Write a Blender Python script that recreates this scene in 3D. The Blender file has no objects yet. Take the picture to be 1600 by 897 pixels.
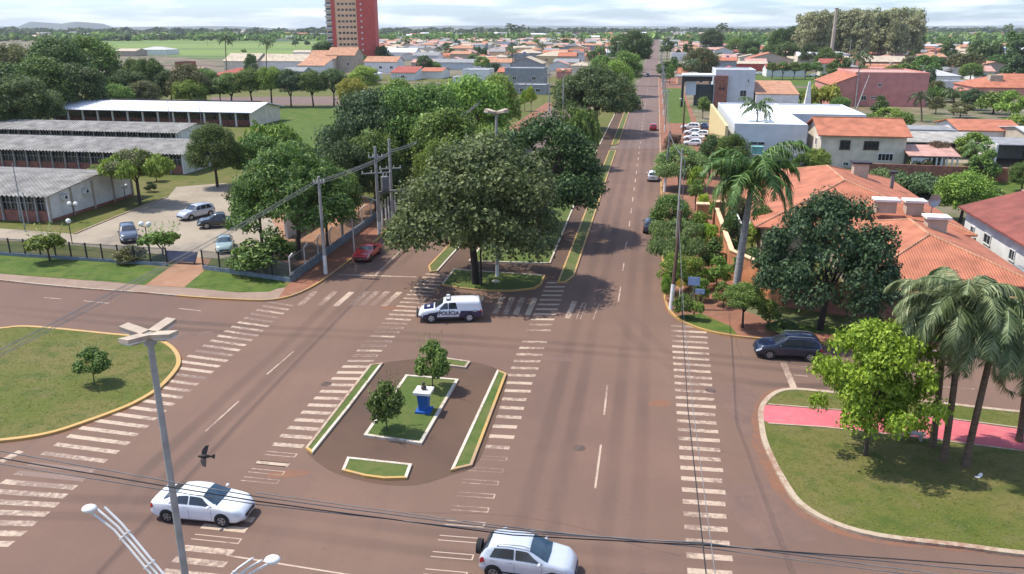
import bpy, bmesh, math, random
from mathutils import Vector, Matrix
random.seed(7)
R = math.radians
S = bpy.context.scene
COL = S.collection
HAZE = .00006
# ---------------------------------------------------------------- camera, sky, sun, exposure
PITCH = math.atan(406.0/1250.0); CH = 23.0
cam = bpy.data.cameras.new('camera'); cam.sensor_width = 36; cam.lens = 28.125
cam.clip_start = .1; cam.clip_end = 60000
camo = bpy.data.objects.new('camera', cam); COL.objects.link(camo)
camo.location = (0, 0, CH); camo.rotation_euler = (R(90)-PITCH, 0, 0); S.camera = camo
SUN_EL, SUN_AZ = 60.0, -74.0      # azimuth clockwise from +Y (the way the camera looks)
w = bpy.data.worlds.new('World'); S.world = w; w.use_nodes = True
nt = w.node_tree; nt.nodes.clear(); N = nt.nodes.new; Lk = nt.links.new
out = N('ShaderNodeOutputWorld'); bg = N('ShaderNodeBackground'); bg.inputs[1].default_value = .15
sky = N('ShaderNodeTexSky'); sky.sky_type = 'NISHITA'; sky.sun_disc = False
sky.sun_elevation = R(SUN_EL); sky.sun_rotation = R(SUN_AZ); sky.altitude = 300; sky.dust_density = 1.4; sky.air_density = 1.0; sky.ozone_density = 2.0
tc = N('ShaderNodeTexCoord'); mp = N('ShaderNodeMapping'); mp.inputs['Scale'].default_value = (7, 7, 60)
ns = N('ShaderNodeTexNoise'); ns.inputs['Scale'].default_value = 1.0; ns.inputs['Detail'].default_value = 7; ns.inputs['Roughness'].default_value = .55
rp = N('ShaderNodeValToRGB'); rp.color_ramp.elements[0].position = .46; rp.color_ramp.elements[1].position = .64
rp.color_ramp.elements[0].color = (.05, .05, .05, 1); rp.color_ramp.elements[1].color = (.95, .95, .95, 1)
mx = N('ShaderNodeMix'); mx.data_type = 'RGBA'; mx.inputs['B'].default_value = (4.6, 5.0, 5.3, 1)
tint = N('ShaderNodeMix'); tint.data_type = 'RGBA'; tint.blend_type = 'MULTIPLY'; tint.inputs['Factor'].default_value = 1; tint.inputs['B'].default_value = (.66, .82, 1.12, 1)
Lk(tc.outputs['Generated'], mp.inputs[0]); Lk(mp.outputs[0], ns.inputs['Vector']); Lk(ns.outputs[0], rp.inputs[0])
Lk(rp.outputs[0], mx.inputs['Factor']); Lk(sky.outputs[0], tint.inputs['A']); Lk(tint.outputs['Result'], mx.inputs['A']); Lk(mx.outputs['Result'], bg.inputs[0]); Lk(bg.outputs[0], out.inputs[0])
sl = bpy.data.lights.new('sun', 'SUN'); sl.energy = 3.8; sl.angle = R(.8); sl.color = (1, .94, .84)
so = bpy.data.objects.new('sun', sl); COL.objects.link(so)
_d = Vector((math.sin(R(SUN_AZ))*math.cos(R(SUN_EL)), math.cos(R(SUN_AZ))*math.cos(R(SUN_EL)), math.sin(R(SUN_EL))))
so.rotation_euler = _d.to_track_quat('Z', 'Y').to_euler(); so.location = (-60, 0, 90)
S.view_settings.view_transform = 'Standard'; S.view_settings.look = 'None'; S.view_settings.gamma = 1
S.view_settings.exposure = .74; S.view_settings.use_curve_mapping = False
S.cycles.max_bounces = 6; S.cycles.diffuse_bounces = 2; S.cycles.glossy_bounces = 2; S.cycles.transparent_max_bounces = 16
S.cycles.transmission_bounces = 2; S.cycles.volume_bounces = 0; S.cycles.caustics_reflective = False; S.cycles.caustics_refractive = False

# ---------------------------------------------------------------- survey helper: where a sight line meets height z
SP, CP = math.sin(PITCH), math.cos(PITCH)
def P(px, py, z=0.0):
    u = (px-800)/1250; v = (py-448.5)/1250
    k = (CH-z)/(SP+v*CP)
    return Vector((u*k, (CP-v*SP)*k, z))
def proj(p):
    dz = CH-p[2]; k = p[1]*CP+dz*SP
    return 800+1250*p[0]/k, 448.5+1250*(dz*CP-p[1]*SP)/k, k
AV = Vector((.1703, .9854, 0)); AP = Vector((.9854, -.1703, 0)); ANG = -math.atan2(.1703, .9854)
def ST(t, s, z=0):                 # t metres right of the avenue axis, s metres along it
    o = Vector((-2.4*.97, 0, 0))
    return o+AV*s+AP*t+Vector((0, 0, z))

# ---------------------------------------------------------------- materials
MATS = {}
def srgb(c):
    return tuple(((x/12.92) if x <= .04045 else ((x+.055)/1.055)**2.4) for x in c)
def pmat(name, col, rough=.7, metal=0, var=.25, scale=2.0, col2=None, bump=0, spec=.4, objvar=0, detail=5, stretch=None, coat=0):
    if name in MATS: return MATS[name]
    m = bpy.data.materials.new(name); m.use_nodes = True; t = m.node_tree; b = t.nodes['Principled BSDF']
    b.inputs['Roughness'].default_value = rough; b.inputs['Metallic'].default_value = metal; b.inputs['Specular IOR Level'].default_value = spec
    if coat: b.inputs['Coat Weight'].default_value = coat; b.inputs['Coat Roughness'].default_value = .08
    tc = t.nodes.new('ShaderNodeTexCoord'); n = t.nodes.new('ShaderNodeTexNoise'); n.inputs['Scale'].default_value = scale; n.inputs['Detail'].default_value = detail
    src = tc.outputs['Object']
    if stretch:
        mp = t.nodes.new('ShaderNodeMapping'); mp.inputs['Scale'].default_value = stretch[:3]
        if len(stretch) > 3: mp.inputs['Rotation'].default_value = (0, 0, stretch[3])
        t.links.new(src, mp.inputs[0]); src = mp.outputs[0]
    t.links.new(src, n.inputs['Vector'])
    r = t.nodes.new('ShaderNodeValToRGB'); r.color_ramp.elements[0].position = .34; r.color_ramp.elements[1].position = .68
    c2 = col2 or tuple(min(1, x*(1+var)) for x in col)
    c1 = col if col2 else tuple(x*(1-var) for x in col)
    r.color_ramp.elements[0].color = (*c1, 1); r.color_ramp.elements[1].color = (*c2, 1)
    t.links.new(n.outputs[0], r.inputs[0]); o = r.outputs[0]
    if objvar:
        oi = t.nodes.new('ShaderNodeObjectInfo'); hs = t.nodes.new('ShaderNodeHueSaturation')
        mr = t.nodes.new('ShaderNodeMapRange'); mr.inputs['To Min'].default_value = 1-objvar; mr.inputs['To Max'].default_value = 1+objvar
        mr2 = t.nodes.new('ShaderNodeMapRange'); mr2.inputs['To Min'].default_value = .5-objvar*.06; mr2.inputs['To Max'].default_value = .5+objvar*.06
        mm = t.nodes.new('ShaderNodeMath'); mm.operation = 'MULTIPLY'; mm.inputs[1].default_value = 7.31
        m2 = t.nodes.new('ShaderNodeMath'); m2.operation = 'FRACT'
        t.links.new(oi.outputs['Random'], mr.inputs[0]); t.links.new(mr.outputs[0], hs.inputs['Value'])
        t.links.new(oi.outputs['Random'], mm.inputs[0]); t.links.new(mm.outputs[0], m2.inputs[0]); t.links.new(m2.outputs[0], mr2.inputs[0]); t.links.new(mr2.outputs[0], hs.inputs['Hue'])
        t.links.new(o, hs.inputs['Color']); o = hs.outputs[0]
    t.links.new(o, b.inputs['Base Color'])
    if bump:
        bp = t.nodes.new('ShaderNodeBump'); bp.inputs['Strength'].default_value = bump; bp.inputs['Distance'].default_value = .05
        n2 = t.nodes.new('ShaderNodeTexNoise'); n2.inputs['Scale'].default_value = scale*12; t.links.new(src, n2.inputs['Vector'])
        t.links.new(n2.outputs[0], bp.inputs['Height']); t.links.new(bp.outputs[0], b.inputs['Normal'])
    MATS[name] = m; return m
def node(m, kind, **kw):
    n = m.node_tree.nodes.new(kind)
    for k, v in kw.items():
        if k.startswith('i_'): n.inputs[k[2:].replace('_', ' ')].default_value = v
        else: setattr(n, k, v)
    return n
def layered(name, base, layers, rough=.85, bump=.3, bscale=30):
    """base colour, then layers (colour, noise scale, lo, hi, strength, stretch or None) mixed over it"""
    m = bpy.data.materials.new(name); m.use_nodes = True; t = m.node_tree; b = t.nodes['Principled BSDF']; b.inputs['Roughness'].default_value = rough
    b.inputs['Specular IOR Level'].default_value = .12
    tc = t.nodes.new('ShaderNodeTexCoord'); cur = None
    for i, (c, sc, lo, hi, st, strt) in enumerate(layers):
        mp = node(m, 'ShaderNodeMapping'); mp.inputs['Location'].default_value = (i*13.7, i*5.1, 0)
        if strt: mp.inputs['Scale'].default_value = strt[:3]; mp.inputs['Rotation'].default_value = (0, 0, strt[3] if len(strt) > 3 else 0)
        n = node(m, 'ShaderNodeTexNoise'); n.inputs['Scale'].default_value = sc; n.inputs['Detail'].default_value = 6; n.inputs['Roughness'].default_value = .6
        mr = node(m, 'ShaderNodeMapRange'); mr.inputs['From Min'].default_value = lo; mr.inputs['From Max'].default_value = hi; mr.inputs['To Max'].default_value = st
        x = node(m, 'ShaderNodeMix', data_type='RGBA'); x.inputs['B'].default_value = (*c, 1)
        if cur is None: x.inputs['A'].default_value = (*base, 1)
        else: t.links.new(cur, x.inputs['A'])
        t.links.new(tc.outputs['Object'], mp.inputs[0]); t.links.new(mp.outputs[0], n.inputs['Vector']); t.links.new(n.outputs[0], mr.inputs[0]); t.links.new(mr.outputs[0], x.inputs['Factor']); cur = x.outputs['Result']
    t.links.new(cur, b.inputs['Base Color'])
    if bump:
        n = node(m, 'ShaderNodeTexNoise'); n.inputs['Scale'].default_value = bscale; n.inputs['Detail'].default_value = 3
        bp = node(m, 'ShaderNodeBump'); bp.inputs['Strength'].default_value = bump; bp.inputs['Distance'].default_value = .05
        t.links.new(tc.outputs['Object'], n.inputs['Vector']); t.links.new(n.outputs[0], bp.inputs['Height']); t.links.new(bp.outputs[0], b.inputs['Normal'])
    MATS[name] = m; return m
AR = -ANG
ASPH = (.166, .104, .076)
layered('asphalt', ASPH, [((.130, .082, .064), .035, .42, .62, .8, None), ((.215, .125, .09), .07, .5, .72, .6, None), ((.118, .08, .064), .9, .5, .75, .35, (1, .05, 1, AR)), ((.185, .12, .092), .5, .55, .8, .35, (1, .04, 1, AR)), ((.10, .072, .06), 2.2, .58, .72, .35, None), ((.10, .07, .058), 14, .45, .75, .35, None), ((.22, .16, .125), 40, .55, .8, .3, None)])
layered('asphalt_dark', (.115, .070, .048), [((.075, .05, .038), .12, .42, .62, .7, None), ((.13, .082, .06), .3, .55, .75, .6, None), ((.06, .045, .042), 12, .45, .75, .4, None)])
layered('far_asphalt', (.15, .105, .09), [((.19, .13, .105), .02, .4, .7, .6, None), ((.10, .08, .07), .4, .5, .75, .5, (1, .06, 1, AR))], bump=0)
layered('grass', (.100, .115, .022), [((.155, .130, .045), .12, .42, .58, .85, None), ((.175, .135, .065), .30, .52, .70, .6, (1, 1.8, 1, .3)), ((.05, .085, .014), .7, .5, .66, .75, None), ((.16, .13, .07), 1.7, .58, .75, .6, None), ((.06, .07, .02), 7, .4, .7, .6, None), ((.15, .14, .07), 24, .58, .8, .5, None)], bump=.6)
layered('lush_grass', (.075, .118, .02), [((.12, .145, .03), .3, .42, .6, .8, None), ((.028, .065, .010), .6, .48, .66, .8, None), ((.15, .13, .06), 1.1, .55, .72, .7, None), ((.04, .08, .015), 11, .4, .7, .6, None)], bump=.7)
layered('clipped_grass', (.075, .108, .026), [((.12, .125, .04), .5, .42, .62, .7, None), ((.035, .08, .015), 2.5, .5, .7, .5, None), ((.13, .12, .06), 9, .6, .8, .5, None)], bump=.6)
layered('verge_grass', (.115, .12, .045), [((.07, .105, .025), .6, .45, .6, .8, None), ((.17, .13, .08), 1.8, .55, .75, .6, None), ((.06, .07, .03), 12, .5, .75, .5, None)], bump=.5)
layered('dirt', (.30, .16, .095), [((.20, .115, .07), .15, .45, .65, .7, None), ((.33, .22, .15), .8, .5, .7, .6, None), ((.15, .10, .06), 9, .5, .75, .4, None)])
layered('pavement', (.26, .185, .14), [((.20, .14, .105), .2, .42, .64, .7, None), ((.33, .25, .19), .9, .5, .7, .5, None), ((.14, .10, .08), 7, .55, .75, .5, None)])
layered('red_pavement', (.24, .105, .065), [((.17, .09, .06), .2, .42, .64, .7, None), ((.30, .17, .11), .9, .5, .7, .5, None), ((.12, .07, .05), 7, .55, .75, .5, None)])
layered('lot', (.30, .25, .185), [((.24, .20, .15), .12, .42, .6, .8, None), ((.17, .15, .125), .25, .55, .72, .8, (1, .4, 1, .5)), ((.34, .29, .22), .9, .5, .7, .5, None), ((.12, .11, .09), 10, .6, .8, .5, None)])
layered('cycle_red', (.50, .125, .14), [((.42, .10, .11), .3, .42, .6, .7, None), ((.55, .20, .20), 2, .5, .7, .4, None)])
layered('ground', (.14, .13, .08), [((.17, .12, .085), .012, .42, .58, .8, None), ((.22, .18, .14), .03, .45, .60, .8, None), ((.07, .085, .03), .05, .48, .62, .8, None), ((.14, .10, .065), .3, .5, .7, .4, None)], bump=0)
layered('field', (.135, .20, .045), [((.17, .20, .06), .006, .45, .6, .8, (.3, 1, 1)), ((.07, .13, .035), .01, .5, .6, .7, (.2, 1, 1)), ((.16, .15, .07), .03, .55, .75, .5, None)], bump=0)
layered('hill_far', (.04, .06, .045), [((.06, .07, .04), .003, .4, .6, .8, None)], bump=0)
def paint(name, col, wear, base=ASPH):
    m = bpy.data.materials.new(name); m.use_nodes = True; t = m.node_tree; b = t.nodes['Principled BSDF']; b.inputs['Roughness'].default_value = .7
    tc = node(m, 'ShaderNodeTexCoord'); n = node(m, 'ShaderNodeTexNoise'); n.inputs['Scale'].default_value = 3.2; n.inputs['Detail'].default_value = 8; n.inputs['Roughness'].default_value = .7
    n3 = node(m, 'ShaderNodeTexNoise'); n3.inputs['Scale'].default_value = .22; n3.inputs['Detail'].default_value = 3
    ad = node(m, 'ShaderNodeMath', operation='MULTIPLY_ADD'); ad.inputs[1].default_value = .9
    mr = node(m, 'ShaderNodeMapRange'); mr.inputs['From Min'].default_value = wear-.07+.45; mr.inputs['From Max'].default_value = wear+.10+.45; mr.inputs['To Min'].default_value = .12 if wear < .52 else .0
    x = node(m, 'ShaderNodeMix', data_type='RGBA'); x.inputs['A'].default_value = (*base, 1); x.inputs['B'].default_value = (*col, 1)
    for q in (n, n3): t.links.new(tc.outputs['Object'], q.inputs['Vector'])
    t.links.new(n3.outputs[0], ad.inputs[0]); t.links.new(n.outputs[0], ad.inputs[2]); t.links.new(ad.outputs[0], mr.inputs[0]); t.links.new(mr.outputs[0], x.inputs['Factor']); t.links.new(x.outputs['Result'], b.inputs['Base Color'])
    MATS[name] = m; return m
paint('zebra_paint', (.40, .30, .215), .45); paint('worn_paint', (.36, .26, .19), .56); paint('line_paint', (.40, .30, .22), .44)
paint('yellow_kerb', (.42, .255, .075), .42, (.30, .20, .13)); paint('white_kerb', (.50, .44, .35), .40, (.30, .21, .15)); paint('bare_kerb', (.38, .30, .21), .44, (.26, .14, .09))
layered('yard', (.17, .145, .10), [((.085, .105, .035), .05, .42, .56, .9, None), ((.22, .11, .07), .03, .5, .66, .7, None), ((.25, .21, .16), .12, .52, .66, .8, None), ((.06, .08, .025), .4, .5, .7, .5, None)], bump=0)
def M(n): return MATS[n]

# ---------------------------------------------------------------- mesh helpers
def link(name, me, parent=None, loc=None, rot=None):
    o = bpy.data.objects.new(name, me); COL.objects.link(o)
    if parent: o.parent = parent
    if loc is not None: o.location = loc
    if rot is not None: o.rotation_euler = rot
    return o
class MB:
    def __init__(s): s.v = []; s.f = []; s.sm = []
    def add(s, vs, fs, smooth=False):
        k = len(s.v); s.v += [tuple(v) for v in vs]; s.f += [tuple(i+k for i in f) for f in fs]; s.sm += [smooth]*len(fs)
    def box(s, c, d, rz=0, tilt=None):
        hx, hy, hz = d[0]/2, d[1]/2, d[2]/2; ca, sa = math.cos(rz), math.sin(rz)
        vs = [(x, y, z) for z in (-hz, hz) for x, y in ((-hx, -hy), (hx, -hy), (hx, hy), (-hx, hy))]
        if tilt is not None: vs = [tilt @ Vector(v) for v in vs]
        vs = [(c[0]+v[0]*ca-v[1]*sa, c[1]+v[0]*sa+v[1]*ca, c[2]+v[2]) for v in vs]
        s.add(vs, [(0, 3, 2, 1), (4, 5, 6, 7), (0, 1, 5, 4), (1, 2, 6, 5), (2, 3, 7, 6), (3, 0, 4, 7)])
    def tube(s, pts, r, n=8, caps=True):
        pts = [Vector(p) for p in pts]; rs = r if isinstance(r, (list, tuple)) else [r]*len(pts); vs = []; fs = []
        for i, p in enumerate(pts):
            d = (pts[min(i+1, len(pts)-1)]-pts[max(i-1, 0)]).normalized()
            a = d.cross(Vector((0, 0, 1)) if abs(d.z) < .95 else Vector((1, 0, 0))).normalized(); b = d.cross(a)
            for k in range(n):
                t = 2*math.pi*k/n; vs.append(p+a*math.cos(t)*rs[i]+b*math.sin(t)*rs[i])
        for i in range(len(pts)-1):
            for k in range(n): fs.append((i*n+k, i*n+(k+1) % n, (i+1)*n+(k+1) % n, (i+1)*n+k))
        s.add(vs, fs, True)
        if caps: s.add(vs[:n], [tuple(range(n))]); s.add(vs[-n:], [tuple(range(n-1, -1, -1))])
    def prism(s, poly, z0, z1):
        n = len(poly); vs = [(p[0], p[1], z0) for p in poly]+[(p[0], p[1], z1) for p in poly]
        s.add(vs, [tuple(range(n-1, -1, -1)), tuple(range(n, 2*n))]+[(i, (i+1) % n, n+(i+1) % n, n+i) for i in range(n)])
    def ball(s, c, r, n=8, m=6, sq=(1, 1, 1)):
        vs = []; fs = []
        for j in range(m+1):
            ph = math.pi*j/m
            for k in range(n): t = 2*math.pi*k/n; vs.append((c[0]+r*sq[0]*math.sin(ph)*math.cos(t), c[1]+r*sq[1]*math.sin(ph)*math.sin(t), c[2]+r*sq[2]*math.cos(ph)))
        for j in range(m):
            for k in range(n): fs.append((j*n+k, (j+1)*n+k, (j+1)*n+(k+1) % n, j*n+(k+1) % n))
        s.add(vs, fs, True)
    def mesh(s, name):
        me = bpy.data.meshes.new(name); me.from_pydata(s.v, [], s.f)
        me.polygons.foreach_set('use_smooth', s.sm); me.update(); return me
    def build(s, name, mat, parent=None, **k):
        me = s.mesh(name); me.materials.append(M(mat) if isinstance(mat, str) else mat)
        return link(name, me, parent, **k)
def root(name, loc, label, cat, rz=0, group=None):
    o = link(name, None, loc=loc, rot=(0, 0, rz)); o.empty_display_size = .5
    return tag(o, label, cat, group)
def tag(o, label, cat, group=None):
    o['label'] = label; o['category'] = cat
    if group: o['group'] = group
    return o
def struct(o, kind='structure'):
    o['kind'] = kind; return o
def sheet(name, pts, mat, z=None):
    """one flat polygon"""
    bm = bmesh.new(); vs = [bm.verts.new((p[0], p[1], p[2] if z is None else z)) for p in pts]
    f = bm.faces.new(vs); f.normal_update()
    if f.normal.z < 0: f.normal_flip()
    bmesh.ops.triangulate(bm, faces=bm.faces[:]); me = bpy.data.meshes.new(name); bm.to_mesh(me); bm.free(); me.materials.append(M(mat))
    return struct(link(name, me))
def arc(pts, k=5):
    """smooth a polyline with Catmull-Rom"""
    o = []
    for i in range(len(pts)-1):
        p0, p1, p2, p3 = pts[max(i-1, 0)], pts[i], pts[i+1], pts[min(i+2, len(pts)-1)]
        for j in range(k):
            t = j/k; o.append(.5*((2*p1)+(p2-p0)*t+(2*p0-5*p1+4*p2-p3)*t*t+(3*p1-p0-3*p2+p3)*t**3))
    return o+[pts[-1]]
def kerb(name, line, mats, closed=False, wd=.17, h=.15, side=1, z0=-.02):
    """ribbon of stone along a line; mats = one name or one per segment; side = which side of the line the width lies on"""
    n = len(line); P2 = [Vector((p[0], p[1], 0)) for p in line]; offs = []
    for i in range(n):
        a = P2[(i-1) % n] if (closed or i > 0) else None; b = P2[(i+1) % n] if (closed or i < n-1) else None
        d1 = (P2[i]-a).normalized() if a is not None else None; d2 = (b-P2[i]).normalized() if b is not None else None
        if d1 is None: d1 = d2
        if d2 is None: d2 = d1
        n1 = Vector((-d1.y, d1.x, 0)); n2 = Vector((-d2.y, d2.x, 0)); m = n1+n2
        m = m.normalized() if m.length > .01 else n1
        offs.append(P2[i]+m*side*wd/max(.35, m.dot(n1)))
    segs = n if closed else n-1; by = {}
    for i in range(segs):
        j = (i+1) % n; mt = mats if isinstance(mats, str) else mats[i]
        mb = by.setdefault(mt, MB()); a, b, c, d = P2[i], P2[j], offs[j], offs[i]
        vs = [(q.x, q.y, z0) for q in (a, b, c, d)]+[(q.x, q.y, h) for q in (a, b, c, d)]
        fs = [(0, 1, 5, 4), (1, 2, 6, 5), (2, 3, 7, 6), (3, 0, 4, 7), (4, 5, 6, 7)]
        mb.add(vs, fs)
    for mt, mb in by.items(): struct(mb.build(name, mt))
    return offs
# ================================================================ ground, roads, islands, paint
def grid_sheet(name, xs, ys, z, mat):
    vs = [(x, y, z) for y in ys for x in xs]; n = len(xs)
    fs = [(j*n+i, j*n+i+1, (j+1)*n+i+1, (j+1)*n+i) for j in range(len(ys)-1) for i in range(n-1)]
    mb = MB(); mb.add(vs, fs); return struct(mb.build(name, mat))
_g = [-14000, -7000, -3500, -1800, -900, -450, -220, -100, 0, 100, 220, 450, 900, 1800, 3500, 7000, 14000]
grid_sheet('ground', _g, [-400, -150, 0, 100, 200, 320, 450, 700, 1000, 1500, 2200, 3200, 5000, 8000, 13000, 20000], -.06, 'ground')
grid_sheet('road', [-130, -60, 0, 60, 130], [8, 60, 110, 160], 0, 'asphalt')
# carriageways beyond the crossing
def strip(name, t0, t1, s0, s1, mat, z, step=60):
    mb = MB(); s = s0
    while s < s1:
        e = min(s1, s+step); mb.add([ST(t0, s, z), ST(t1, s, z), ST(t1, e, z), ST(t0, e, z)], [(0, 1, 2, 3)]); s = e; step *= 1.15
    return struct(mb.build(name, mat))
KL = P(613, 358); KR = P(1034, 398)      # kerb points that fix the avenue's outer kerbs
def tt(p): q = p-ST(0, 0); return q.dot(AP), q.dot(AV)
TL = tt(KL)[0]; TR = tt(KR)[0]

def PL(px, z=.0): return [P(x, y, z) for x, y in px]
Z1, Z2, Z3 = .12, .125, .13
# --- land west of the avenue (school block)
kl = arc(PL([(-700, 395), (-250, 412), (2, 440), (125, 452), (223, 459), (301, 466), (370, 470), (415, 471), (445, 467), (472, 458), (500, 443), (526, 424)]), 3)
kl2 = [ST(TL, s) for s in (74, 79, 84, 95, 110, 130, 160, 200, 250, 310, 400)]
land_w = kl+kl2+[Vector((-420, 430, 0)), Vector((-420, 60, 0))]
sheet('lawn', land_w, 'grass', Z1)
ny = len(kl)-20
kerb('kerb', kl+kl2, ['bare_kerb']*ny+['yellow_kerb']*(len(kl)+3-ny)+['bare_kerb']*(len(kl2)-4), side=1)
# pavement along the cross street and the service street
pv = [p+Vector((0, .17, 0)) for p in kl]
inner = PL([(448, 449), (400, 456), (300, 450), (226, 446), (176, 441), (90, 435), (2, 428), (-250, 405), (-700, 388)], Z1)
sheet('pavement', pv+inner, 'pavement', Z2)
sheet('pavement', [P(448, 449)]+[p+Vector((-.1, .15, 0)) for p in kl[-11:]]+[ST(TL-.17, s) for s in (74, 120, 180, 260)]+[ST(TL-3.6, s) for s in (260, 180, 120, 84)]+PL([(462, 436)]), 'red_pavement', Z2+.004)
sheet('lawn', PL([(2, 427), (176, 440), (226, 445), (262, 420), (150, 408), (2, 399), (-400, 375), (-400, 397)], Z1), 'lush_grass', Z2+.004)
sheet('lawn', PL([(288, 449), (370, 457), (420, 456), (446, 447), (440, 434), (330, 424), (312, 425)], Z1), 'lush_grass', Z2+.004)
sheet('path', PL([(226, 446), (288, 449), (318, 424), (330, 405), (290, 400), (262, 420)], Z1), 'dirt', Z2+.008)
sheet('car_park', PL([(-100, 350), (70, 362), (118, 366), (190, 335), (263, 307), (276, 292), (350, 286), (420, 290), (500, 320), (495, 360), (440, 385), (345, 404), (300, 402), (230, 396), (130, 384), (60, 378), (-100, 372)], Z1), 'lot', Z2)
sheet('path', PL([(400, 300), (470, 290), (560, 300), (600, 330), (545, 372), (470, 420), (425, 410), (400, 385), (440, 370)], Z1), 'dirt', Z2+.004)
kerb('kerb', PL([(118, 366), (190, 336), (263, 308)], Z1), 'bare_kerb', side=1, h=.24)
sheet('lawn', PL([(385, 235), (430, 167), (560, 167), (620, 190), (560, 240)], Z1), 'lush_grass', Z2)
sheet('road', PL([(330, 164), (330, 152), (620, 150), (640, 164)], Z1), 'far_asphalt', Z2)
# --- the median of the avenue: strip, lane, lawn, lane, strip
def island(name, px, mats, fill, h=.15, wd=.17, z=0.0, rnd=0):
    pts = px if isinstance(px[0], Vector) else PL(px, z)
    ar = sum(a.x*b.y-b.x*a.y for a, b in zip(pts, pts[1:]+pts[:1]))
    sd = 1 if ar > 0 else -1
    off = kerb('kerb', pts, mats, closed=True, wd=wd, h=h, side=sd)
    sheet(name, off, fill, h-.03)
s0 = 74.3
sheet('lane', [ST(-17.6, 73), ST(-17.6, 330), ST(-5.8, 330), ST(-5.8, 73)], 'asphalt_dark', .012)
def tstrip(a, b, s, e, mats, fill='verge_grass', nose=2.2):
    n = max(2, int((e-s)/40)); L = [ST(a, s+(e-s)*i/n) for i in range(n+1)]; Rr = [ST(b, e-(e-s)*i/n) for i in range(n+1)]
    island('verge', L+Rr, mats if isinstance(mats, str) else [mats[0]]*n+[mats[1]]+[mats[2]]*n+[mats[3]], fill)
for (a, e) in ((71.9, 158), (166, 330)):
    island('verge', [ST(-5.75, a), ST(-5.75, (a+e)/2), ST(-5.75, e), ST(-4.35, e), ST(-4.35, (a+e)/2), ST(-4.35, a+2.4), ST(-4.9, a+.4)],
           ['yellow_kerb', 'yellow_kerb', 'bare_kerb', 'yellow_kerb', 'yellow_kerb', 'yellow_kerb', 'yellow_kerb'], 'verge_grass')
island('verge', [ST(-19.2, 75.2), ST(-19.2, 110), ST(-19.2, 158), ST(-17.8, 158), ST(-17.8, 110), ST(-17.8, 73.6), ST(-18.5, 73.2)],
       ['yellow_kerb', 'yellow_kerb', 'bare_kerb', 'white_kerb', 'white_kerb', 'yellow_kerb', 'yellow_kerb'], 'verge_grass')
island('verge', [ST(-19.2, 166), ST(-19.2, 330), ST(-17.8, 330), ST(-17.8, 166)], 'bare_kerb', 'verge_grass')
island('lawn', [P(860, 413), ST(-7.6, 120), ST(-8.0, 158), ST(-15.6, 158), ST(-15.6, 120), ST(-15.6, 77.5)], 'white_kerb', 'clipped_grass')
island('lawn', [ST(-8.0, 166), ST(-8.0, 330), ST(-15.6, 330), ST(-15.6, 166)], 'white_kerb', 'grass')
island('lawn', arc(PL([(690, 446), (709, 422)]), 1)+PL([(780, 427), (852, 432), (846, 446), (836, 452), (800, 456), (760, 456), (720, 452)]),
       ['white_kerb']*3+['yellow_kerb']*6, 'clipped_grass')
# the small plaza inside the crossing
sheet('plaza', arc(PL([(480, 708), (505, 729), (535, 743), (590, 756), (650, 758), (705, 742), (742, 728), (765, 680), (793, 592), (778, 577), (740, 566), (680, 560), (640, 562), (600, 567), (575, 574), (520, 650), (480, 708)]), 3)[:-1], 'asphalt_dark', .008)
island('verge', [(578, 572), (599, 569), (545, 640), (488, 711), (477, 703)], ['bare_kerb', 'white_kerb', 'white_kerb', 'yellow_kerb', 'bare_kerb'], 'clipped_grass')
island('verge', [(777, 580), (792, 586), (738, 730), (704, 738)], ['yellow_kerb', 'yellow_kerb', 'yellow_kerb', 'white_kerb'], 'clipped_grass')
island('lawn', [(634, 588), (717, 595), (659, 696), (568, 683)], 'white_kerb', 'clipped_grass', wd=.2)
island('verge', [(543, 717), (644, 728), (636, 750), (600, 751), (570, 747), (534, 738)], ['white_kerb', 'white_kerb', 'yellow_kerb', 'yellow_kerb', 'yellow_kerb', 'white_kerb'], 'clipped_grass')
island('verge', [(676, 560), (701, 562), (735, 567), (728, 577), (676, 571)], 'white_kerb', 'clipped_grass')
# the rounded west island
wi = arc(PL([(-420, 560), (-200, 530), (-60, 515), (2, 514), (30, 511), (75, 513), (176, 523), (238, 529), (263, 538), (277, 550), (283, 565), (277, 581), (251, 609), (213, 632), (175, 648), (125, 666), (88, 678), (50, 686), (2, 692), (-80, 698), (-300, 700)]), 3)
island('lawn', wi, ['bare_kerb']*9+['yellow_kerb']*(len(wi)-9), 'grass', wd=.3)
# the east island with the cycle path
ei = arc(PL([(2000, 690), (1700, 655), (1600, 645), (1550, 640), (1445, 628), (1340, 618), (1260, 610), (1232, 609), (1212, 613), (1198, 622), (1188, 634), (1184, 648), (1186, 668), (1190, 690), (1202, 720), (1219, 752), (1246, 790), (1300, 822), (1375, 843), (1500, 858), (1600, 871), (1800, 890), (2100, 920)]), 3)
island('lawn', ei, 'bare_kerb', 'grass', wd=.32)
sheet('cycle_path', [P(1196, 633, .12)]+PL([(1262, 638), (1480, 655), (1600, 672), (1800, 697), (2100, 730), (2100, 765), (1800, 729), (1600, 703), (1551, 697), (1451, 684), (1363, 676), (1285, 667), (1200, 661), (1192, 656), (1190, 645)], .12), 'cycle_red', .14)
mb = MB()
for a, b in (((1200, 662), (1290, 668)), ((1290, 668), (1451, 686)), ((1451, 686), (1600, 705)), ((1600, 705), (1900, 744)), ((1200, 632), (1262, 637)), ((1262, 637), (1480, 654)), ((1480, 654), (1600, 670)), ((1600, 670), (1900, 709))):
    a = P(*a, .12); b = P(*b, .12); d = (b-a); mb.box(((a.x+b.x)/2, (a.y+b.y)/2, .13), (d.length, .12, .08), math.atan2(d.y, d.x))
struct(mb.build('kerb', 'bare_kerb'))
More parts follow.
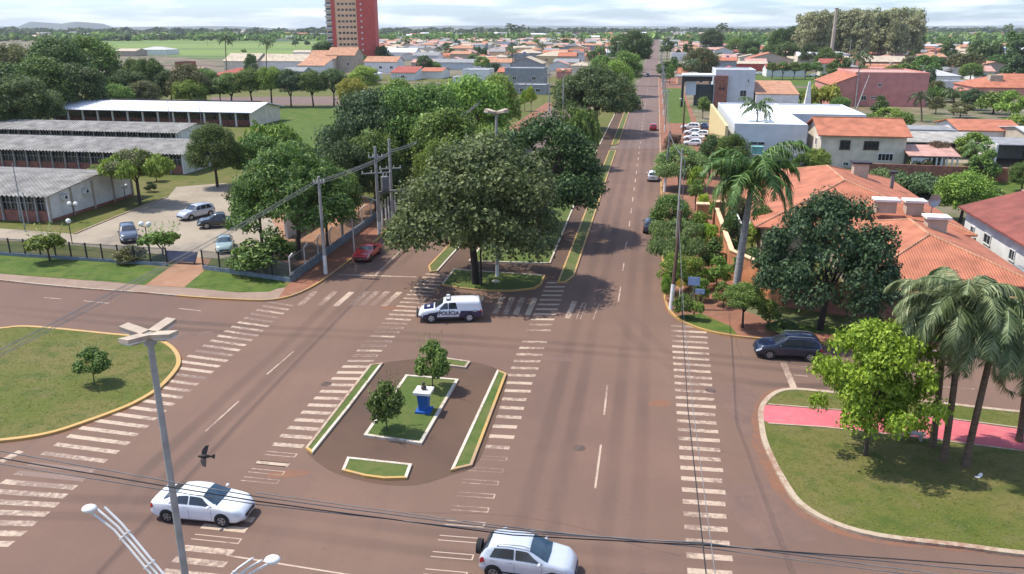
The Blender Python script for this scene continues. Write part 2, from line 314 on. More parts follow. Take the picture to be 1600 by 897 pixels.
# --- land east of the avenue
kr2 = [ST(TR, s) for s in (400, 310, 250, 200, 160, 130, 110, 95, 80, 72)]
kr = arc(PL([(1036, 444), (1037, 465), (1043, 484), (1060, 501), (1095, 516), (1140, 526), (1200, 532), (1300, 538), (1384, 545), (1480, 553), (1600, 563), (2000, 596), (2600, 640)]), 3)
sheet('lawn', kr2+kr+[Vector((300, 60, 0)), Vector((420, 430, 0))], 'yard', Z1)
sheet('pavement', [p+Vector((.12, .05, 0)) for p in kr2]+[p+Vector((.1, .12, 0)) for p in kr[:30]]+PL([(1560, 540), (1384, 522), (1200, 500), (1150, 480)], Z1)+[ST(13.5, 76), ST(13.5, 400)], 'red_pavement', Z1+.003)
kerb('kerb', kr2+kr, ['bare_kerb']*4+['yellow_kerb']*(5+22)+['bare_kerb']*(len(kr2+kr)-32), side=1)
sheet('lawn', PL([(1058, 493), (1095, 490), (1142, 510), (1152, 523), (1110, 516), (1074, 505)], Z1), 'lush_grass', Z2)
sheet('lawn', PL([(1195, 515), (1420, 530), (1700, 560), (1700, 548), (1420, 518), (1200, 503)], Z1), 'lush_grass', Z2)
sheet('lawn', [ST(13.5, 100), ST(60, 100), P(1700, 505, Z1), P(1420, 500, Z1), P(1190, 488, Z1)], 'grass', Z2+.004)
sheet('lawn', [ST(13.5, 104), ST(22, 104), ST(22, 150), ST(13.5, 150)], 'lush_grass', Z2)
sheet('lawn', [ST(6, 208), ST(12, 208), ST(13, 330), ST(6, 330)], 'lush_grass', Z2)
sheet('path', [ST(4.3, 72), ST(6.0, 72), ST(6.0, 128), ST(4.3, 128)], 'dirt', Z2)
sheet('lawn', PL([(1160, 158), (1290, 165), (1290, 115), (1160, 112)], Z1), 'lush_grass', Z2)
sheet('lawn', PL([(1350, 290), (1600, 330), (1700, 270), (1330, 250)], Z1), 'lush_grass', Z2+.008)
sheet('car_park', PL([(1370, 250), (1700, 262), (1700, 215), (1420, 205), (1360, 225)], Z1), 'lot', Z2)
sheet('car_park', PL([(1040, 300), (1036, 215), (1110, 190), (1122, 215), (1120, 250), (1100, 300)], Z1), 'red_pavement', Z2+.006)
# far carriageways and the open country
strip('road', TR-8.5, TR, 158, 6000, 'far_asphalt', -.002, 40)
strip('road', TL, TL+8.5, 158, 6000, 'far_asphalt', -.002, 40)
strip('lane', -17.6, -5.8, 330, 6000, 'verge_grass', .05, 40)
for s in (162, 345, 480, 640, 850, 1150): 
    mb = MB()
    for a in range(-12, 12): mb.add([ST(a*60, s-4, .14), ST(a*60+60, s-4, .14), ST(a*60+60, s+4, .14), ST(a*60, s+4, .14)], [(0, 1, 2, 3)])
    if s > 170: struct(mb.build('road', 'far_asphalt'))
def far_sheet(name, px, mat, z):
    return sheet(name, [P(x, y, z) for x, y in px], mat)
far_sheet('field', [(150, 82), (330, 92), (480, 88), (540, 74), (560, 62), (420, 54.5), (60, 54.5), (150, 62)], 'field', .05)
far_sheet('field', [(600, 64), (800, 66), (820, 60), (600, 58)], 'field', .05)
# --- road paint
def bars(name, pts, mat, z=.006):
    """pts: list of 4-corner pixel quads"""
    mb = MB()
    for q in pts: mb.add([P(x, y, z) for x, y in q], [(0, 1, 2, 3)])
    return struct(mb.build(name, mat))
def zebra(Lt, Lb, Rt, Rb, n, bw=.42, mat='zebra_paint', skip=(), worn=(), outline=()):
    a0, a1, b0, b1 = P(*Lt), P(*Lb), P(*Rt), P(*Rb); full, wm, wo = MB(), MB(), MB()
    for i in range(n):
        if i in skip: continue
        t = i/(n-1); a = a0.lerp(a1, t); b = b0.lerp(b1, t)
        d = (a1-a0).normalized()*bw/2; jit = random.uniform(-.06, .06); b = b+(b-a).normalized()*jit
        q = [a-d, b-d, b+d, a+d]
        if i in outline:
            e = (b-a).normalized()*.07; f = d.normalized()*.06
            for (u, v, ww) in ((q[0], q[1], f), (q[3]-f, q[2]-f, f)): wo.add([(p.x, p.y, .006) for p in (u, v, v+ww, u+ww)], [(0, 1, 2, 3)])
            wo.add([(p.x, p.y, .007) for p in (q[1]-e, q[1], q[2], q[2]-e)], [(0, 1, 2, 3)])
        else: (wm if i in worn else full).add([(p.x, p.y, .006) for p in q], [(0, 1, 2, 3)])
    for m_, k in ((full, mat), (wm, 'worn_paint'), (wo, 'line_paint')):
        if m_.v: struct(m_.build('zebra_crossing', k))
zebra((1048, 509), (1074, 892), (1104, 512), (1146, 897), 29, worn=(2, 3))
zebra((862, 424), (663, 893), (892, 424), (730, 899), 38, worn=(0, 12, 13, 15), skip=(14,), outline=(29, 30, 31, 32, 33, 34, 35, 36, 37))
zebra((664, 428), (602, 498), (700, 430), (643, 500), 13, bw=.40)
zebra((602, 498), (543, 564), (643, 500), (583, 564), 10, bw=.35, worn=(1,), skip=(0,), outline=(2, 3, 5, 6, 8))
zebra((543, 564), (401, 722), (583, 564), (452, 727), 15, skip=(0,), outline=(13, 14))
zebra((401, 722), (255, 893), (452, 727), (340, 902), 12, outline=(1, 2, 8), skip=(3, 4, 5))
zebra((419, 472), (66, 708), (458, 478), (167, 721), 27, worn=(0, 3, 4, 11, 15), bw=.40)
zebra((45, 725), (-140, 850), (147, 737), (20, 850), 9, worn=(0, 1), bw=.45)
def cross(xs0, y0, dx, dy, name='zebra_crossing', w_=9, mat='zebra_paint'):
    bars(name, [[(x, y0), (x+w_, y0+.5), (x+w_+dx, y0+dy+.5), (x+dx, y0+dy)] for x in xs0], mat)
cross((595, 520), 478, 25, -22); cross((545, 561, 577, 464, 495), 477, 24, -22, mat='worn_paint')
bars('zebra_crossing', [[(x, y), (x+8.5, y+.6), (x+20, y-26), (x+12, y-27)] for x, y in ((686, 488), (703, 488.5), (720, 489), (737, 489.5), (769, 490), (785, 490.6), (801, 491.3), (820, 492), (882, 497))], 'zebra_paint')
bars('zebra_crossing', [[(x, y), (x+1.6, y), (x+11, y-24), (x+9.4, y-24)] for x, y in ((900, 498), (926, 499), (906, 498.5))]+[[(909, 474.5), (916, 475), (916.5, 473.3), (910, 473)]], 'line_paint')
def dash(a, b, w_=.14, mat='line_paint', z=.008):
    a, b = P(*a), P(*b); d = (b-a).normalized(); nrm = Vector((-d.y, d.x, 0))*w_/2; mb = MB()
    mb.add([(q.x, q.y, z) for q in (a-nrm, a+nrm, b+nrm, b-nrm)], [(0, 1, 2, 3)]); return struct(mb.build('lane_marking', mat))
for a, b in (((939, 695), (930, 763)), ((949, 602), (944, 648)), ((970, 448), (966, 471)), ((975, 411), (973, 423)), ((979, 378), (977, 390)), ((459, 549), (417, 585)), ((373, 627), (321, 674)),
             ((633, 385), (585, 431)), ((1437, 602), (1523, 608)), ((1450, 571), (1480, 573)), ((1253, 573), (1275, 574)), ((1240, 586), (1262, 588)), ((355, 868), (550, 899)), ((68, 465), (95, 467)), ((280, 482), (314, 486)), ((130, 470), (170, 474))):
    dash(a, b, .12 if b[1] < 860 or a[0] > 400 else .1)
for a, b, k in (((529, 429), (651, 433), .32), ((1224, 567), (1241, 608), .45), ((33, 705), (0, 722), .5)): dash(a, b, k, 'zebra_paint')
s = 96
while s < 480:
    mb = MB(); z = .008; c = ST(.2-.002*(s-90), s); mb.add([c+AP*a*.07+AV*b+Vector((0, 0, z)) for a, b in ((-1, 0), (1, 0), (1, 3), (-1, 3))], [(0, 1, 2, 3)]); struct(mb.build('lane_marking', 'line_paint')); s += 7.4

# --- wear on the road: patches, sealed cracks, covers, red dust along the kerbs
rw = random.Random(5)
layered('patch_dark', (.148, .095, .075), [((.125, .082, .066), 1.5, .45, .65, .7, None), ((.17, .107, .082), .5, .45, .65, .8, None)])
layered('patch_red', (.19, .095, .06), [((.15, .09, .07), .8, .45, .65, .8, None), ((.23, .12, .07), 2.5, .5, .7, .5, None)])
layered('sealant', (.075, .055, .048), [((.12, .085, .07), 2, .45, .6, .9, None)], bump=0)
def blobpoly(c, rx, ry, a, n=14, j=.18):
    ca, sa = math.cos(a), math.sin(a); o = []
    for i in range(n): t = 6.283*i/n; k = 1+rw.uniform(-j, j); x, y = rx*k*math.cos(t), ry*k*math.sin(t); o.append(Vector((c.x+x*ca-y*sa, c.y+x*sa+y*ca, 0)))
    return o
for px, py, w_, h_, rz, m_ in ((1165, 640, 1.4, 3.6, .1, 'patch_dark'), (1190, 800, 1.6, 2.6, .2, 'patch_dark'), (300, 524, 1.5, .5, .3, 'patch_dark'), (870, 560, 1.1, .7, .2, 'patch_dark'), (560, 640, .9, 2.2, -.3, 'patch_dark')):
    c = P(px, py); ca, sa = math.cos(rz), math.sin(rz); q = [Vector((c.x+x*ca-y*sa+rw.uniform(-.12, .12), c.y+x*sa+y*ca+rw.uniform(-.12, .12), 0)) for x, y in ((-w_, -h_), (0, -h_*1.03), (w_, -h_), (w_, 0), (w_, h_), (-w_, h_))]; sheet('road_patch', q, m_, .003)
for px, py, rx, ry in ((1030, 630, .8, .5), (1090, 500, 1.5, .5), (1200, 700, .7, 1.8), (450, 740, 1.2, .4), (1060, 470, .5, 1.2), (620, 480, 1.4, .5)): sheet('road_patch', blobpoly(P(px, py), rx, ry, rw.uniform(-.4, .2)), 'patch_red', .0035)
def crack(p, a, L, r=.012):
    mb = MB(); st_ = .5; q = Vector((p.x, p.y, 0)); prev_ = None
    for i in range(int(L/st_)):
        a += rw.uniform(-.09, .09); d = Vector((math.cos(a), math.sin(a), 0)); nrm = Vector((-d.y, d.x, 0))*r*rw.uniform(.6, 1.6)
        cur = (q-nrm, q+nrm)
        if prev_: mb.add([(v.x, v.y, .0042) for v in (prev_[0], prev_[1], cur[1], cur[0])], [(0, 1, 2, 3)])
        prev_ = cur; q = q+d*st_
    struct(mb.build('road_crack', 'sealant'))
for px, py, a, L in ((1160, 560, 1.5, 9), (640, 800, -.15, 14), (1235, 700, 1.9, 8), (1100, 700, -.4, 6)): crack(P(px, py), a, L)
mb = MB()
for i, (t_, s0_, s1_) in enumerate(((.25, 26, 60), (-4.3, 30, 58))): pass
for px, py in ((905, 700), (1110, 610), (510, 600)):
    mb = MB(); c = P(px, py); mb.tube([(c.x, c.y, .0), (c.x, c.y, .009)], [.36, .36], 20); struct(mb.build('manhole_cover', 'sealant'))
def fringe(line, mat, w0, w1, side, z=.0045, step=.8):
    pts = []
    for a, b in zip(line, line[1:]):
        n_ = max(1, int((b-a).length/step)); pts += [a.lerp(b, k/n_) for k in range(n_)]
    mb = MB(); prev_ = None; ww = w0
    for i in range(len(pts)-1):
        d = pts[i+1]-pts[i]; d = Vector((d.x, d.y, 0))
        if d.length < 1e-4: continue
        d.normalize(); nn = Vector((-d.y, d.x, 0))*side; ww = max(w0*.3, min(w1, ww+rw.uniform(-.13, .13))); cur = (pts[i]-nn*.02, pts[i]+nn*ww)
        if prev_: mb.add([(v.x, v.y, z) for v in (prev_[0], prev_[1], cur[1], cur[0])], [(0, 1, 2, 3)])
        prev_ = cur
    struct(mb.build('dirt_fringe', mat))
fringe(ei, 'patch_red', .15, .6, -1 if sum(a.x*b.y-b.x*a.y for a, b in zip(ei, ei[1:]+ei[:1])) > 0 else 1)
fringe(wi, 'patch_red', .1, .4, -1 if sum(a.x*b.y-b.x*a.y for a, b in zip(wi, wi[1:]+wi[:1])) > 0 else 1)
fringe(kl+kl2, 'patch_red', .1, .45, -1); fringe(kr2+kr, 'patch_red', .1, .5, -1)

# dust-dark wheel tracks where traffic has polished the surface
m = bpy.data.materials.new('wheel_track'); m.use_nodes = True; t = m.node_tree; b = t.nodes['Principled BSDF']; b.inputs['Base Color'].default_value = (.085, .058, .048, 1); b.inputs['Roughness'].default_value = .8
tc = node(m, 'ShaderNodeTexCoord'); n = node(m, 'ShaderNodeTexNoise'); n.inputs['Scale'].default_value = .06; n.inputs['Detail'].default_value = 2; mr = node(m, 'ShaderNodeMapRange'); mr.inputs['From Min'].default_value = .3; mr.inputs['From Max'].default_value = .75; mr.inputs['To Max'].default_value = .26
tr = node(m, 'ShaderNodeBsdfTransparent'); ms = node(m, 'ShaderNodeMixShader'); at_ = node(m, 'ShaderNodeAttribute', attribute_name='edge'); mu = node(m, 'ShaderNodeMath', operation='MULTIPLY')
L_ = t.links.new; L_(tc.outputs['Object'], n.inputs['Vector']); L_(n.outputs[0], mr.inputs[0]); L_(mr.outputs[0], mu.inputs[0]); L_(at_.outputs['Fac'], mu.inputs[1]); L_(mu.outputs[0], ms.inputs[0]); L_(tr.outputs[0], ms.inputs[1]); L_(b.outputs[0], ms.inputs[2]); L_(ms.outputs[0], t.nodes['Material Output'].inputs[0]); MATS['wheel_track'] = m
def track(line, w_=.55):
    pts = arc(line, 8); vs = []; fs = []; e = []
    for i, p in enumerate(pts):
        d = (pts[min(i+1, len(pts)-1)]-pts[max(0, i-1)]).normalized(); nn = Vector((-d.y, d.x, 0)); f = min(1, i/4, (len(pts)-1-i)/4)
        for k, ev in ((-1, 0), (-.4, 1), (.4, 1), (1, 0)): vs.append((p.x+nn.x*k*w_, p.y+nn.y*k*w_, .0028)); e.append(ev*f)
    for i in range(len(pts)-1):
        for k in range(3): a = i*4+k; fs.append((a, a+1, a+5, a+4))
    mb = MB(); mb.add(vs, fs); o = mb.build('wheel_track', 'wheel_track'); at2 = o.data.attributes.new('edge', 'FLOAT', 'POINT'); at2.data.foreach_set('value', e); struct(o)
for off in (-.75, .75):
    track([ST(-2.2+off, s) for s in (26, 45, 70, 100, 150, 220)]); track([ST(1.9+off, s) for s in (26, 45, 70, 100, 150, 220)])
    track([ST(-25.5+off, s) for s in (70, 90, 120)]); track([ST(-23+off, s) for s in (66, 90, 120)])
    track([P(x, y)+Vector((0, off, 0)) for x, y in ((-60, 790), (300, 800), (700, 850), (1100, 890), (1500, 900))]); track([P(x, y)+Vector((0, off, 0)) for x, y in ((-40, 480), (300, 510), (700, 530), (1100, 560), (1500, 600))])
    track([P(x, y)+Vector((off, 0, 0)) for x, y in ((560, 440), (480, 520), (350, 640), (180, 800))]); track([P(x, y)+Vector((off, 0, 0)) for x, y in ((960, 470), (1040, 560), (1190, 600), (1420, 600))])

# rough grass tufts on the two near lawns
leaf_ = pmat('tuft', (.10, .12, .022), .9, var=.2, scale=3, col2=(.15, .15, .045), spec=.1)
def inside(p, poly):
    c = False; j = len(poly)-1
    for i in range(len(poly)):
        a, b = poly[i], poly[j]
        if (a.y > p[1]) != (b.y > p[1]) and p[0] < (b.x-a.x)*(p[1]-a.y)/(b.y-a.y)+a.x: c = not c
        j = i
    return c
cyc = [P(1170, 625, .12), P(1262, 630, .12), P(1480, 648, .12), P(1800, 690, .12), P(2100, 725, .12), P(2100, 775, .12), P(1800, 736, .12), P(1551, 702, .12), P(1363, 682, .12), P(1170, 665, .12)]
def tufts(name, poly, n, lim):
    mb = MB(); xs = [p.x for p in poly]; ys = [p.y for p in poly]; k = 0; tries = 0
    while k < n and tries < n*12:
        tries += 1; x, y = rw.uniform(max(min(xs), lim[0]), min(max(xs), lim[1])), rw.uniform(min(ys), max(ys))
        if not inside((x, y), poly) or inside((x, y), cyc): continue
        q = proj((x, y, 0))
        if not (-20 < q[0] < 1620): continue
        k += 1
        for _ in range(3):
            a = rw.random()*6.283; r_ = rw.uniform(.03, .09); hh = rw.uniform(.02, .06); dx, dy = math.cos(a)*r_, math.sin(a)*r_
            mb.add([(x-dy*.4, y+dx*.4, .12), (x+dy*.4, y-dx*.4, .12), (x+dx*1.6, y+dy*1.6, .12+hh)], [(0, 1, 2)])
    struct(mb.build(name, 'tuft'), 'stuff')
tufts('grass_tufts', wi, 2200, (-60, 0)); tufts('grass_tufts', ei, 2600, (0, 60))
# ================================================================ vegetation kit
def leafmat(name, c1, c2, c3, trans=.32):
    m = bpy.data.materials.new(name); m.use_nodes = True; t = m.node_tree; b = t.nodes['Principled BSDF']
    b.inputs['Roughness'].default_value = .55; b.inputs['Specular IOR Level'].default_value = .35
    g = node(m, 'ShaderNodeNewGeometry'); r = node(m, 'ShaderNodeValToRGB'); e = r.color_ramp.elements
    e[0].position = 0; e[0].color = (*c1, 1); e[1].position = 1; e[1].color = (*c3, 1); x = e.new(.55); x.color = (*c2, 1)
    oi = node(m, 'ShaderNodeObjectInfo'); hs = node(m, 'ShaderNodeHueSaturation')
    mr = node(m, 'ShaderNodeMapRange'); mr.inputs['To Min'].default_value = .72; mr.inputs['To Max'].default_value = 1.32
    mm = node(m, 'ShaderNodeMath', operation='MULTIPLY'); mm.inputs[1].default_value = 9.7
    fr = node(m, 'ShaderNodeMath', operation='FRACT'); mh = node(m, 'ShaderNodeMapRange'); mh.inputs['To Min'].default_value = .478; mh.inputs['To Max'].default_value = .515
    tr = node(m, 'ShaderNodeBsdfTranslucent'); ms = node(m, 'ShaderNodeMixShader'); ms.inputs[0].default_value = trans
    L = t.links.new
    L(g.outputs['Random Per Island'], r.inputs[0]); L(r.outputs[0], hs.inputs['Color']); L(oi.outputs['Random'], mr.inputs[0]); L(mr.outputs[0], hs.inputs['Value'])
    L(oi.outputs['Random'], mm.inputs[0]); L(mm.outputs[0], fr.inputs[0]); L(fr.outputs[0], mh.inputs[0]); L(mh.outputs[0], hs.inputs['Hue'])
    L(hs.outputs[0], b.inputs['Base Color']); L(hs.outputs[0], tr.inputs['Color']); L(b.outputs[0], ms.inputs[1]); L(tr.outputs[0], ms.inputs[2]); L(ms.outputs[0], t.nodes['Material Output'].inputs[0])
    MATS[name] = m
leafmat('leaf_dark', (0.026, 0.059, 0.013), (0.06, 0.114, 0.026), (0.177, 0.25, 0.073))
leafmat('leaf_mid', (0.041, 0.088, 0.015), (0.098, 0.178, 0.029), (0.245, 0.341, 0.077))
leafmat('leaf_light', (0.083, 0.155, 0.019), (0.173, 0.276, 0.033), (0.354, 0.453, 0.094))
leafmat('leaf_lime', (.12, .20, .012), (.26, .38, .026), (.45, .56, .07), .35)
leafmat('leaf_olive', (0.058, 0.066, 0.022), (0.117, 0.133, 0.042), (0.241, 0.231, 0.092))
leafmat('leaf_grey', (0.046, 0.076, 0.021), (0.106, 0.159, 0.046), (0.281, 0.339, 0.125))
leafmat('leaf_blue', (0.022, 0.053, 0.021), (0.055, 0.109, 0.04), (0.17, 0.255, 0.1))
leafmat('leaf_yellow', (0.12, 0.14, 0.02), (0.22, 0.24, 0.03), (0.34, 0.32, 0.05))
leafmat('leaf_pale', (0.092, 0.165, 0.04), (0.153, 0.253, 0.072), (0.24, 0.35, 0.12))
leafmat('leaf_euca', (0.17, 0.187, 0.085), (0.272, 0.289, 0.136), (0.442, 0.442, 0.238))
leafmat('leaf_dry', (0.09, 0.06, 0.03), (0.15, 0.1, 0.055), (0.24, 0.18, 0.1))
pmat('bark', (.075, .055, .042), .9, scale=3, var=.4, bump=.5); pmat('bark_dark', (.035, .026, .022), .9, scale=3, var=.4, bump=.4)
pmat('palm_grey', (.30, .285, .27), .85, scale=2, var=.22, bump=.3, stretch=(1, 1, 5)); pmat('palm_brown', (.13, .085, .055), .9, scale=4, var=.4, bump=.4, stretch=(1, 1, 4))
def blobs(shape, rnd, n):
    B = []
    for i in range(n):
        a = rnd.random()*6.283; 
        if shape == 'wide': r = .66*rnd.random()**.5; z = .30*(1-r*r)*rnd.uniform(.2, 1.25)+.02; q = rnd.uniform(.24, .36)
        elif shape == 'ball': u = rnd.uniform(-.55, 1); r = .62*math.sqrt(max(0, 1-u*u))*rnd.uniform(.75, 1); z = .62*u; q = rnd.uniform(.26, .40)
        elif shape == 'dome': u = rnd.random()**1.15; r = .80*math.sqrt(max(0, 1-u*u))*(rnd.uniform(.86, 1) if rnd.random() < .8 else rnd.uniform(.3, .9)); z = -.22+.80*u+rnd.uniform(-.07, .05); q = rnd.uniform(.20, .34)
        elif shape == 'cone': u = rnd.random(); r = .55*(1-u)*rnd.uniform(.5, 1); z = -.7+1.6*u; q = .34*(1-u*.65)
        elif shape == 'flat': r = .78*rnd.random()**.5; z = rnd.uniform(-.05, .12)*(1-r)+.05; q = rnd.uniform(.16, .26)
        elif shape == 'tall': u = rnd.uniform(-.9, .9); r = .5*math.sqrt(1-u*u*.8)*rnd.uniform(.4, 1); z = u*.85; q = rnd.uniform(.22, .36)
        else: u = rnd.uniform(-.5, .9); r = .75*math.sqrt(max(0, 1-u*u))*rnd.uniform(.3, 1); z = .55*u; q = rnd.uniform(.18, .34)
        B.append((Vector((r*math.cos(a), r*math.sin(a), z)), q))
    return B
def crown_mesh(name, shape, seed, leaves, ls, nb=26, shoots=0, qs=1):
    rnd = random.Random(seed); B = [(c*(1+.25*(1-qs)), q*qs*rnd.uniform(.75, 1.25)) for c, q in blobs(shape, rnd, nb)]; vs = []; fs = []
    tot = sum(q*q for _, q in B)
    fl = .55 if shape == 'flat' else .8
    for c, q in B:
        for _ in range(int(leaves*q*q/tot)):
            u = rnd.uniform(-.55, 1); a = rnd.random()*6.283; s = math.sqrt(1-u*u); nrm = Vector((s*math.cos(a), s*math.sin(a), u))
            rr = q*(rnd.uniform(.55, 1.0) if rnd.random() < .85 else rnd.uniform(1, 1.22)); p = c+Vector((nrm.x*rr, nrm.y*rr, nrm.z*rr*fl))
            d = (nrm*.7+Vector((rnd.uniform(-1, 1), rnd.uniform(-1, 1), rnd.uniform(-.3, 1.1)))*.8).normalized()
            t1 = d.cross(Vector((rnd.uniform(-1, 1), rnd.uniform(-1, 1), rnd.uniform(-1, 1)))).normalized(); t2 = d.cross(t1); l = ls*rnd.uniform(.6, 1.35); k = len(vs); w_ = l*rnd.uniform(.45, .8)
            vs += [p-t1*l, p-t2*w_+d*l*.15, p+t1*l, p+t2*w_+d*l*.15]; fs.append((k, k+1, k+2, k+3))
    for _ in range(shoots):
        a = rnd.random()*6.283; r = rnd.uniform(.1, .8); p = Vector((r*math.cos(a), r*math.sin(a), .3)); d = Vector((math.cos(a)*r*.6, math.sin(a)*r*.6, 1)).normalized()
        for j in range(14):
            q = p+d*(.06*j); t1 = Vector((rnd.uniform(-1, 1), rnd.uniform(-1, 1), rnd.uniform(-.2, 1))).normalized(); t2 = d.cross(t1).normalized(); k = len(vs); l = ls*.9
            vs += [q, q+t1*l*.5-t2*l*.4, q+t1*l*1.5, q+t1*l*.5+t2*l*.4]; fs.append((k, k+1, k+2, k+3))
    me = bpy.data.meshes.new(name); me.from_pydata([tuple(v) for v in vs], [], fs); me.materials.append(M('leaf_mid')); me.update(); return me
CROWN = {}
for i in range(3):
    CROWN['big', i] = crown_mesh('crown', 'wide', 10+i, 26000, .024, 80, qs=.72)
    CROWN['round', i] = crown_mesh('crown', 'ball', 20+i, 15000, .030, 70, qs=.70)
    CROWN['loose', i] = crown_mesh('crown', 'loose', 30+i, 8500, .034, 48, qs=.85)
    CROWN['small', i] = crown_mesh('crown', 'ball', 40+i, 2600, .06, 30, qs=.75)
    CROWN['farwide', i] = crown_mesh('crown', 'wide', 50+i, 2400, .062, 30, qs=.8)
    CROWN['tall', i] = crown_mesh('crown', 'tall', 60+i, 3000, .055, 34, qs=.75)
CROWN['bush', 0] = crown_mesh('crown', 'ball', 70, 4200, .062, 34, 16, qs=.8); CROWN['bush', 1] = crown_mesh('crown', 'ball', 71, 4200, .062, 34, 26, qs=.8); CROWN['bush', 2] = crown_mesh('crown', 'wide', 72, 1700, .10, 14, 14)
for i in range(3): CROWN['dome', i] = crown_mesh('crown', 'dome', 110+i, 29000, .0215, 105, qs=.62)
for i in range(3): CROWN['lime', i] = crown_mesh('crown', 'loose', 80+i, 21000, .025, 120, qs=.55)
for i in range(3): CROWN['flat', i] = crown_mesh('crown', 'flat', 84+i, 9000, .03, 44, qs=.85)
for i in range(3): CROWN['cone', i] = crown_mesh('crown', 'cone', 90+i, 3000, .06, 26)
for i in range(3): CROWN['oval', i] = crown_mesh('crown', 'ball', 94+i, 30000, .0225, 110, qs=.60)
def trunk_mesh(seed, limbs=6, fork=.45, lean=.05, r=.05, spread=.5, top=.9, n=7):
    rnd = random.Random(seed); mb = MB(); f = Vector((rnd.uniform(-lean, lean), rnd.uniform(-lean, lean), fork))
    mb.tube([(0, 0, -.04), (f.x*.4, f.y*.4, fork*.5), f], [r*1.25, r, r*.85], n)
    for i in range(limbs):
        a = 6.283*i/limbs+rnd.uniform(-.4, .4); q = spread*rnd.uniform(.5, 1); e = Vector((math.cos(a)*q, math.sin(a)*q, fork+(top-fork)*rnd.uniform(.55, 1)))
        m = f.lerp(e, .5)+Vector((0, 0, -.04*rnd.random()))
        mb.tube([f-Vector((0, 0, .03)), m, e], [r*.6, r*.4, r*.12], 5)
        for _ in range(2):
            e2 = e+Vector((rnd.uniform(-.2, .2), rnd.uniform(-.2, .2), rnd.uniform(.0, .15))); mb.tube([m, e2], [r*.3, r*.08], 4, False)
    return mb.mesh('trunk')
TRUNK = [trunk_mesh(i, 5+i % 3, .34+.05*i, .06) for i in range(4)]
for t_ in TRUNK: t_.materials.append(M('bark'))
THIN = [trunk_mesh(9+i, 4, .5, .05, .035) for i in range(2)]
for t_ in THIN: t_.materials.append(M('bark'))
def setmat(o, mat):
    o.material_slots[0].link = 'OBJECT'; o.material_slots[0].material = M(mat)
TREES = []
_tc = [0]
def tree(base, h, r, kind, mat, label, name='tree', cat='tree', clear=.30, group=None, ry=None, bark='bark', thin=False, v=None):
    """base point, total height, crown radius; clear = share of the height below the crown"""
    _tc[0] += 1; k = _tc[0]; v = k % 3 if v is None else v
    o = root(name, base, label, cat, group=group)
    zlo, zhi = {'big': (-.10, .62), 'dome': (-.45, .78), 'round': (-.72, .92), 'small': (-.72, .92), 'oval': (-.72, .92), 'farwide': (-.10, .55), 'tall': (-1.0, 1.0), 'loose': (-.55, .72), 'lime': (-.55, .72), 'bush': (-.72, .95), 'flat': (-.12, .36), 'cone': (-1.0, 1.1)}[kind]
    ch = h*(1-clear); sz = ch/(zhi-zlo); rx = r/(.62 if kind in ('tall', 'cone') else .93)
    c = link('crown', CROWN[kind, v], o, (0, 0, h*clear-zlo*sz), (0, 0, random.random()*6.283)); c.scale = (rx, (ry or r)/r*rx, sz); setmat(c, mat)
    tm = (THIN if thin else TRUNK)[k % (2 if thin else 4)]
    t = link('trunk', tm, o, (0, 0, 0), (0, 0, random.random()*6.283)); t.scale = (r*.9 if not thin else r*.8, r*.9 if not thin else r*.8, h*(clear+(1-clear)*.62)/.9)
    if bark != 'bark': setmat(t, bark)
    TREES.append((base, r)); return o
def ptree(px, ytop, ybase, wpx, kind, mat, label, **k):
    b = P(px, ybase, k.pop('z', .1)); kk = b.y*CP+CH*SP; r = k.pop('r', None) or wpx/1250*kk/2
    # height from the top row
    t = (ytop-448.5)/1250; h = CH-b.y*(SP+t*CP)/(CP-t*SP); d = r*.55
    h = CH-(b.y+0*d)*(SP+t*CP)/(CP-t*SP)
    return tree(b, max(.6, h), r, kind, mat, label, **k)
# palms
def frond(mb, base, az, el, L, droop, nl, ll, lw, rnd, feather=.0):
    p = Vector(base); d = Vector((math.cos(az)*math.cos(el), math.sin(az)*math.cos(el), math.sin(el))); st = L/nl; pts = [p.copy()]
    for i in range(nl):
        t = i/nl; el2 = el-droop*(t**1.3); d = Vector((math.cos(az)*math.cos(el2), math.sin(az)*math.cos(el2), math.sin(el2))); p = p+d*st; pts.append(p.copy())
        if i < 1: continue
        side = Vector((-math.sin(az), math.cos(az), 0)); w_ = math.sin(math.pi*min(1, t*.9+.12))**.6
        for sg in (-1, 1):
            q = (side*sg*.8+d*.55+Vector((0, 0, -.55+rnd.uniform(-.35, .25)+feather*rnd.uniform(-.5, .9)))).normalized()*ll*w_*rnd.uniform(.75, 1.15)
            q2 = q+Vector((0, 0, -ll*.35*w_)); n = d*lw
            mb.add([p-n, p+n, p+q*.6+n*.8, p+q2, p+q*.6-n*.8], [(0, 1, 2, 3, 4)])
    mb.tube(pts, [.05*(1-.8*i/nl)*L/4 for i in range(nl+1)], 4, False)
def palm_mesh(seed, nf, L, droop, ll, nl=26, lw=.05, elmin=-.3, elmax=1.35, lean=(0, 0), feather=.0):
    rnd = random.Random(seed); mb = MB()
    for i in range(nf):
        az = 6.283*i*.381966+rnd.uniform(-.2, .2); el = elmin+(elmax-elmin)*((i+.5)/nf)
        frond(mb, (0, 0, .15*i/nf), az, el, L*rnd.uniform(.85, 1.1), droop*rnd.uniform(.8, 1.2), nl, ll*rnd.uniform(.85, 1.1), lw, rnd, feather)
    return mb.mesh('crown')
leafmat('palm_leaf', (.035, .07, .022), (.065, .105, .035), (.15, .19, .08), .15)
leafmat('palm_leaf_dusty', (.06, .095, .035), (.12, .165, .06), (.27, .31, .15), .15)
leafmat('palm_leaf_bright', (.05, .11, .02), (.10, .19, .04), (.19, .30, .08), .15)
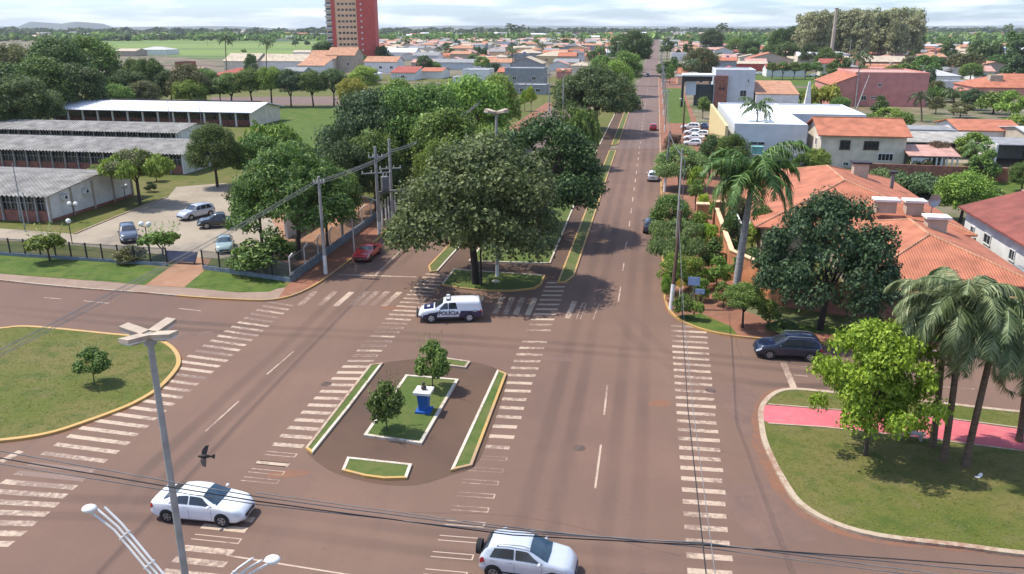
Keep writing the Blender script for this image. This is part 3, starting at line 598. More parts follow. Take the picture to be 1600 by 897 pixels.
PALM = {'royal': palm_mesh(3, 20, 5.2, 2.1, 1.15, 60, .055, -.35, 1.3, feather=.7), 'queen': palm_mesh(4, 26, 4.1, 2.7, 1.05, 60, .035, -.25, 1.4, feather=.25), 'queen2': palm_mesh(8, 28, 4.3, 2.5, 1.1, 60, .035, -.4, 1.35, feather=.25), 'far': palm_mesh(5, 11, 3.2, 1.9, .9, 9, .16, -.1, 1.2)}
for p_ in PALM.values(): p_.materials.append(M('palm_leaf'))
def palm(base, top, kind, mat, label, r=.16, tm='palm_brown', sc=1.0, name='palm_tree', group=None, bulge=1.0, shaft=False, n=10):
    o = root(name, base, label, 'palm tree', group=group); b = Vector(base); t = Vector(top)-b; mb = MB(); k = 9
    pts = [Vector((t.x*(i/k)**1.3, t.y*(i/k)**1.3, t.z*i/k)) for i in range(k+1)]
    pts[0] = pts[0]-Vector((0, 0, .15))
    mb.tube(pts, [r*(1.25 if i == 0 else (1+(bulge-1)*math.sin(math.pi*i/k)))*(1-.25*i/k) for i in range(k+1)], n)
    mb.build('trunk', tm, o)
    if shaft:
        m2 = MB(); m2.tube([t-Vector((0, 0, .1)), t+Vector((0, 0, .8)), t+Vector((0, 0, 1.5))], [r*.85, r*.95, r*.35], 10); m2.build('crownshaft', 'palm_leaf_bright', o); t = t+Vector((0, 0, 1.3))
    c = link('crown', PALM[kind], o, tuple(t), (0, 0, random.random()*6)); c.scale = (sc, sc, sc); setmat(c, mat)
    return o
def ppalm(px, ybase, tx, ty, kind, mat, label, **k):
    """trunk from the ground pixel up to the sight line through (tx, ty) above the same ground row"""
    b = P(px, ybase, .1); u = (tx-800)/1250; v = (ty-448.5)/1250; q = b.y/(CP-v*SP)
    return palm(b, Vector((u*q, b.y, CH-q*(SP+v*CP))), kind, mat, label, **k)
# ================================================================ the planted trees, near to far
# small plaza and west island
ptree(676, 533, 607, 60, 'bush', 'leaf_mid', 'bushy dark green sapling with loose shoots behind the blue plinth', name='young_tree', clear=.12, thin=True, v=0)
ptree(605, 596, 673, 64, 'bush', 'leaf_mid', 'bushy dark green sapling at the near left of the plaza lawn', name='young_tree', clear=.08, thin=True, v=1)
ptree(148, 545, 600, 60, 'bush', 'leaf_mid', 'lone dark green shrub on the rounded yellow-kerbed lawn', name='shrub', cat='shrub', clear=.22, thin=True, v=0)
# median trees
ptree(744, 212, 443, 262, 'dome', 'leaf_grey', 'largest grey-green tree standing on the small kerbed lawn by the police pickup', clear=.23, bark='bark_dark', v=0)
ptree(752, 300, 446, 120, 'loose', 'leaf_grey', 'slim second grey-green tree leaning on the largest median tree', clear=.34, bark='bark_dark', thin=True)
ptree(843, 182, 366, 200, 'dome', 'leaf_dark', 'broad dark green median tree shading the right carriageway', clear=.2, v=1)
ptree(770, 190, 330, 120, 'round', 'leaf_mid', 'green median tree between the two large median crowns', clear=.2)
ptree(738, 108, 262, 135, 'round', 'leaf_light', 'sunlit bright green tree at the far end of the pole line', clear=.2)
ptree(775, 112, 232, 90, 'round', 'leaf_light', 'green tree behind the second wire pole', clear=.2)
ptree(932, 102, 208, 130, 'dome', 'leaf_grey', 'large grey-green tree with visible trunk on the far median lawn', clear=.22, v=2)
ptree(893, 112, 200, 70, 'round', 'leaf_mid', 'round green tree on the left half of the far median lawn', clear=.2)
ptree(958, 92, 172, 72, 'round', 'leaf_light', 'sunlit light green tree behind the grey-green far median tree', clear=.2)
ptree(975, 76, 150, 66, 'round', 'leaf_mid', 'mid green median tree before the dark avenue clump', clear=.2)
ptree(940, 82, 148, 50, 'round', 'leaf_mid', 'mid green tree on the left side of the far median', clear=.2)
ptree(990, 45, 118, 62, 'round', 'leaf_dark', 'very dark large tree over the far avenue median', clear=.2)
ptree(968, 50, 112, 48, 'round', 'leaf_dark', 'dark tree left of the darkest avenue tree', clear=.2)
ptree(900, 165, 262, 74, 'farwide', 'leaf_mid', 'low spreading green tree behind the dark median tree', clear=.25)
ptree(830, 132, 178, 20, 'small', 'leaf_lime', 'small lime green tree at the far side street corner', clear=.3)
ptree(820, 140, 174, 20, 'small', 'leaf_lime', 'small yellow-green shrub before the grey modern house', name='shrub', cat='shrub', clear=.2)
# service street and school trees
for a in ((662, 116, 300, 165, 'oval', 'leaf_mid', 'tallest dark tree in the grove behind the twin poles', .12),
          (575, 138, 300, 160, 'dome', 'leaf_blue', 'broad bluish-green tree at the left of the roadside grove', .12),
          (700, 160, 320, 130, 'round', 'leaf_mid', 'dark tree behind the slim concrete pole in the grove', .12),
          (588, 195, 330, 105, 'round', 'leaf_mid', 'glossy green tree just above the twin pole tops', .15),
          (625, 118, 255, 90, 'round', 'leaf_light', 'bright green tree at the back of the roadside grove', .2),
          (545, 215, 345, 90, 'round', 'leaf_dark', 'shadowy tree behind the fence at the service street', .18),
          (690, 210, 338, 80, 'round', 'leaf_light', 'green tree touching the biggest median crown on its left', .15),
          (610, 240, 332, 75, 'round', 'leaf_dark', 'dark round tree right behind the transformer', .1),
          (715, 235, 330, 100, 'round', 'leaf_olive', 'olive green tree behind the largest median tree', .2)):
    ptree(*a[:7], clear=a[7])
ptree(466, 228, 405, 186, 'dome', 'leaf_mid', 'wide green tree overhanging the black cars by the fence', clear=.24, v=2)
ptree(410, 262, 385, 100, 'loose', 'leaf_olive', 'loose yellowish-green tree above the black pickup', clear=.25)
ptree(512, 250, 385, 95, 'round', 'leaf_dark', 'dark tree right of the white-footed roadside pole', clear=.25)
ptree(535, 255, 372, 80, 'round', 'leaf_mid', 'green tree over the sunlit dirt beside the service street', clear=.25)
ptree(340, 190, 292, 92, 'oval', 'leaf_mid', 'dense round green tree beside the school lawn', clear=.16, v=0)
ptree(405, 205, 285, 84, 'round', 'leaf_mid', 'clumped green tree behind the wide school tree', clear=.1)
ptree(425, 192, 268, 96, 'farwide', 'leaf_light', 'soft yellow-green tree at the edge of the open lawn', clear=.2)
ptree(462, 218, 285, 90, 'round', 'leaf_mid', 'mid green tree between the lawn and the service street', clear=.15)
ptree(220, 224, 320, 106, 'flat', 'leaf_light', 'feathery light green tree before the white gable wall', clear=.38, thin=True)
ptree(218, 234, 319, 92, 'loose', 'leaf_olive', 'thin olive tree with bare forked limbs by the gable wall', clear=.45, thin=True)
ptree(78, 357, 408, 62, 'bush', 'leaf_light', 'light green shrub growing through the black fence', name='shrub', cat='shrub', clear=.05, v=2)
ptree(255, 355, 402, 62, 'bush', 'leaf_light', 'yellowish shrub in front of the dark SUV by the fence', name='shrub', cat='shrub', clear=.1, v=2)
ptree(236, 284, 300, 22, 'small', 'leaf_dark', 'small clipped dark shrub at the end of the gable wall', name='shrub', cat='shrub', clear=.02)
ptree(415, 365, 425, 120, 'small', 'leaf_mid', 'low leafy shrub behind the corner of the black fence', name='shrub', cat='shrub', clear=.02)
ptree(205, 385, 410, 60, 'small', 'leaf_olive', 'dry low shrub row below the dark SUV', name='shrub', cat='shrub', clear=.02)
# west woodland
for i, a in enumerate(((40, 112, 215, 120, 'leaf_dark', 'very dark broad tree at the left edge above the long roofs'), (105, 52, 175, 120, 'leaf_dark', 'tall dark tree in the left woodland'),
          (150, 50, 170, 105, 'leaf_mid', 'tallest green tree of the left woodland'), (30, 60, 165, 90, 'leaf_olive', 'dull brownish-green tree at the far left corner'),
          (75, 85, 190, 110, 'leaf_mid', 'mid green tree in the middle of the left woodland'), (130, 95, 186, 100, 'leaf_dark', 'dark tree just left of the white-roofed block'),
          (10, 90, 200, 110, 'leaf_dark', 'dark crown cut by the left edge of the view'), (165, 118, 175, 66, 'leaf_mid', 'round tree behind the left end of the white-roofed block'),
          (205, 105, 172, 72, 'leaf_dark', 'dark tree behind the white-roofed block'), (240, 85, 165, 60, 'leaf_mid', 'yellow-green topped tree near the brick tower'),
          (300, 97, 168, 74, 'leaf_olive', 'olive round tree below the brick tower'), (215, 88, 158, 50, 'leaf_mid', 'green tree between the woodland and the brick tower'), (65, 130, 205, 90, 'leaf_dark', 'low dark tree behind the upper corrugated roof'))):
    ptree(a[0], a[1], a[2], a[3], 'oval' if i < 2 else 'round', a[4], a[5], clear=.1)
for i, (x, y, w_, m_) in enumerate(((362, 112, 62, 'leaf_mid'), (395, 104, 56, 'leaf_mid'), (425, 100, 56, 'leaf_light'), (455, 106, 52, 'leaf_blue'), (490, 108, 52, 'leaf_mid'), (522, 103, 54, 'leaf_grey'), (345, 118, 40, 'leaf_dark'))):
    ptree(x, y, 167, w_, 'round', m_, ['leftmost', 'second', 'third', 'fourth', 'fifth', 'last', 'low first'][i]+' street tree of the row above the open school lawn', clear=.28, group='street trees behind the school lawn')
ptree(395, 82, 130, 26, 'small', 'leaf_dark', 'dark garden tree between the beige roofs', clear=.2)
# east side: garden corner
ptree(1281, 304, 516, 205, 'dome', 'leaf_blue', 'large dense dark green tree before the terracotta roof', clear=.16, bark='bark_dark', v=2)
ptree(1160, 443, 513, 74, 'round', 'leaf_mid', 'small glossy street tree at the corner below the leaning palm', clear=.42, bark='bark_dark')
ptree(1352, 500, 712, 200, 'lime', 'leaf_lime', 'bright lime green tree over the pink cycle path', clear=.13, bark='bark', thin=True, v=0)
def shrub(px, yt, yb, w_, m_, label, kind='small', **k): ptree(px, yt, yb, w_, kind, m_, label, name='shrub', cat='shrub', clear=k.pop('clear', .05), **k)
ptree(1062, 225, 296, 102, 'oval', 'leaf_pale', 'rounded pale green tree beside the parked white hatchback', clear=.12, v=1)
shrub(1047, 302, 362, 75, 'leaf_mid', 'dark rounded shrub over the avenue kerb beside the dark parked car', 'round')
shrub(1050, 337, 398, 80, 'leaf_pale', 'upper flat-clipped pale shrub covering the dark parked car', 'flat', clear=.35)
shrub(1056, 361, 428, 90, 'leaf_pale', 'lower flat-clipped pale shrub beside the wooden pole', 'flat', clear=.35)
shrub(1070, 335, 390, 56, 'leaf_pale', 'small pale clipped shrub behind the wooden pole', 'flat', clear=.3)
shrub(1052, 395, 462, 58, 'leaf_light', 'loose light shrub at the foot of the wooden pole', 'loose')
shrub(1078, 402, 452, 56, 'leaf_light', 'loose shrub in the corner bed left of the orange wall', 'loose')
shrub(1112, 369, 425, 51, 'leaf_mid', 'conical dark shrub against the orange wall', 'cone')
shrub(1105, 349, 392, 43, 'leaf_lime', 'lime shrub by the end of the orange wall')
shrub(1120, 402, 450, 53, 'leaf_light', 'light shrub against the orange wall near the palm')
shrub(1088, 327, 368, 41, 'leaf_light', 'yellow-green shrub by the orange gate pillar')
shrub(1066, 459, 497, 36, 'leaf_mid', 'spiky low plant at the foot of the street signs', 'bush')
shrub(1084, 467, 500, 29, 'leaf_light', 'small light plant on the corner lawn', 'bush')
shrub(1225, 502, 522, 52, 'leaf_dark', 'low clipped dark hedge bush behind the navy SUV')
shrub(1086, 259, 318, 36, 'leaf_lime', 'yellow flowering small tree left of the leaning palm', clear=.3)
shrub(1086, 280, 330, 31, 'leaf_mid', 'small green garden tree under the yellow one', clear=.35)
ptree(1108, 208, 278, 46, 'round', 'leaf_dark', 'dark glossy tree behind the parked white cars', clear=.15)
ptree(1140, 205, 290, 64, 'round', 'leaf_mid', 'bright green tree behind the leaning palm crown', clear=.15)
ptree(1050, 210, 252, 36, 'loose', 'leaf_dry', 'small leafless brown tree on the avenue pavement', clear=.3)
ptree(1150, 300, 370, 50, 'loose', 'leaf_olive', 'twiggy bare shrub behind the orange wall', clear=.1)
ptree(1188, 318, 388, 44, 'small', 'leaf_mid', 'green garden shrub beside the terracotta roof', clear=.1, name='shrub', cat='shrub')
ptree(1140, 335, 402, 50, 'small', 'leaf_dark', 'dark garden shrub inside the orange wall', clear=.05, name='shrub', cat='shrub')
ptree(1165, 380, 440, 60, 'small', 'leaf_dark', 'low dark garden shrub left of the large dark tree', clear=.05, name='shrub', cat='shrub')
ptree(1240, 262, 330, 50, 'small', 'leaf_olive', 'dull garden tree behind the palm crown', clear=.1)
ptree(1272, 228, 282, 50, 'round', 'leaf_light', 'rounded green tree before the cream two-storey house', clear=.08)
ptree(1222, 240, 290, 50, 'small', 'leaf_mid', 'green tree right of the leaning palm crown', clear=.08)
ptree(1250, 238, 282, 40, 'small', 'leaf_mid', 'low green tree between the hall and the terracotta roof', clear=.05)
ptree(1500, 262, 348, 100, 'round', 'leaf_light', 'large leafed green tree right of the terracotta ridge', clear=.08)
shrub(1390, 258, 300, 110, 'leaf_pale', 'bluish leafy crop bed behind the terracotta roof', 'flat', clear=0.02)
shrub(1450, 262, 306, 120, 'leaf_blue', 'dark leafy bed behind the terracotta roof', 'flat', clear=.02)
shrub(1545, 292, 335, 90, 'leaf_mid', 'rough green bushes beside the red-roofed house', clear=.02)
shrub(1402, 415, 436, 40, 'leaf_light', 'light shrub in the narrow bed behind the brick wall', clear=.02)
shrub(1378, 412, 436, 30, 'leaf_mid', 'dark narrow shrub under the terracotta eave', clear=.02)
ptree(1535, 232, 285, 52, 'small', 'leaf_mid', 'banana-like green clump by the car yard', clear=.05)
ptree(1465, 218, 262, 50, 'loose', 'leaf_dry', 'dry brownish tree beside the car yard', clear=.2)
ptree(1515, 205, 258, 60, 'small', 'leaf_light', 'light green tree beside the dry tree at the yard', clear=.2)
ptree(1372, 148, 188, 30, 'small', 'leaf_dark', 'dark tree at the corner of the pink hall', clear=.1)
ptree(1385, 165, 200, 60, 'small', 'leaf_light', 'light green bushes before the pink hall', clear=.05)
ptree(1282, 132, 170, 66, 'farwide', 'leaf_yellow', 'yellow-green spreading tree left of the pink hall', clear=.15)
ptree(1298, 97, 140, 46, 'small', 'leaf_mid', 'bright round tree above the pink hall', clear=.08)
ptree(1092, 72, 128, 64, 'round', 'leaf_olive', 'large pale olive tree behind the grey modern house', clear=.1)
ptree(1098, 150, 186, 26, 'small', 'leaf_mid', 'small tree in front of the modern house portal', clear=.2)
ptree(1042, 58, 92, 22, 'small', 'leaf_dark', 'dark tree at the right kerb of the far avenue', clear=.2)
for i, x in enumerate((1206, 1222, 1240, 1258, 1274)): ptree(x, 96, 124, 26, 'small', 'leaf_mid', ['first', 'second', 'third', 'fourth', 'fifth'][i]+' round clipped tree from the left in the row over parked cars', clear=.35, group='clipped trees over the parked cars')
ptree(1580, 140, 185, 60, 'small', 'leaf_light', 'yellowish leafy tree before the grey sheds at right', clear=.05)
ptree(1552, 138, 178, 60, 'small', 'leaf_mid', 'green leafy tree behind the orange shed roof', clear=.05)
ptree(1590, 60, 130, 46, 'tall', 'leaf_blue', 'dark tall pine at the right edge', clear=.1, name='pine_tree')
ptree(1577, 48, 128, 34, 'tall', 'leaf_dark', 'second dark tall pine beside the right edge', clear=.1, name='pine_tree')
ptree(1478, 62, 96, 36, 'cone', 'leaf_dark', 'dark conical tree in the right middle distance', clear=.03)
ptree(1535, 62, 112, 60, 'farwide', 'leaf_dark', 'wide dark tree left of the right-edge pines', clear=.1)
ptree(1505, 82, 122, 56, 'farwide', 'leaf_olive', 'umbrella-shaped olive tree in the right middle distance', clear=.35)
ptree(1445, 82, 122, 50, 'small', 'leaf_mid', 'round green tree left of the grey pyramid roof', clear=.1)
ptree(1410, 98, 125, 50, 'small', 'leaf_mid', 'leafy hedge tree before the cream long roof', clear=.05)
# palms
ppalm(1148, 468, 1174, 294, 'royal', 'palm_leaf_bright', 'leaning royal palm with smooth grey trunk by the orange wall', r=.31, tm='palm_grey', bulge=1.15, shaft=True, sc=1.1)
q_ = 'queen palms on the east lawn'
ppalm(1457, 697, 1478, 490, 'queen', 'palm_leaf_dusty', 'leftmost slender palm of the group beyond the cycle path', r=.19, sc=1.0, group=q_)
ppalm(1474, 720, 1506, 478, 'queen2', 'palm_leaf_dusty', 'tallest palm of the group, second from the left', r=.19, sc=1.0, group=q_)
ppalm(1508, 728, 1560, 505, 'queen', 'palm_leaf_dusty', 'nearest palm of the group with brown skirt, leaning right', r=.2, sc=1.0, group=q_)
ppalm(1592, 690, 1608, 545, 'queen2', 'palm_leaf_dusty', 'half hidden palm at the right edge of the lawn', r=.19, sc=.85, group=q_)
ppalm(1180, 240, 1184, 168, 'far', 'palm_leaf', 'slender palm in front of the white hall roof', r=.18, tm='palm_grey', sc=1.25)
ppalm(1336, 170, 1344, 90, 'far', 'palm_leaf', 'tall leaning palm left of the pink hall', r=.2, tm='palm_grey', sc=1.4)
ppalm(1440, 190, 1438, 152, 'far', 'palm_leaf', 'short palm right of the pink hall', r=.2, sc=1.1)
ppalm(1490, 180, 1488, 145, 'far', 'palm_leaf', 'short palm behind the grey sheds', r=.2, sc=1.0)
ppalm(355, 120, 352, 62, 'far', 'palm_leaf', 'left dark palm above the beige roofs', r=.25, sc=1.5)
ppalm(417, 112, 416, 66, 'far', 'palm_leaf', 'right dark palm above the beige roofs', r=.25, sc=1.6)
ppalm(800, 82, 798, 42, 'far', 'palm_leaf', 'skyline palm left of the avenue', r=.3, sc=2.2)
ppalm(812, 82, 812, 44, 'far', 'palm_leaf', 'second skyline palm left of the avenue', r=.3, sc=2.0)
ppalm(1130, 90, 1128, 42, 'far', 'palm_leaf', 'skyline palm above the white tower house', r=.3, sc=2.0)
ppalm(1330, 95, 1328, 60, 'far', 'palm_leaf', 'dark palm below the eucalyptus grove', r=.3, sc=1.8)
ppalm(1574, 90, 1576, 42, 'far', 'palm_leaf', 'skyline palm by the long white warehouse', r=.3, sc=1.6)
ppalm(1525, 268, 1524, 232, 'far', 'palm_leaf_bright', 'bright palm beside the car yard', r=.2, sc=.9)

for i, a in enumerate(((185, 128, 178, 60, 'leaf_mid', 'green round tree left of the first woodland palm view, above the white roof'), (268, 108, 166, 66, 'leaf_dark', 'dark round tree just right of the white-roof ridge start'), (322, 104, 160, 56, 'leaf_mid', 'green tree before the red hip-roofed house'), (300, 120, 170, 60, 'leaf_light', 'lighter green tree in the belt above the white roof'), (228, 124, 174, 62, 'leaf_olive', 'olive green tree in the belt above the white roof'), (570, 100, 150, 60, 'leaf_light', 'yellow-green tree right of the last street tree'), (552, 118, 178, 58, 'leaf_yellow', 'yellowish tree at the right end of the open lawn'))):
    ptree(a[0], a[1], a[2], a[3], 'round', a[4], a[5], clear=.12)
shrub(1100, 300, 340, 30, 'leaf_lime', 'yellow-green bush at the garden gate')
shrub(1095, 435, 470, 34, 'leaf_light', 'leafy low bush between the blue sign and the wall')
shrub(1130, 440, 478, 40, 'leaf_mid', 'green bush at the foot of the leaning palm')
shrub(1118, 318, 352, 34, 'leaf_mid', 'round bush left of the palm by the gate pillars')
shrub(1175, 345, 392, 46, 'leaf_light', 'light green bush beside the pergola')
shrub(1200, 470, 508, 40, 'leaf_mid', 'bush at the brick wall left of the large dark tree')
shrub(1040, 428, 470, 20, 'leaf_light', 'thin kerbside bush beside the wooden pole', 'loose')

ptree(508, 62, 104, 46, 'round', 'leaf_dark', 'dark round tree at the left foot of the red tower', clear=.1)
ptree(598, 70, 104, 34, 'small', 'leaf_dark', 'dark tree at the right foot of the red tower', clear=.1)
ptree(566, 84, 106, 30, 'small', 'leaf_mid', 'small green tree before the tower base', clear=.1)
ptree(585, 88, 110, 26, 'small', 'leaf_light', 'small light tree beside the white gabled house below the tower', clear=.1)
for x, yt, yb, w_, k_, m_, l in ((1310, 80, 128, 34, 'small', 'leaf_dark', 'dark tree behind the tall leaning pole'), (1288, 72, 112, 40, 'round', 'leaf_mid', 'round tree above the clipped row, left of the leaning palm'),
  (1262, 66, 104, 34, 'small', 'leaf_dark', 'dark tree beyond the end of the clipped row'), (1228, 62, 98, 40, 'round', 'leaf_dark', 'dark green tree over the wide low terracotta gable'), (1202, 68, 96, 34, 'small', 'leaf_mid', 'green tree above the red-walled shelter'),
  (1170, 60, 92, 38, 'round', 'leaf_dark', 'dark tree behind the square white tower, right side'), (1150, 56, 88, 34, 'round', 'leaf_mid', 'leafy tree just right of the square white tower'), (1110, 44, 84, 44, 'round', 'leaf_dark', 'tall dark tree behind the salmon pink house'),
  (1395, 100, 132, 40, 'round', 'leaf_mid', 'leafy tree hiding the foot of the cream-roofed house'), (1350, 102, 126, 34, 'small', 'leaf_mid', 'low hedge tree under the brick wall of the cream-roofed house'), (1425, 84, 118, 44, 'farwide', 'leaf_olive', 'flat-topped olive tree right of the cream-roofed house'),
  (1465, 88, 118, 36, 'round', 'leaf_dark', 'dark tree above the grey pyramid roof'), (1515, 96, 128, 40, 'round', 'leaf_mid', 'round tree right of the grey pyramid roof'), (1555, 84, 116, 44, 'round', 'leaf_dark', 'dark tree under the right-edge pines'),
  (1458, 130, 158, 40, 'flat', 'leaf_mid', 'clipped flat hedge tree before the low white annex'), (1490, 134, 160, 50, 'flat', 'leaf_mid', 'longer clipped hedge tree right of the white annex'), (1518, 138, 172, 46, 'round', 'leaf_blue', 'bluish garden tree left of the yellowish leafy one'),
  (1462, 150, 178, 30, 'small', 'leaf_olive', 'dry shrub near the blue-grey car on the drive'), (1500, 158, 184, 40, 'small', 'leaf_olive', 'brownish garden shrub behind the orange shed roof'), (1408, 172, 206, 40, 'small', 'leaf_mid', 'green bush at the right foot of the pink hall'),
  (1350, 176, 204, 40, 'small', 'leaf_mid', 'bush in front of the pink hall door'), (1312, 150, 178, 36, 'round', 'leaf_mid', 'green tree at the left corner of the pink hall'), (1250, 138, 164, 36, 'small', 'leaf_mid', 'garden tree between the fin and the yellow-green tree'),
  (1228, 134, 160, 28, 'small', 'leaf_dark', 'dark bush right of the white fin'), (1580, 178, 214, 44, 'small', 'leaf_light', 'leafy bush at the right end of the yard'), (1596, 250, 300, 50, 'round', 'leaf_mid', 'garden tree before the blank white wall at the right edge'),
  (1440, 245, 268, 50, 'farwide', 'leaf_olive', 'low spreading shrub right of the white terrace'), (1075, 62, 92, 20, 'small', 'leaf_dark', 'dark shrub tree before the low white house with annex'), (1052, 86, 116, 18, 'small', 'leaf_mid', 'small kerbside tree up the far right kerb'),
  (1046, 100, 132, 18, 'small', 'leaf_mid', 'kerbside tree beside the lawn of the grey cubic house'), (20, 208, 226, 40, 'small', 'leaf_light', 'weedy green bush between the second and third school roofs'), (150, 214, 232, 40, 'small', 'leaf_light', 'bush between the upper school blocks'),
  (245, 262, 284, 30, 'small', 'leaf_light', 'small bush at the corner of the second school block'), (150, 258, 276, 30, 'small', 'leaf_light', 'bush peeping over the nearest school roof')):
    ptree(x, yt, yb, w_, k_, m_, l, clear=.1)

for x, yt, w_, l in ((1238, 38, 46, 'dark tree at the left foot of the eucalyptus grove'), (1266, 42, 42, 'second dark tree under the left eucalyptus'), (1290, 40, 44, 'dark tree hiding the foot of the chimney stack'), (1316, 44, 40, 'dark tree right of the chimney stack foot'),
    (1342, 42, 44, 'dark tree under the middle eucalyptus'), (1368, 46, 36, 'dark tree left of the bright yellow hall'), (1216, 42, 40, 'green tree left of the whole eucalyptus grove'), (1405, 52, 30, 'tree before the bright yellow hall'), (1428, 44, 34, 'dark tree at the right foot of the eucalyptus grove')):
    ptree(x, yt, 90, w_, 'round', 'leaf_dark' if x % 4 else 'leaf_mid', l, clear=.06)
# ================================================================ buildings
def striped(name, c1, c2, period, axis='X', rough=.8, soft=.5, mottle=.25, rows=0):
    m = bpy.data.materials.new(name); m.use_nodes = True; t = m.node_tree; b = t.nodes['Principled BSDF']; b.inputs['Roughness'].default_value = rough; b.inputs['Specular IOR Level'].default_value = .3
    tc = node(m, 'ShaderNodeTexCoord'); L = t.links.new
    wv = node(m, 'ShaderNodeTexWave', bands_direction=axis); wv.inputs['Scale'].default_value = 3.1416/10/period*2; wv.inputs['Distortion'].default_value = .15
    n = node(m, 'ShaderNodeTexNoise'); n.inputs['Scale'].default_value = .6; n.inputs['Detail'].default_value = 8
    n2 = node(m, 'ShaderNodeTexNoise'); n2.inputs['Scale'].default_value = 5; n2.inputs['Detail'].default_value = 4
    x = node(m, 'ShaderNodeMix', data_type='RGBA'); x.inputs['A'].default_value = (*c1, 1); x.inputs['B'].default_value = (*c2, 1)
    ad = node(m, 'ShaderNodeMath', operation='MULTIPLY_ADD'); ad.inputs[1].default_value = soft; mr = node(m, 'ShaderNodeMapRange'); mr.inputs['From Min'].default_value = .25; mr.inputs['From Max'].default_value = .35+soft+.5
    hs = node(m, 'ShaderNodeHueSaturation'); m2 = node(m, 'ShaderNodeMapRange'); m2.inputs['From Min'].default_value = .3; m2.inputs['From Max'].default_value = .7; m2.inputs['To Min'].default_value = 1-mottle; m2.inputs['To Max'].default_value = 1+mottle
    for q in (wv, n, n2): L(tc.outputs['Object'], q.inputs['Vector'])
    L(wv.outputs['Fac'], ad.inputs[0]); L(n2.outputs[0], ad.inputs[2]); L(ad.outputs[0], mr.inputs[0]); L(mr.outputs[0], x.inputs['Factor'])
    L(n.outputs[0], m2.inputs[0]); L(m2.outputs[0], hs.inputs['Value']); L(x.outputs['Result'], hs.inputs['Color']); L(hs.outputs[0], b.inputs['Base Color'])
    bp = node(m, 'ShaderNodeBump'); bp.inputs['Strength'].default_value = .5; bp.inputs['Distance'].default_value = period*.25; L(wv.outputs['Fac'], bp.inputs['Height']); L(bp.outputs[0], b.inputs['Normal'])
    MATS[name] = m
striped('tile_terracotta', (.34, .115, .062), (.44, .165, .092), .45, 'X'); striped('tile_terracotta_side', (.34, .115, .062), (.44, .165, .092), .45, 'Y')
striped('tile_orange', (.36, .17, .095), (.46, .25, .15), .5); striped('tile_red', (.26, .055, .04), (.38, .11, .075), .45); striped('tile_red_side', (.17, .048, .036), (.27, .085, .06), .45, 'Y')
striped('tile_pink', (.40, .21, .17), (.52, .32, .26), .5); striped('tile_beige', (.38, .31, .22), (.50, .42, .31), .5); striped('tile_brown', (.16, .10, .075), (.24, .16, .12), .5)
striped('sheet_grey', (.20, .20, .20), (.29, .29, .285), .9); striped('sheet_dark', (.11, .115, .12), (.16, .165, .175), .9); striped('sheet_white', (.62, .63, .65), (.74, .75, .77), .9, mottle=.06)
striped('fibre_cement', (.25, .23, .20), (.40, .375, .335), 1.1, 'Y', mottle=.35); striped('sheet_pale', (.38, .38, .38), (.50, .49, .48), .9, mottle=.15)
pmat('wall_white', (.66, .64, .60), .85, var=.12, scale=.7, objvar=.06); pmat('wall_cream', (.62, .54, .42), .85, var=.14, scale=.7, objvar=.06); pmat('wall_beige', (.40, .33, .25), .85, var=.15, scale=.7, objvar=.1)
pmat('wall_grey', (.27, .275, .28), .85, var=.14, scale=.6, objvar=.08); pmat('wall_lightgrey', (.54, .56, .58), .8, var=.08, scale=.5, objvar=.05); pmat('wall_pink', (.55, .23, .19), .85, var=.12, scale=.5, objvar=.05)
pmat('wall_orange', (.46, .19, .085), .85, var=.22, scale=.9); pmat('wall_brick', (.26, .105, .075), .85, var=.25, scale=1.5); pmat('wall_yellow', (.58, .47, .24), .85, var=.1, objvar=.05); pmat('wall_blue', (.06, .10, .30), .7)
pmat('wall_red', (.50, .085, .065), .75, var=.1, scale=.4); pmat('wall_salmon', (.74, .46, .27), .8, var=.08, scale=.4); pmat('roof_white', (.78, .78, .77), .6, var=.05, scale=.25); pmat('roof_cool', (.50, .54, .60), .6, var=.06, scale=.25)
pmat('concrete', (.32, .30, .27), .85, var=.2, scale=1.5, bump=.2); pmat('concrete_dark', (.16, .16, .155), .85, var=.25, scale=1.2); pmat('white_paint', (.66, .64, .60), .6, var=.1); pmat('dark_trim', (.035, .03, .03), .6, var=.2); pmat('timber', (.11, .065, .045), .85, var=.35, bump=.3, stretch=(6, 6, .6))
pmat('dark_metal', (.03, .032, .035), .5, .3); pmat('grey_metal', (.30, .31, .32), .45, .5, var=.15)
pmat('glass_dark', (.020, .024, .030), .12, 0, var=.3, spec=.8); pmat('glass_blue', (.015, .04, .065), .08, 0, var=.3, spec=.9); pmat('solar', (.03, .035, .06), .3, .2)
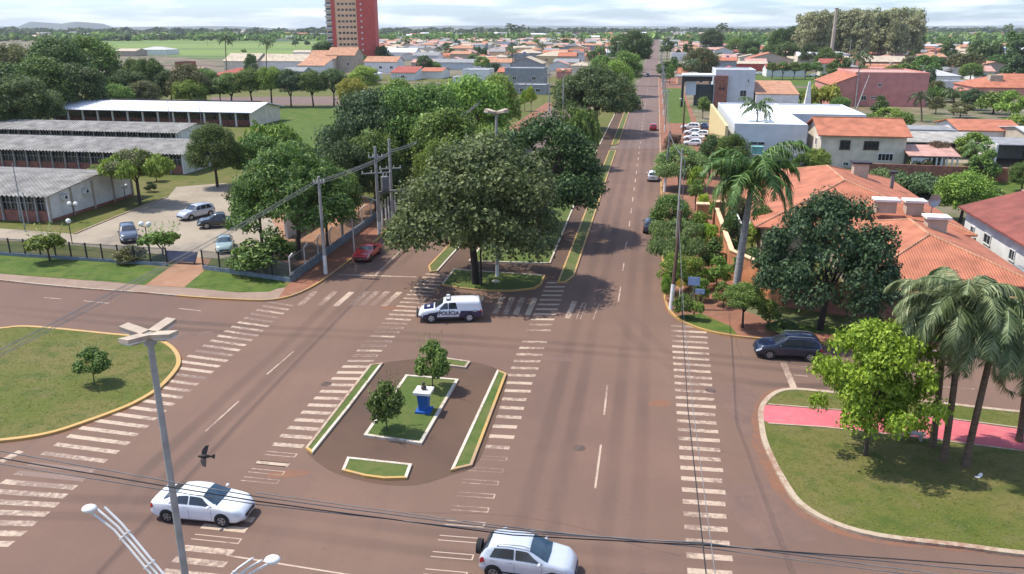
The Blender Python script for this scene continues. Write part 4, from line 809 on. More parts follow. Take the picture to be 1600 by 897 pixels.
def roofgeo(kind, w, d, h, rise, ov, th=.16):
    """local: X -w/2..w/2, Y 0..d; returns MB of the roof skin with thickness and the gable heights"""
    mb = MB(); x0, x1, y0, y1 = -w/2-ov, w/2+ov, -ov, d+ov; zb = h-.02
    if kind == 'gableX':
        ym = d/2; V = [(x0, y0, zb), (x1, y0, zb), (x1, ym, zb+rise), (x0, ym, zb+rise), (x1, y1, zb), (x0, y1, zb)]; F = [(0, 1, 2, 3), (3, 2, 4, 5)]
    elif kind == 'gableY':
        V = [(x0, y0, zb), (0, y0, zb+rise), (0, y1, zb+rise), (x0, y1, zb), (x1, y0, zb), (x1, y1, zb)]; F = [(0, 1, 2, 3), (1, 4, 5, 2)]
    elif kind == 'hip':
        W, D = x1-x0, y1-y0
        if W >= D: i = D/2; V = [(x0, y0, zb), (x1, y0, zb), (x1, y1, zb), (x0, y1, zb), (x0+i, y0+i, zb+rise), (x1-i, y0+i, zb+rise)]; F = [(0, 1, 5, 4), (1, 2, 5), (2, 3, 4, 5), (3, 0, 4)]
        else: i = W/2; V = [(x0, y0, zb), (x1, y0, zb), (x1, y1, zb), (x0, y1, zb), (0, y0+i, zb+rise), (0, y1-i, zb+rise)]; F = [(0, 1, 4), (1, 2, 5, 4), (2, 3, 5), (3, 0, 4, 5)]
    elif kind == 'shed':
        V = [(x0, y0, zb), (x1, y0, zb), (x1, y1, zb+rise), (x0, y1, zb+rise)]; F = [(0, 1, 2, 3)]
    elif kind == 'shedX':
        V = [(x0, y0, zb), (x1, y0, zb+rise), (x1, y1, zb+rise), (x0, y1, zb)]; F = [(0, 1, 2, 3)]
    n = len(V); V2 = V+[(a, b, c+th) for a, b, c in V]; F2 = [tuple(reversed(f)) for f in F]+[tuple(i+n for i in f) for f in F]
    ed = {}
    for f in F:
        for a, b in zip(f, f[1:]+f[:1]): ed[(a, b)] = 1
    for a, b in ed:
        if (b, a) not in ed: F2.append((a, b, b+n, a+n))
    mb.add(V2, F2); return mb
def house(name, label, cat, o, w, d, h, kind, rise, rmat, wmat, rz=0, ov=.5, wins=(), door=None, group=None, ridge=None, extra=None):
    r = root(name, o, label, cat, rz, group)
    wb = MB(); x0, x1 = -w/2, w/2; b = -.25
    if kind == 'flat':
        wb.box((0, d/2, (h+b)/2), (w, d, h-b)); wb.build('wall', wmat, r)
        rb = MB(); rb.box((0, d/2, h-.33), (w-.5, d-.5, .3)); 
        rb = MB(); rb.box((0, d/2, h+.03), (w-.5, d-.5, .05)); rb.build('roof', rmat, r)
        pb = MB()
        for c, s_ in (((0, .14, h+.18), (w+.06, .3, .45)), ((0, d-.14, h+.18), (w+.06, .3, .45)), ((x0+.14, d/2, h+.18), (.3, d-.34, .44)), ((x1-.14, d/2, h+.18), (.3, d-.34, .44))): pb.box(c, s_)
        if rise >= 0: pb.build('parapet', wmat if rise == 0 else 'white_paint', r)
    else:
        if kind == 'gableX': wb.add([(x0, 0, b), (x0, d, b), (x0, d, h), (x0, d/2, h+rise), (x0, 0, h)]+[(x1, 0, b), (x1, d, b), (x1, d, h), (x1, d/2, h+rise), (x1, 0, h)], [(0, 1, 2, 3, 4), (9, 8, 7, 6, 5), (0, 4, 9, 5), (1, 6, 7, 2)])
        elif kind == 'gableY': wb.add([(x0, 0, b), (x1, 0, b), (x1, 0, h), (0, 0, h+rise), (x0, 0, h)]+[(x0, d, b), (x1, d, b), (x1, d, h), (0, d, h+rise), (x0, d, h)], [(0, 1, 2, 3, 4), (9, 8, 7, 6, 5), (0, 4, 9, 5), (1, 6, 7, 2)])
        elif kind == 'shed': wb.add([(x0, 0, b), (x0, d, b), (x0, d, h+rise), (x0, 0, h), (x1, 0, b), (x1, d, b), (x1, d, h+rise), (x1, 0, h)], [(0, 1, 2, 3), (7, 6, 5, 4), (0, 3, 7, 4), (1, 5, 6, 2)])
        elif kind == 'shedX': wb.add([(x0, 0, b), (x0, d, b), (x0, d, h), (x0, 0, h), (x1, 0, b), (x1, d, b), (x1, d, h+rise), (x1, 0, h+rise)], [(0, 1, 2, 3), (7, 6, 5, 4), (0, 3, 7, 4), (1, 5, 6, 2)])
        else: wb.box((0, d/2, (h+b)/2), (w, d, h-b))
        wb.build('wall', wmat, r)
        ro = roofgeo(kind, w, d, h, rise, ov).build('roof', rmat, r)
        if ridge:
            q = MB(); z = h+rise+.19
            if kind == 'gableX': q.box((0, d/2, z), (w+2*ov, .3, .12))
            elif kind == 'gableY': q.box((0, d/2, z), (.3, d+2*ov, .12))
            elif kind == 'hip':
                W, D = w+2*ov, d+2*ov; i = min(W, D)/2
                e = [(-W/2+i, D/2-ov), (W/2-i, D/2-ov)] if W >= D else [(0, -ov+i), (0, d+ov-i)]
                q.tube([(e[0][0], e[0][1], z-.05), (e[1][0], e[1][1], z-.05)], .14, 6)
                for cx, cy, k in ((-W/2, -ov, 0), (W/2, -ov, 1 if W >= D else 0), (W/2, d+ov, 1), (-W/2, d+ov, 0 if W >= D else 1)): q.tube([(cx, cy, h+.12), (e[k][0], e[k][1], z-.05)], .13, 6)
            q.build('ridge_cap', ridge, ro)
    for wn in wins: window(r, *wn, w=w, d=d)
    if door:
        q = MB(); q.box((door[0], -.03, door[1]/2), (door[2] if len(door) > 2 else .9, .10, door[1])); q.build('door', 'timber', r)
    return r
def window(r, face, u, z, ww, hh, fm='white_paint', gm='glass_dark', bars_=1, w=0, d=0):
    """face F front, L left, R right; u = metres from the left end of that face (front) or from the front (sides)"""
    if face == 'F': c = (-w/2+u, 0); a = 0
    elif face == 'L': c = (-w/2, u); a = -math.pi/2
    else: c = (w/2, u); a = math.pi/2
    f = MB(); g = MB(); ca, sa = math.cos(a), math.sin(a)
    def tr(x, y, zz): return (c[0]+x*ca-y*sa, c[1]+x*sa+y*ca, zz)
    t = .09
    for cx, cz, dx, dz in ((0, z+hh/2, ww+t, t), (0, z-hh/2, ww+t*2.4, t*1.4), (-ww/2, z, t, hh-.1), (ww/2, z, t, hh-.1)): f.box(tr(cx, -.05, cz), (dx, .14, dz), a)
    for i in range(bars_): f.box(tr(-ww/2+ww*(i+1)/(bars_+1), -.045, z), (.06, .1, hh-.1), a)
    fo = f.build('window', fm, r)
    g.box(tr(0, -.02, z), (ww, .06, hh), a); g.build('pane', gm, fo)
def stc(t0, t1, s0, z=0): p = ST((t0+t1)/2, s0, z); return p
def sthouse(name, label, cat, t0, t1, s0, s1, h, kind, rise, rmat, wmat, **k):
    return house(name, label, cat, stc(t0, t1, s0, .1), t1-t0, s1-s0, h, kind, rise, rmat, wmat, rz=ANG, **k)
# --- school blocks: long gabled halls
def corrugated(r, w, d, h, rise, ov, mat, pitch=.62, amp=.10):
    mb = MB(); n = int((w+2*ov)/pitch*2)
    for sgn in (0, 1):
        ya, za = (-ov, h+.1) if sgn == 0 else (d+ov, h+.1); yb, zb = d/2, h+rise+.12; vs = []; fs = []
        for i in range(n+1):
            x = -w/2-ov+(w+2*ov)*i/n; z = amp if i % 2 else -amp
            vs += [(x, ya, za+z), (x, yb, zb+z), (x, ya, za+z-.06)]
        for i in range(n):
            a = i*3; b = a+3; fs += [(a, b, b+1, a+1) if sgn == 0 else (a, a+1, b+1, b), (a, a+2, b+2, b)]
        mb.add(vs, fs)
    return mb.build('roof', mat, r)
def school(label, t0, t1, s0, s1, h, rise, rmat, colonnade=False, gable='wall_white', ov=.9, real=True, gut=None):
    w, d = t1-t0, s1-s0; r = root('school_block', stc(t0, t1, s0, .1), label, 'school building', ANG)
    wb = MB(); wb.add([(w/2, 0, -.2), (w/2, d, -.2), (w/2, d, h), (w/2, d/2, h+rise), (w/2, 0, h)], [(0, 1, 2, 3, 4)]); wb.add([(w/2-.25, 0, -.2), (w/2-.25, d, -.2), (w/2-.25, d, h), (w/2-.25, d/2, h+rise), (w/2-.25, 0, h)], [(4, 3, 2, 1, 0)])
    wb.box((w/2-.125, .01, h/2-.1), (.25, .1, h+.2)); wb.build('gable_wall', gable, r)
    y = 2.2 if colonnade else .12
    fb = MB(); fb.box((-.15, y+.1, .6), (w-.5, .2, 1.6)); fb.box((-.15, d-.2, h/2), (w-.5, .2, h)); fb.box((-w/2+.1, d/2, h/2), (.2, d, h)); fb.build('brick_wall', 'wall_brick', r)
    gb = MB(); gb.box((-.15, y+.2, h/2+.7), (w-.5, .1, h-1.3)); gb.build('window_band', 'glass_dark', r)
    pb = MB(); x = -w/2+.3
    while x < w/2: pb.box((x, -.02 if not colonnade else -.1, h/2), (.22 if not colonnade else .34, .24 if not colonnade else .34, h)); x += 2.4 if not colonnade else 4.1
    pb.build('pillars', 'concrete' if not colonnade else 'white_paint', r)
    mb = MB()
    if not colonnade:
        x = -w/2+.3
        while x < w/2: mb.box((x+1.2, .16, h/2+.75), (.07, .1, h-1.5)); mb.box((x+.6, .16, h/2+.75), (.05, .1, h-1.5)); mb.box((x+1.8, .16, h/2+.75), (.05, .1, h-1.5)); x += 2.4
        mb.box((0, .15, 2.35), (w-.4, .1, .07)); mb.build('window_bars', 'grey_metal', r)
    if real: corrugated(r, w, d, h, rise, ov, rmat)
    else: roofgeo('gableX', w, d, h, rise, ov).build('roof', rmat, r)
    return r, w, d
r_, w_, d_ = school('nearest school block with brick front, white gable wall and two air conditioners', -132, -70, 85.5, 102, 3.3, 1.0, 'fibre_cement')
mb = MB()
mb.box((w_/2+.03, 8.2, .15), (.10, 16.3, .5)); mb.build('brick_base', 'wall_brick', r_)
for y in (0, 4.1, 8.2, 12.3, 16.4): mb = MB(); mb.box((w_/2+.09, y, 1.65), (.14, .22, 3.3+.9*(1-abs(y-8.2)/8.2))); mb.build('pilaster', 'wall_beige', r_)
for y in (2.6, 6.6):
    mb = MB(); mb.box((w_/2+.35, y, 2.7), (.6, .9, .6)); a_ = mb.build('air_conditioner', 'white_paint', r_)
    mb = MB(); mb.tube([(w_/2+.66, y-.12, 2.7), (w_/2+.68, y-.12, 2.7)], .22, 12); mb.build('fan_grille', 'dark_metal', a_)
r_, w_, d_ = school('second school block behind the nearest, under weathered corrugated roof', -152, -72.6, 119.5, 133.5, 3.3, 1.3, 'fibre_cement')
for y in (3.2, 4.6):
    mb = MB(); mb.box((w_/2+.3, y, 2.6), (.6, .8, .6)); mb.build('air_conditioner', 'white_paint', r_)
school('third school block with weathered corrugated roof and small gable', -172, -89, 144.5, 157.5, 3.3, 1.0, 'fibre_cement')
r_, w_, d_ = school('long white-roofed school block with a row of white pillars', -146, -92.8, 182, 198, 3.4, 1.6, 'sheet_white', True, 'wall_cream', real=False)
mb = MB(); mb.box((-.5, d_/2+.25, 3.4+1.6+.22), (w_-1, .5, .42)); mb.build('ridge_vent', 'dark_trim', r_)
# --- terracotta villa east of the avenue
r_ = sthouse('villa_wing', 'front wing of the villa under a hipped terracotta roof with two chimneys', 'house', 20.8, 32.9, 66.8+1.2, 86, 3.1, 'hip', 2.3, 'tile_terracotta', 'wall_beige', ov=.9, ridge='tile_orange',
             wins=(('F', 2.5, 1.5, 1.4, 1.2), ('F', 9.5, 1.5, 1.4, 1.2)), door=(0, 2.1, 1.1))
def chimney(par, x, y, z, w=1.1, d=1.1, h=1.6, m='wall_beige', cap='white_paint'):
    mb = MB(); mb.box((x, y, z+h/2), (w, d, h)); c = mb.build('chimney', m, par); mb = MB(); mb.box((x, y, z+h+.1), (w+.5, d+.5, .22)); mb.build('chimney_cap', cap, c)
chimney(r_, 2.2, 11.5, 4.4, 1.7, 1.2, 1.5); chimney(r_, -.8, 17.5, 5.0, 1.9, 1.2, 1.2)
r2_ = sthouse('villa_wing', 'rear main wing of the villa, widest terracotta roof, with chimneys and dish', 'house', 14.2, 33.2, 84, 113, 3.4, 'hip', 3.2, 'tile_terracotta_side', 'wall_beige', ov=1.0, ridge='tile_orange',
             wins=(('L', 6, 1.5, 1.6, 1.3), ('L', 13, 1.5, 1.6, 1.3), ('L', 21, 1.5, 1.6, 1.3)))
chimney(r2_, 5.5, 3.0, 4.2, 1.6, 1.2, 1.7); chimney(r2_, 4.0, 20, 5.2, 1.7, 1.3, 1.9, cap='dark_trim'); chimney(r2_, 7.2, 17.5, 4.0, .35, .35, 2.4, 'concrete_dark', 'dark_trim')
mb = MB(); bz = 6.0
for i in range(8):
    a0 = i*math.pi/4; mb.add([(7.5, 3.4, bz), (7.5+.7*math.cos(a0), 3.4+.25*math.cos(a0)-.25, bz+.7*math.sin(a0)), (7.5+.7*math.cos(a0+math.pi/4), 3.4+.25*math.cos(a0+math.pi/4)-.25, bz+.7*math.sin(a0+math.pi/4))], [(0, 1, 2)])
mb.tube([(7.5, 3.5, bz), (7.5, 3.7, bz-1.4)], .06, 6); mb.build('satellite_dish', 'grey_metal', r2_)
mb = MB()
for i in range(5): mb.box((-11.5+i*.9, 6+0*i, 2.9), (.16, 7, .2))
for y in (3, 9): mb.box((-9.7, y, 2.75), (4.6, .2, .2))
for x in (-11.6, -7.9):
    for y in (2.8, 9.2): mb.box((x, y, 1.4), (.2, .2, 2.8))
mb.build('pergola', 'white_paint', r2_)
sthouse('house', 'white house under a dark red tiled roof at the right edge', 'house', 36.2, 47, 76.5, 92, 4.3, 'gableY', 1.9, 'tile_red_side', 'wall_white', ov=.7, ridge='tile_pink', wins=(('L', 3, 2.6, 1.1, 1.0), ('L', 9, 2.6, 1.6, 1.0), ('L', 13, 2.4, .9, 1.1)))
r_ = root('carport', stc(35, 40, 68, .1), 'grey-roofed open carport beside the red-roofed white house', 'carport', ANG); mb = MB(); mb.box((0, 3.2, 2.9), (7.6, 6.8, .18)); mb.build('roof', 'sheet_grey', r_); mb = MB()
for x in (-3.4, 3.4):
    for y in (.3, 6): mb.box((x, y, 1.4), (.3, .3, 2.8))
mb.box((0, 6.4, 1.3), (7, .2, 2.6)); mb.build('posts', 'white_paint', r_)
sthouse('house', 'plain white blank wall house cut by the right edge above the bushes', 'house', 61, 72, 119, 132, 5.2, 'flat', 0, 'sheet_grey', 'wall_white')
# --- white hall, cream house, sheds
sthouse('hall', 'large flat white-roofed hall with slit windows beside the avenue', 'hall', 17, 29.6, 151.5, 194, 6.0, 'flat', 0, 'roof_white', 'wall_lightgrey', wins=(('F', 4.2, 2.9, 2.6, .6), ('F', 9.6, 2.9, 2.6, .6)))
sthouse('hall', 'rear part of the white-roofed hall behind the cream two-storey house', 'hall', 29.7, 44, 171, 194, 6.0, 'flat', 0, 'roof_white', 'wall_lightgrey')
r_ = root('boundary_wall', ST(15.6, 152, .1), 'tall cream side wall left of the white hall', 'wall', ANG); mb = MB(); mb.box((0, 21, 2.9), (.5, 44, 6.2)); mb.build('wall', 'wall_yellow', r_)
r_ = root('water_tank', ST(21, 149.2, .1), 'pale turquoise upright box at the front of the white hall', 'tank', ANG); mb = MB(); mb.box((0, 0, 1.3), (1.9, 1.3, 2.6)); mb.box((0, 0, 2.65), (2.1, 1.5, .12)); mb.build('tank_body', pmat('turquoise', (.16, .36, .34), .6), r_)
r_ = sthouse('house', 'cream two-storey house with orange tiled roof and arched window', 'house', 30.8, 44.4, 144.5, 157.5, 5.4, 'gableX', 2.3, 'tile_terracotta', 'wall_cream', ov=.7, ridge='tile_orange',
    wins=(('F', 3.9, 3.9, 1.6, 1.5, 'timber'), ('F', 8.1, 3.9, 2.3, 1.4, 'timber', 'glass_dark', 3), ('F', 10.6, 2.0, 2.4, 1.2, 'white_paint', 'glass_dark', 3), ('F', 4.4, .7, .9, .6), ('F', 6.2, .7, 1.3, .6), ('L', 4, 3.9, 1.2, 1.2)))
r_ = root('terrace', stc(44.4, 52, 141.5, .1), 'low white terrace with pillars and pale pink roof beside the cream house', 'terrace', ANG); mb = MB()
mb.box((0, .1, .5), (7.4, .2, 1.0)); mb.box((-2.2, .12, 1.3), (2.6, .22, 2.4)); mb.box((0, 6, 1.3), (7.4, .2, 2.6))
for i in range(6): mb.box((-.4+i*.8, .1, 1.3), (.22, .26, 2.6))
mb.build('wall', 'wall_white', r_); roofgeo('shed', 7.6, 6, 2.7, 1.0, .2).build('roof', 'tile_pink', r_)
sthouse('shed', 'grey windowless shed with mottled wall behind the yard', 'shed', 52, 61, 170, 178, 3.8, 'flat', -1, 'sheet_grey', 'wall_grey')
r_ = root('shed', stc(47, 62, 158, .1), 'open lean-to shed with brown-grey roof over parked things', 'shed', ANG)
mb = MB()
for x in (-7, -2.5, 2.5, 7): mb.box((x, .3, 1.4), (.25, .25, 2.9))
mb.box((0, 8.6, 1.8), (14.5, .2, 3.6)); mb.box((7.2, 4.5, 1.5), (.2, 8.4, 3)); mb.build('wall', 'wall_grey', r_); roofgeo('shed', 14.8, 8.4, 2.9, .9, .4).build('roof', 'fibre_cement', r_)
sthouse('shed', 'orange-tiled low building behind the yard sheds', 'shed', 62, 73, 172, 186, 3.6, 'gableX', 1.4, 'tile_terracotta', 'wall_white', ov=.6)
r_ = root('carport', stc(61, 69, 150, .1), 'grey-roofed garage with white side walls and dark open front', 'garage', ANG)
mb = MB(); 
for x in (-4.3, 4.3): mb.box((x, 5.5, 1.9), (.3, 11, 3.9))
mb.box((0, 10.6, 1.9), (8.4, .3, 3.8)); mb.build('wall', 'white_paint', r_); mb = MB(); mb.box((0, 5.4, 3.75), (8.2, 10.4, .16)); mb.build('roof', 'sheet_grey', r_)
sthouse('shed', 'long plain grey-roofed warehouse at the right edge of the yard', 'shed', 70, 92, 158, 176, 3.9, 'gableX', 1.2, 'sheet_pale', 'wall_beige', ov=.4)
sthouse('hall', 'big windowless salmon pink hall with small windows', 'hall', 62, 83, 264, 290, 9.6, 'flat', 0, 'tile_pink', 'wall_pink', wins=(('F', 3.2, 2.4, 1.4, 1.3), ('F', 7.4, 6.3, .9, .9), ('F', 6.0, 2.6, 1.6, .5)))
sthouse('house', 'lean-to orange-roofed wing at the left of the salmon pink hall', 'house', 55, 61.9, 262, 288, 6.2, 'shedX', 3.0, 'tile_terracotta', 'wall_pink', ov=.3, wins=(('F', 3, 2.6, .9, 1.6),))
# --- modern grey house with a brick pier
r_ = sthouse('modern_house', 'grey cubic house with brick pier and wide portal canopy', 'house', 20, 31.5, 252, 268, 10.6, 'flat', 0, 'sheet_pale', 'wall_lightgrey', wins=(('F', 8.4, 4.2, 1.8, 1.8), ('F', 9.6, 7.8, .5, 1.0)))
mb = MB(); mb.box((-3.9, -.5, 4.6), (3.6, 1.2, 9.4)); c_ = mb.build('brick_pier', 'wall_brick', r_)
mb = MB(); mb.box((-4.2, -1.12, 5.6), (.7, .1, .7)); mb.box((-3.2, -1.12, 5.6), (.7, .1, .7)); mb.build('emblem', 'dark_trim', c_)
mb = MB(); mb.box((-10.5, 3, 9.3), (9.6, 8, .5)); mb.build('canopy', 'roof_white', r_)
mb = MB(); mb.box((-15, .2, 4.5), (.7, 1, 9.2)); mb.box((-10.6, .2, 8.3), (8.2, .8, 1.4)); mb.build('portal_frame', 'dark_trim', r_)
mb = MB(); mb.box((-12.6, .6, 6), (3.0, .3, 5)); mb.build('portal_panel', 'roof_cool', r_); mb = MB(); mb.box((-8.4, 4.5, 3.2), (6, .2, 6.4)); mb.build('glass_front', 'glass_blue', r_)
house('shop', 'flat orange-roofed low building right of the grey cubic house', 'shop', ST(38, 250, .1), 12, 20, 4.2, 'shed', 2.6, 'tile_orange', 'wall_white', rz=ANG, ov=.2)
r_ = root('totem', ST(44.6, 238, .1), 'tall tapering white concrete fin beside the orange-roofed shop', 'monument', ANG); mb = MB(); mb.add([(-1.1, 0, 0), (1.1, 0, 0), (1.1, 2.2, 0), (-1.1, 2.2, 0), (-.25, .6, 8.6), (.25, .6, 8.6), (.25, 1.2, 8.6), (-.25, 1.2, 8.6)], [(0, 1, 5, 4), (1, 2, 6, 5), (2, 3, 7, 6), (3, 0, 4, 7), (4, 5, 6, 7)]); mb.build('fin', 'wall_white', r_)
# --- the apartment tower
ty = 505; 
def at(px, y, z=0): 
    u = (px-800)/1250; k = y*CP+(CH-z)*SP; return Vector((u*k, y, z))
a_ = at(514, ty); b_ = at(562, ty); c_ = at(588, ty)
r_ = root('apartment_tower', (a_.x, ty, 0), 'tall red and salmon apartment tower rising past the skyline', 'apartment tower', 0); Wt = c_.x-a_.x; tb = b_.x-a_.x
lb = tb*.20
mb = MB(); mb.box((lb/2, 4, 30), (lb, 6, 64)); mb.build('balcony_bay', 'wall_cream', r_)
mb = MB(); mb.box((lb+(tb-lb)/2, 6, 30), (tb-lb, 12, 64)); f_ = mb.build('facade', 'wall_salmon', r_)
mb = MB(); mb.add([(tb, -.6, -2), (Wt, 4, -2), (Wt, 16, -2), (tb, 12, -2), (tb, -.6, 62), (Wt, 4, 62), (Wt, 16, 62), (tb, 12, 62)], [(0, 1, 5, 4), (1, 2, 6, 5), (2, 3, 7, 6), (3, 0, 4, 7), (4, 5, 6, 7)]); mb.box((lb+.9, -.15, 30), (2.2, .6, 64)); mb.build('red_wall', 'wall_red', r_)
for i in range(14):
    z = 6.5+i*3.3
    for x in (.18, .36, .54, .72, .88): q = MB(); q.box((lb+2+(tb-lb-2)*x, -.04, z), (1.5, .12, 1.2)); q.build('window', 'glass_dark', f_)
    q = MB(); q.box((lb*.45, .4, z-.9), (lb*1.1, 1.6, .25)); q.box((lb*.45, -.35, z-.5), (lb*1.1, .1, .8)); bl = q.build('balcony', 'wall_white', r_)
    q = MB(); q.box((lb*.5, .98, z+.2), (lb*.8, .1, 1.5)); q.build('opening', 'glass_dark', bl)
    q = MB(); q.box((tb+(Wt-tb)*.25, .45, z), (.9, .5, .9)); q.build('side_window', 'white_paint', r_)
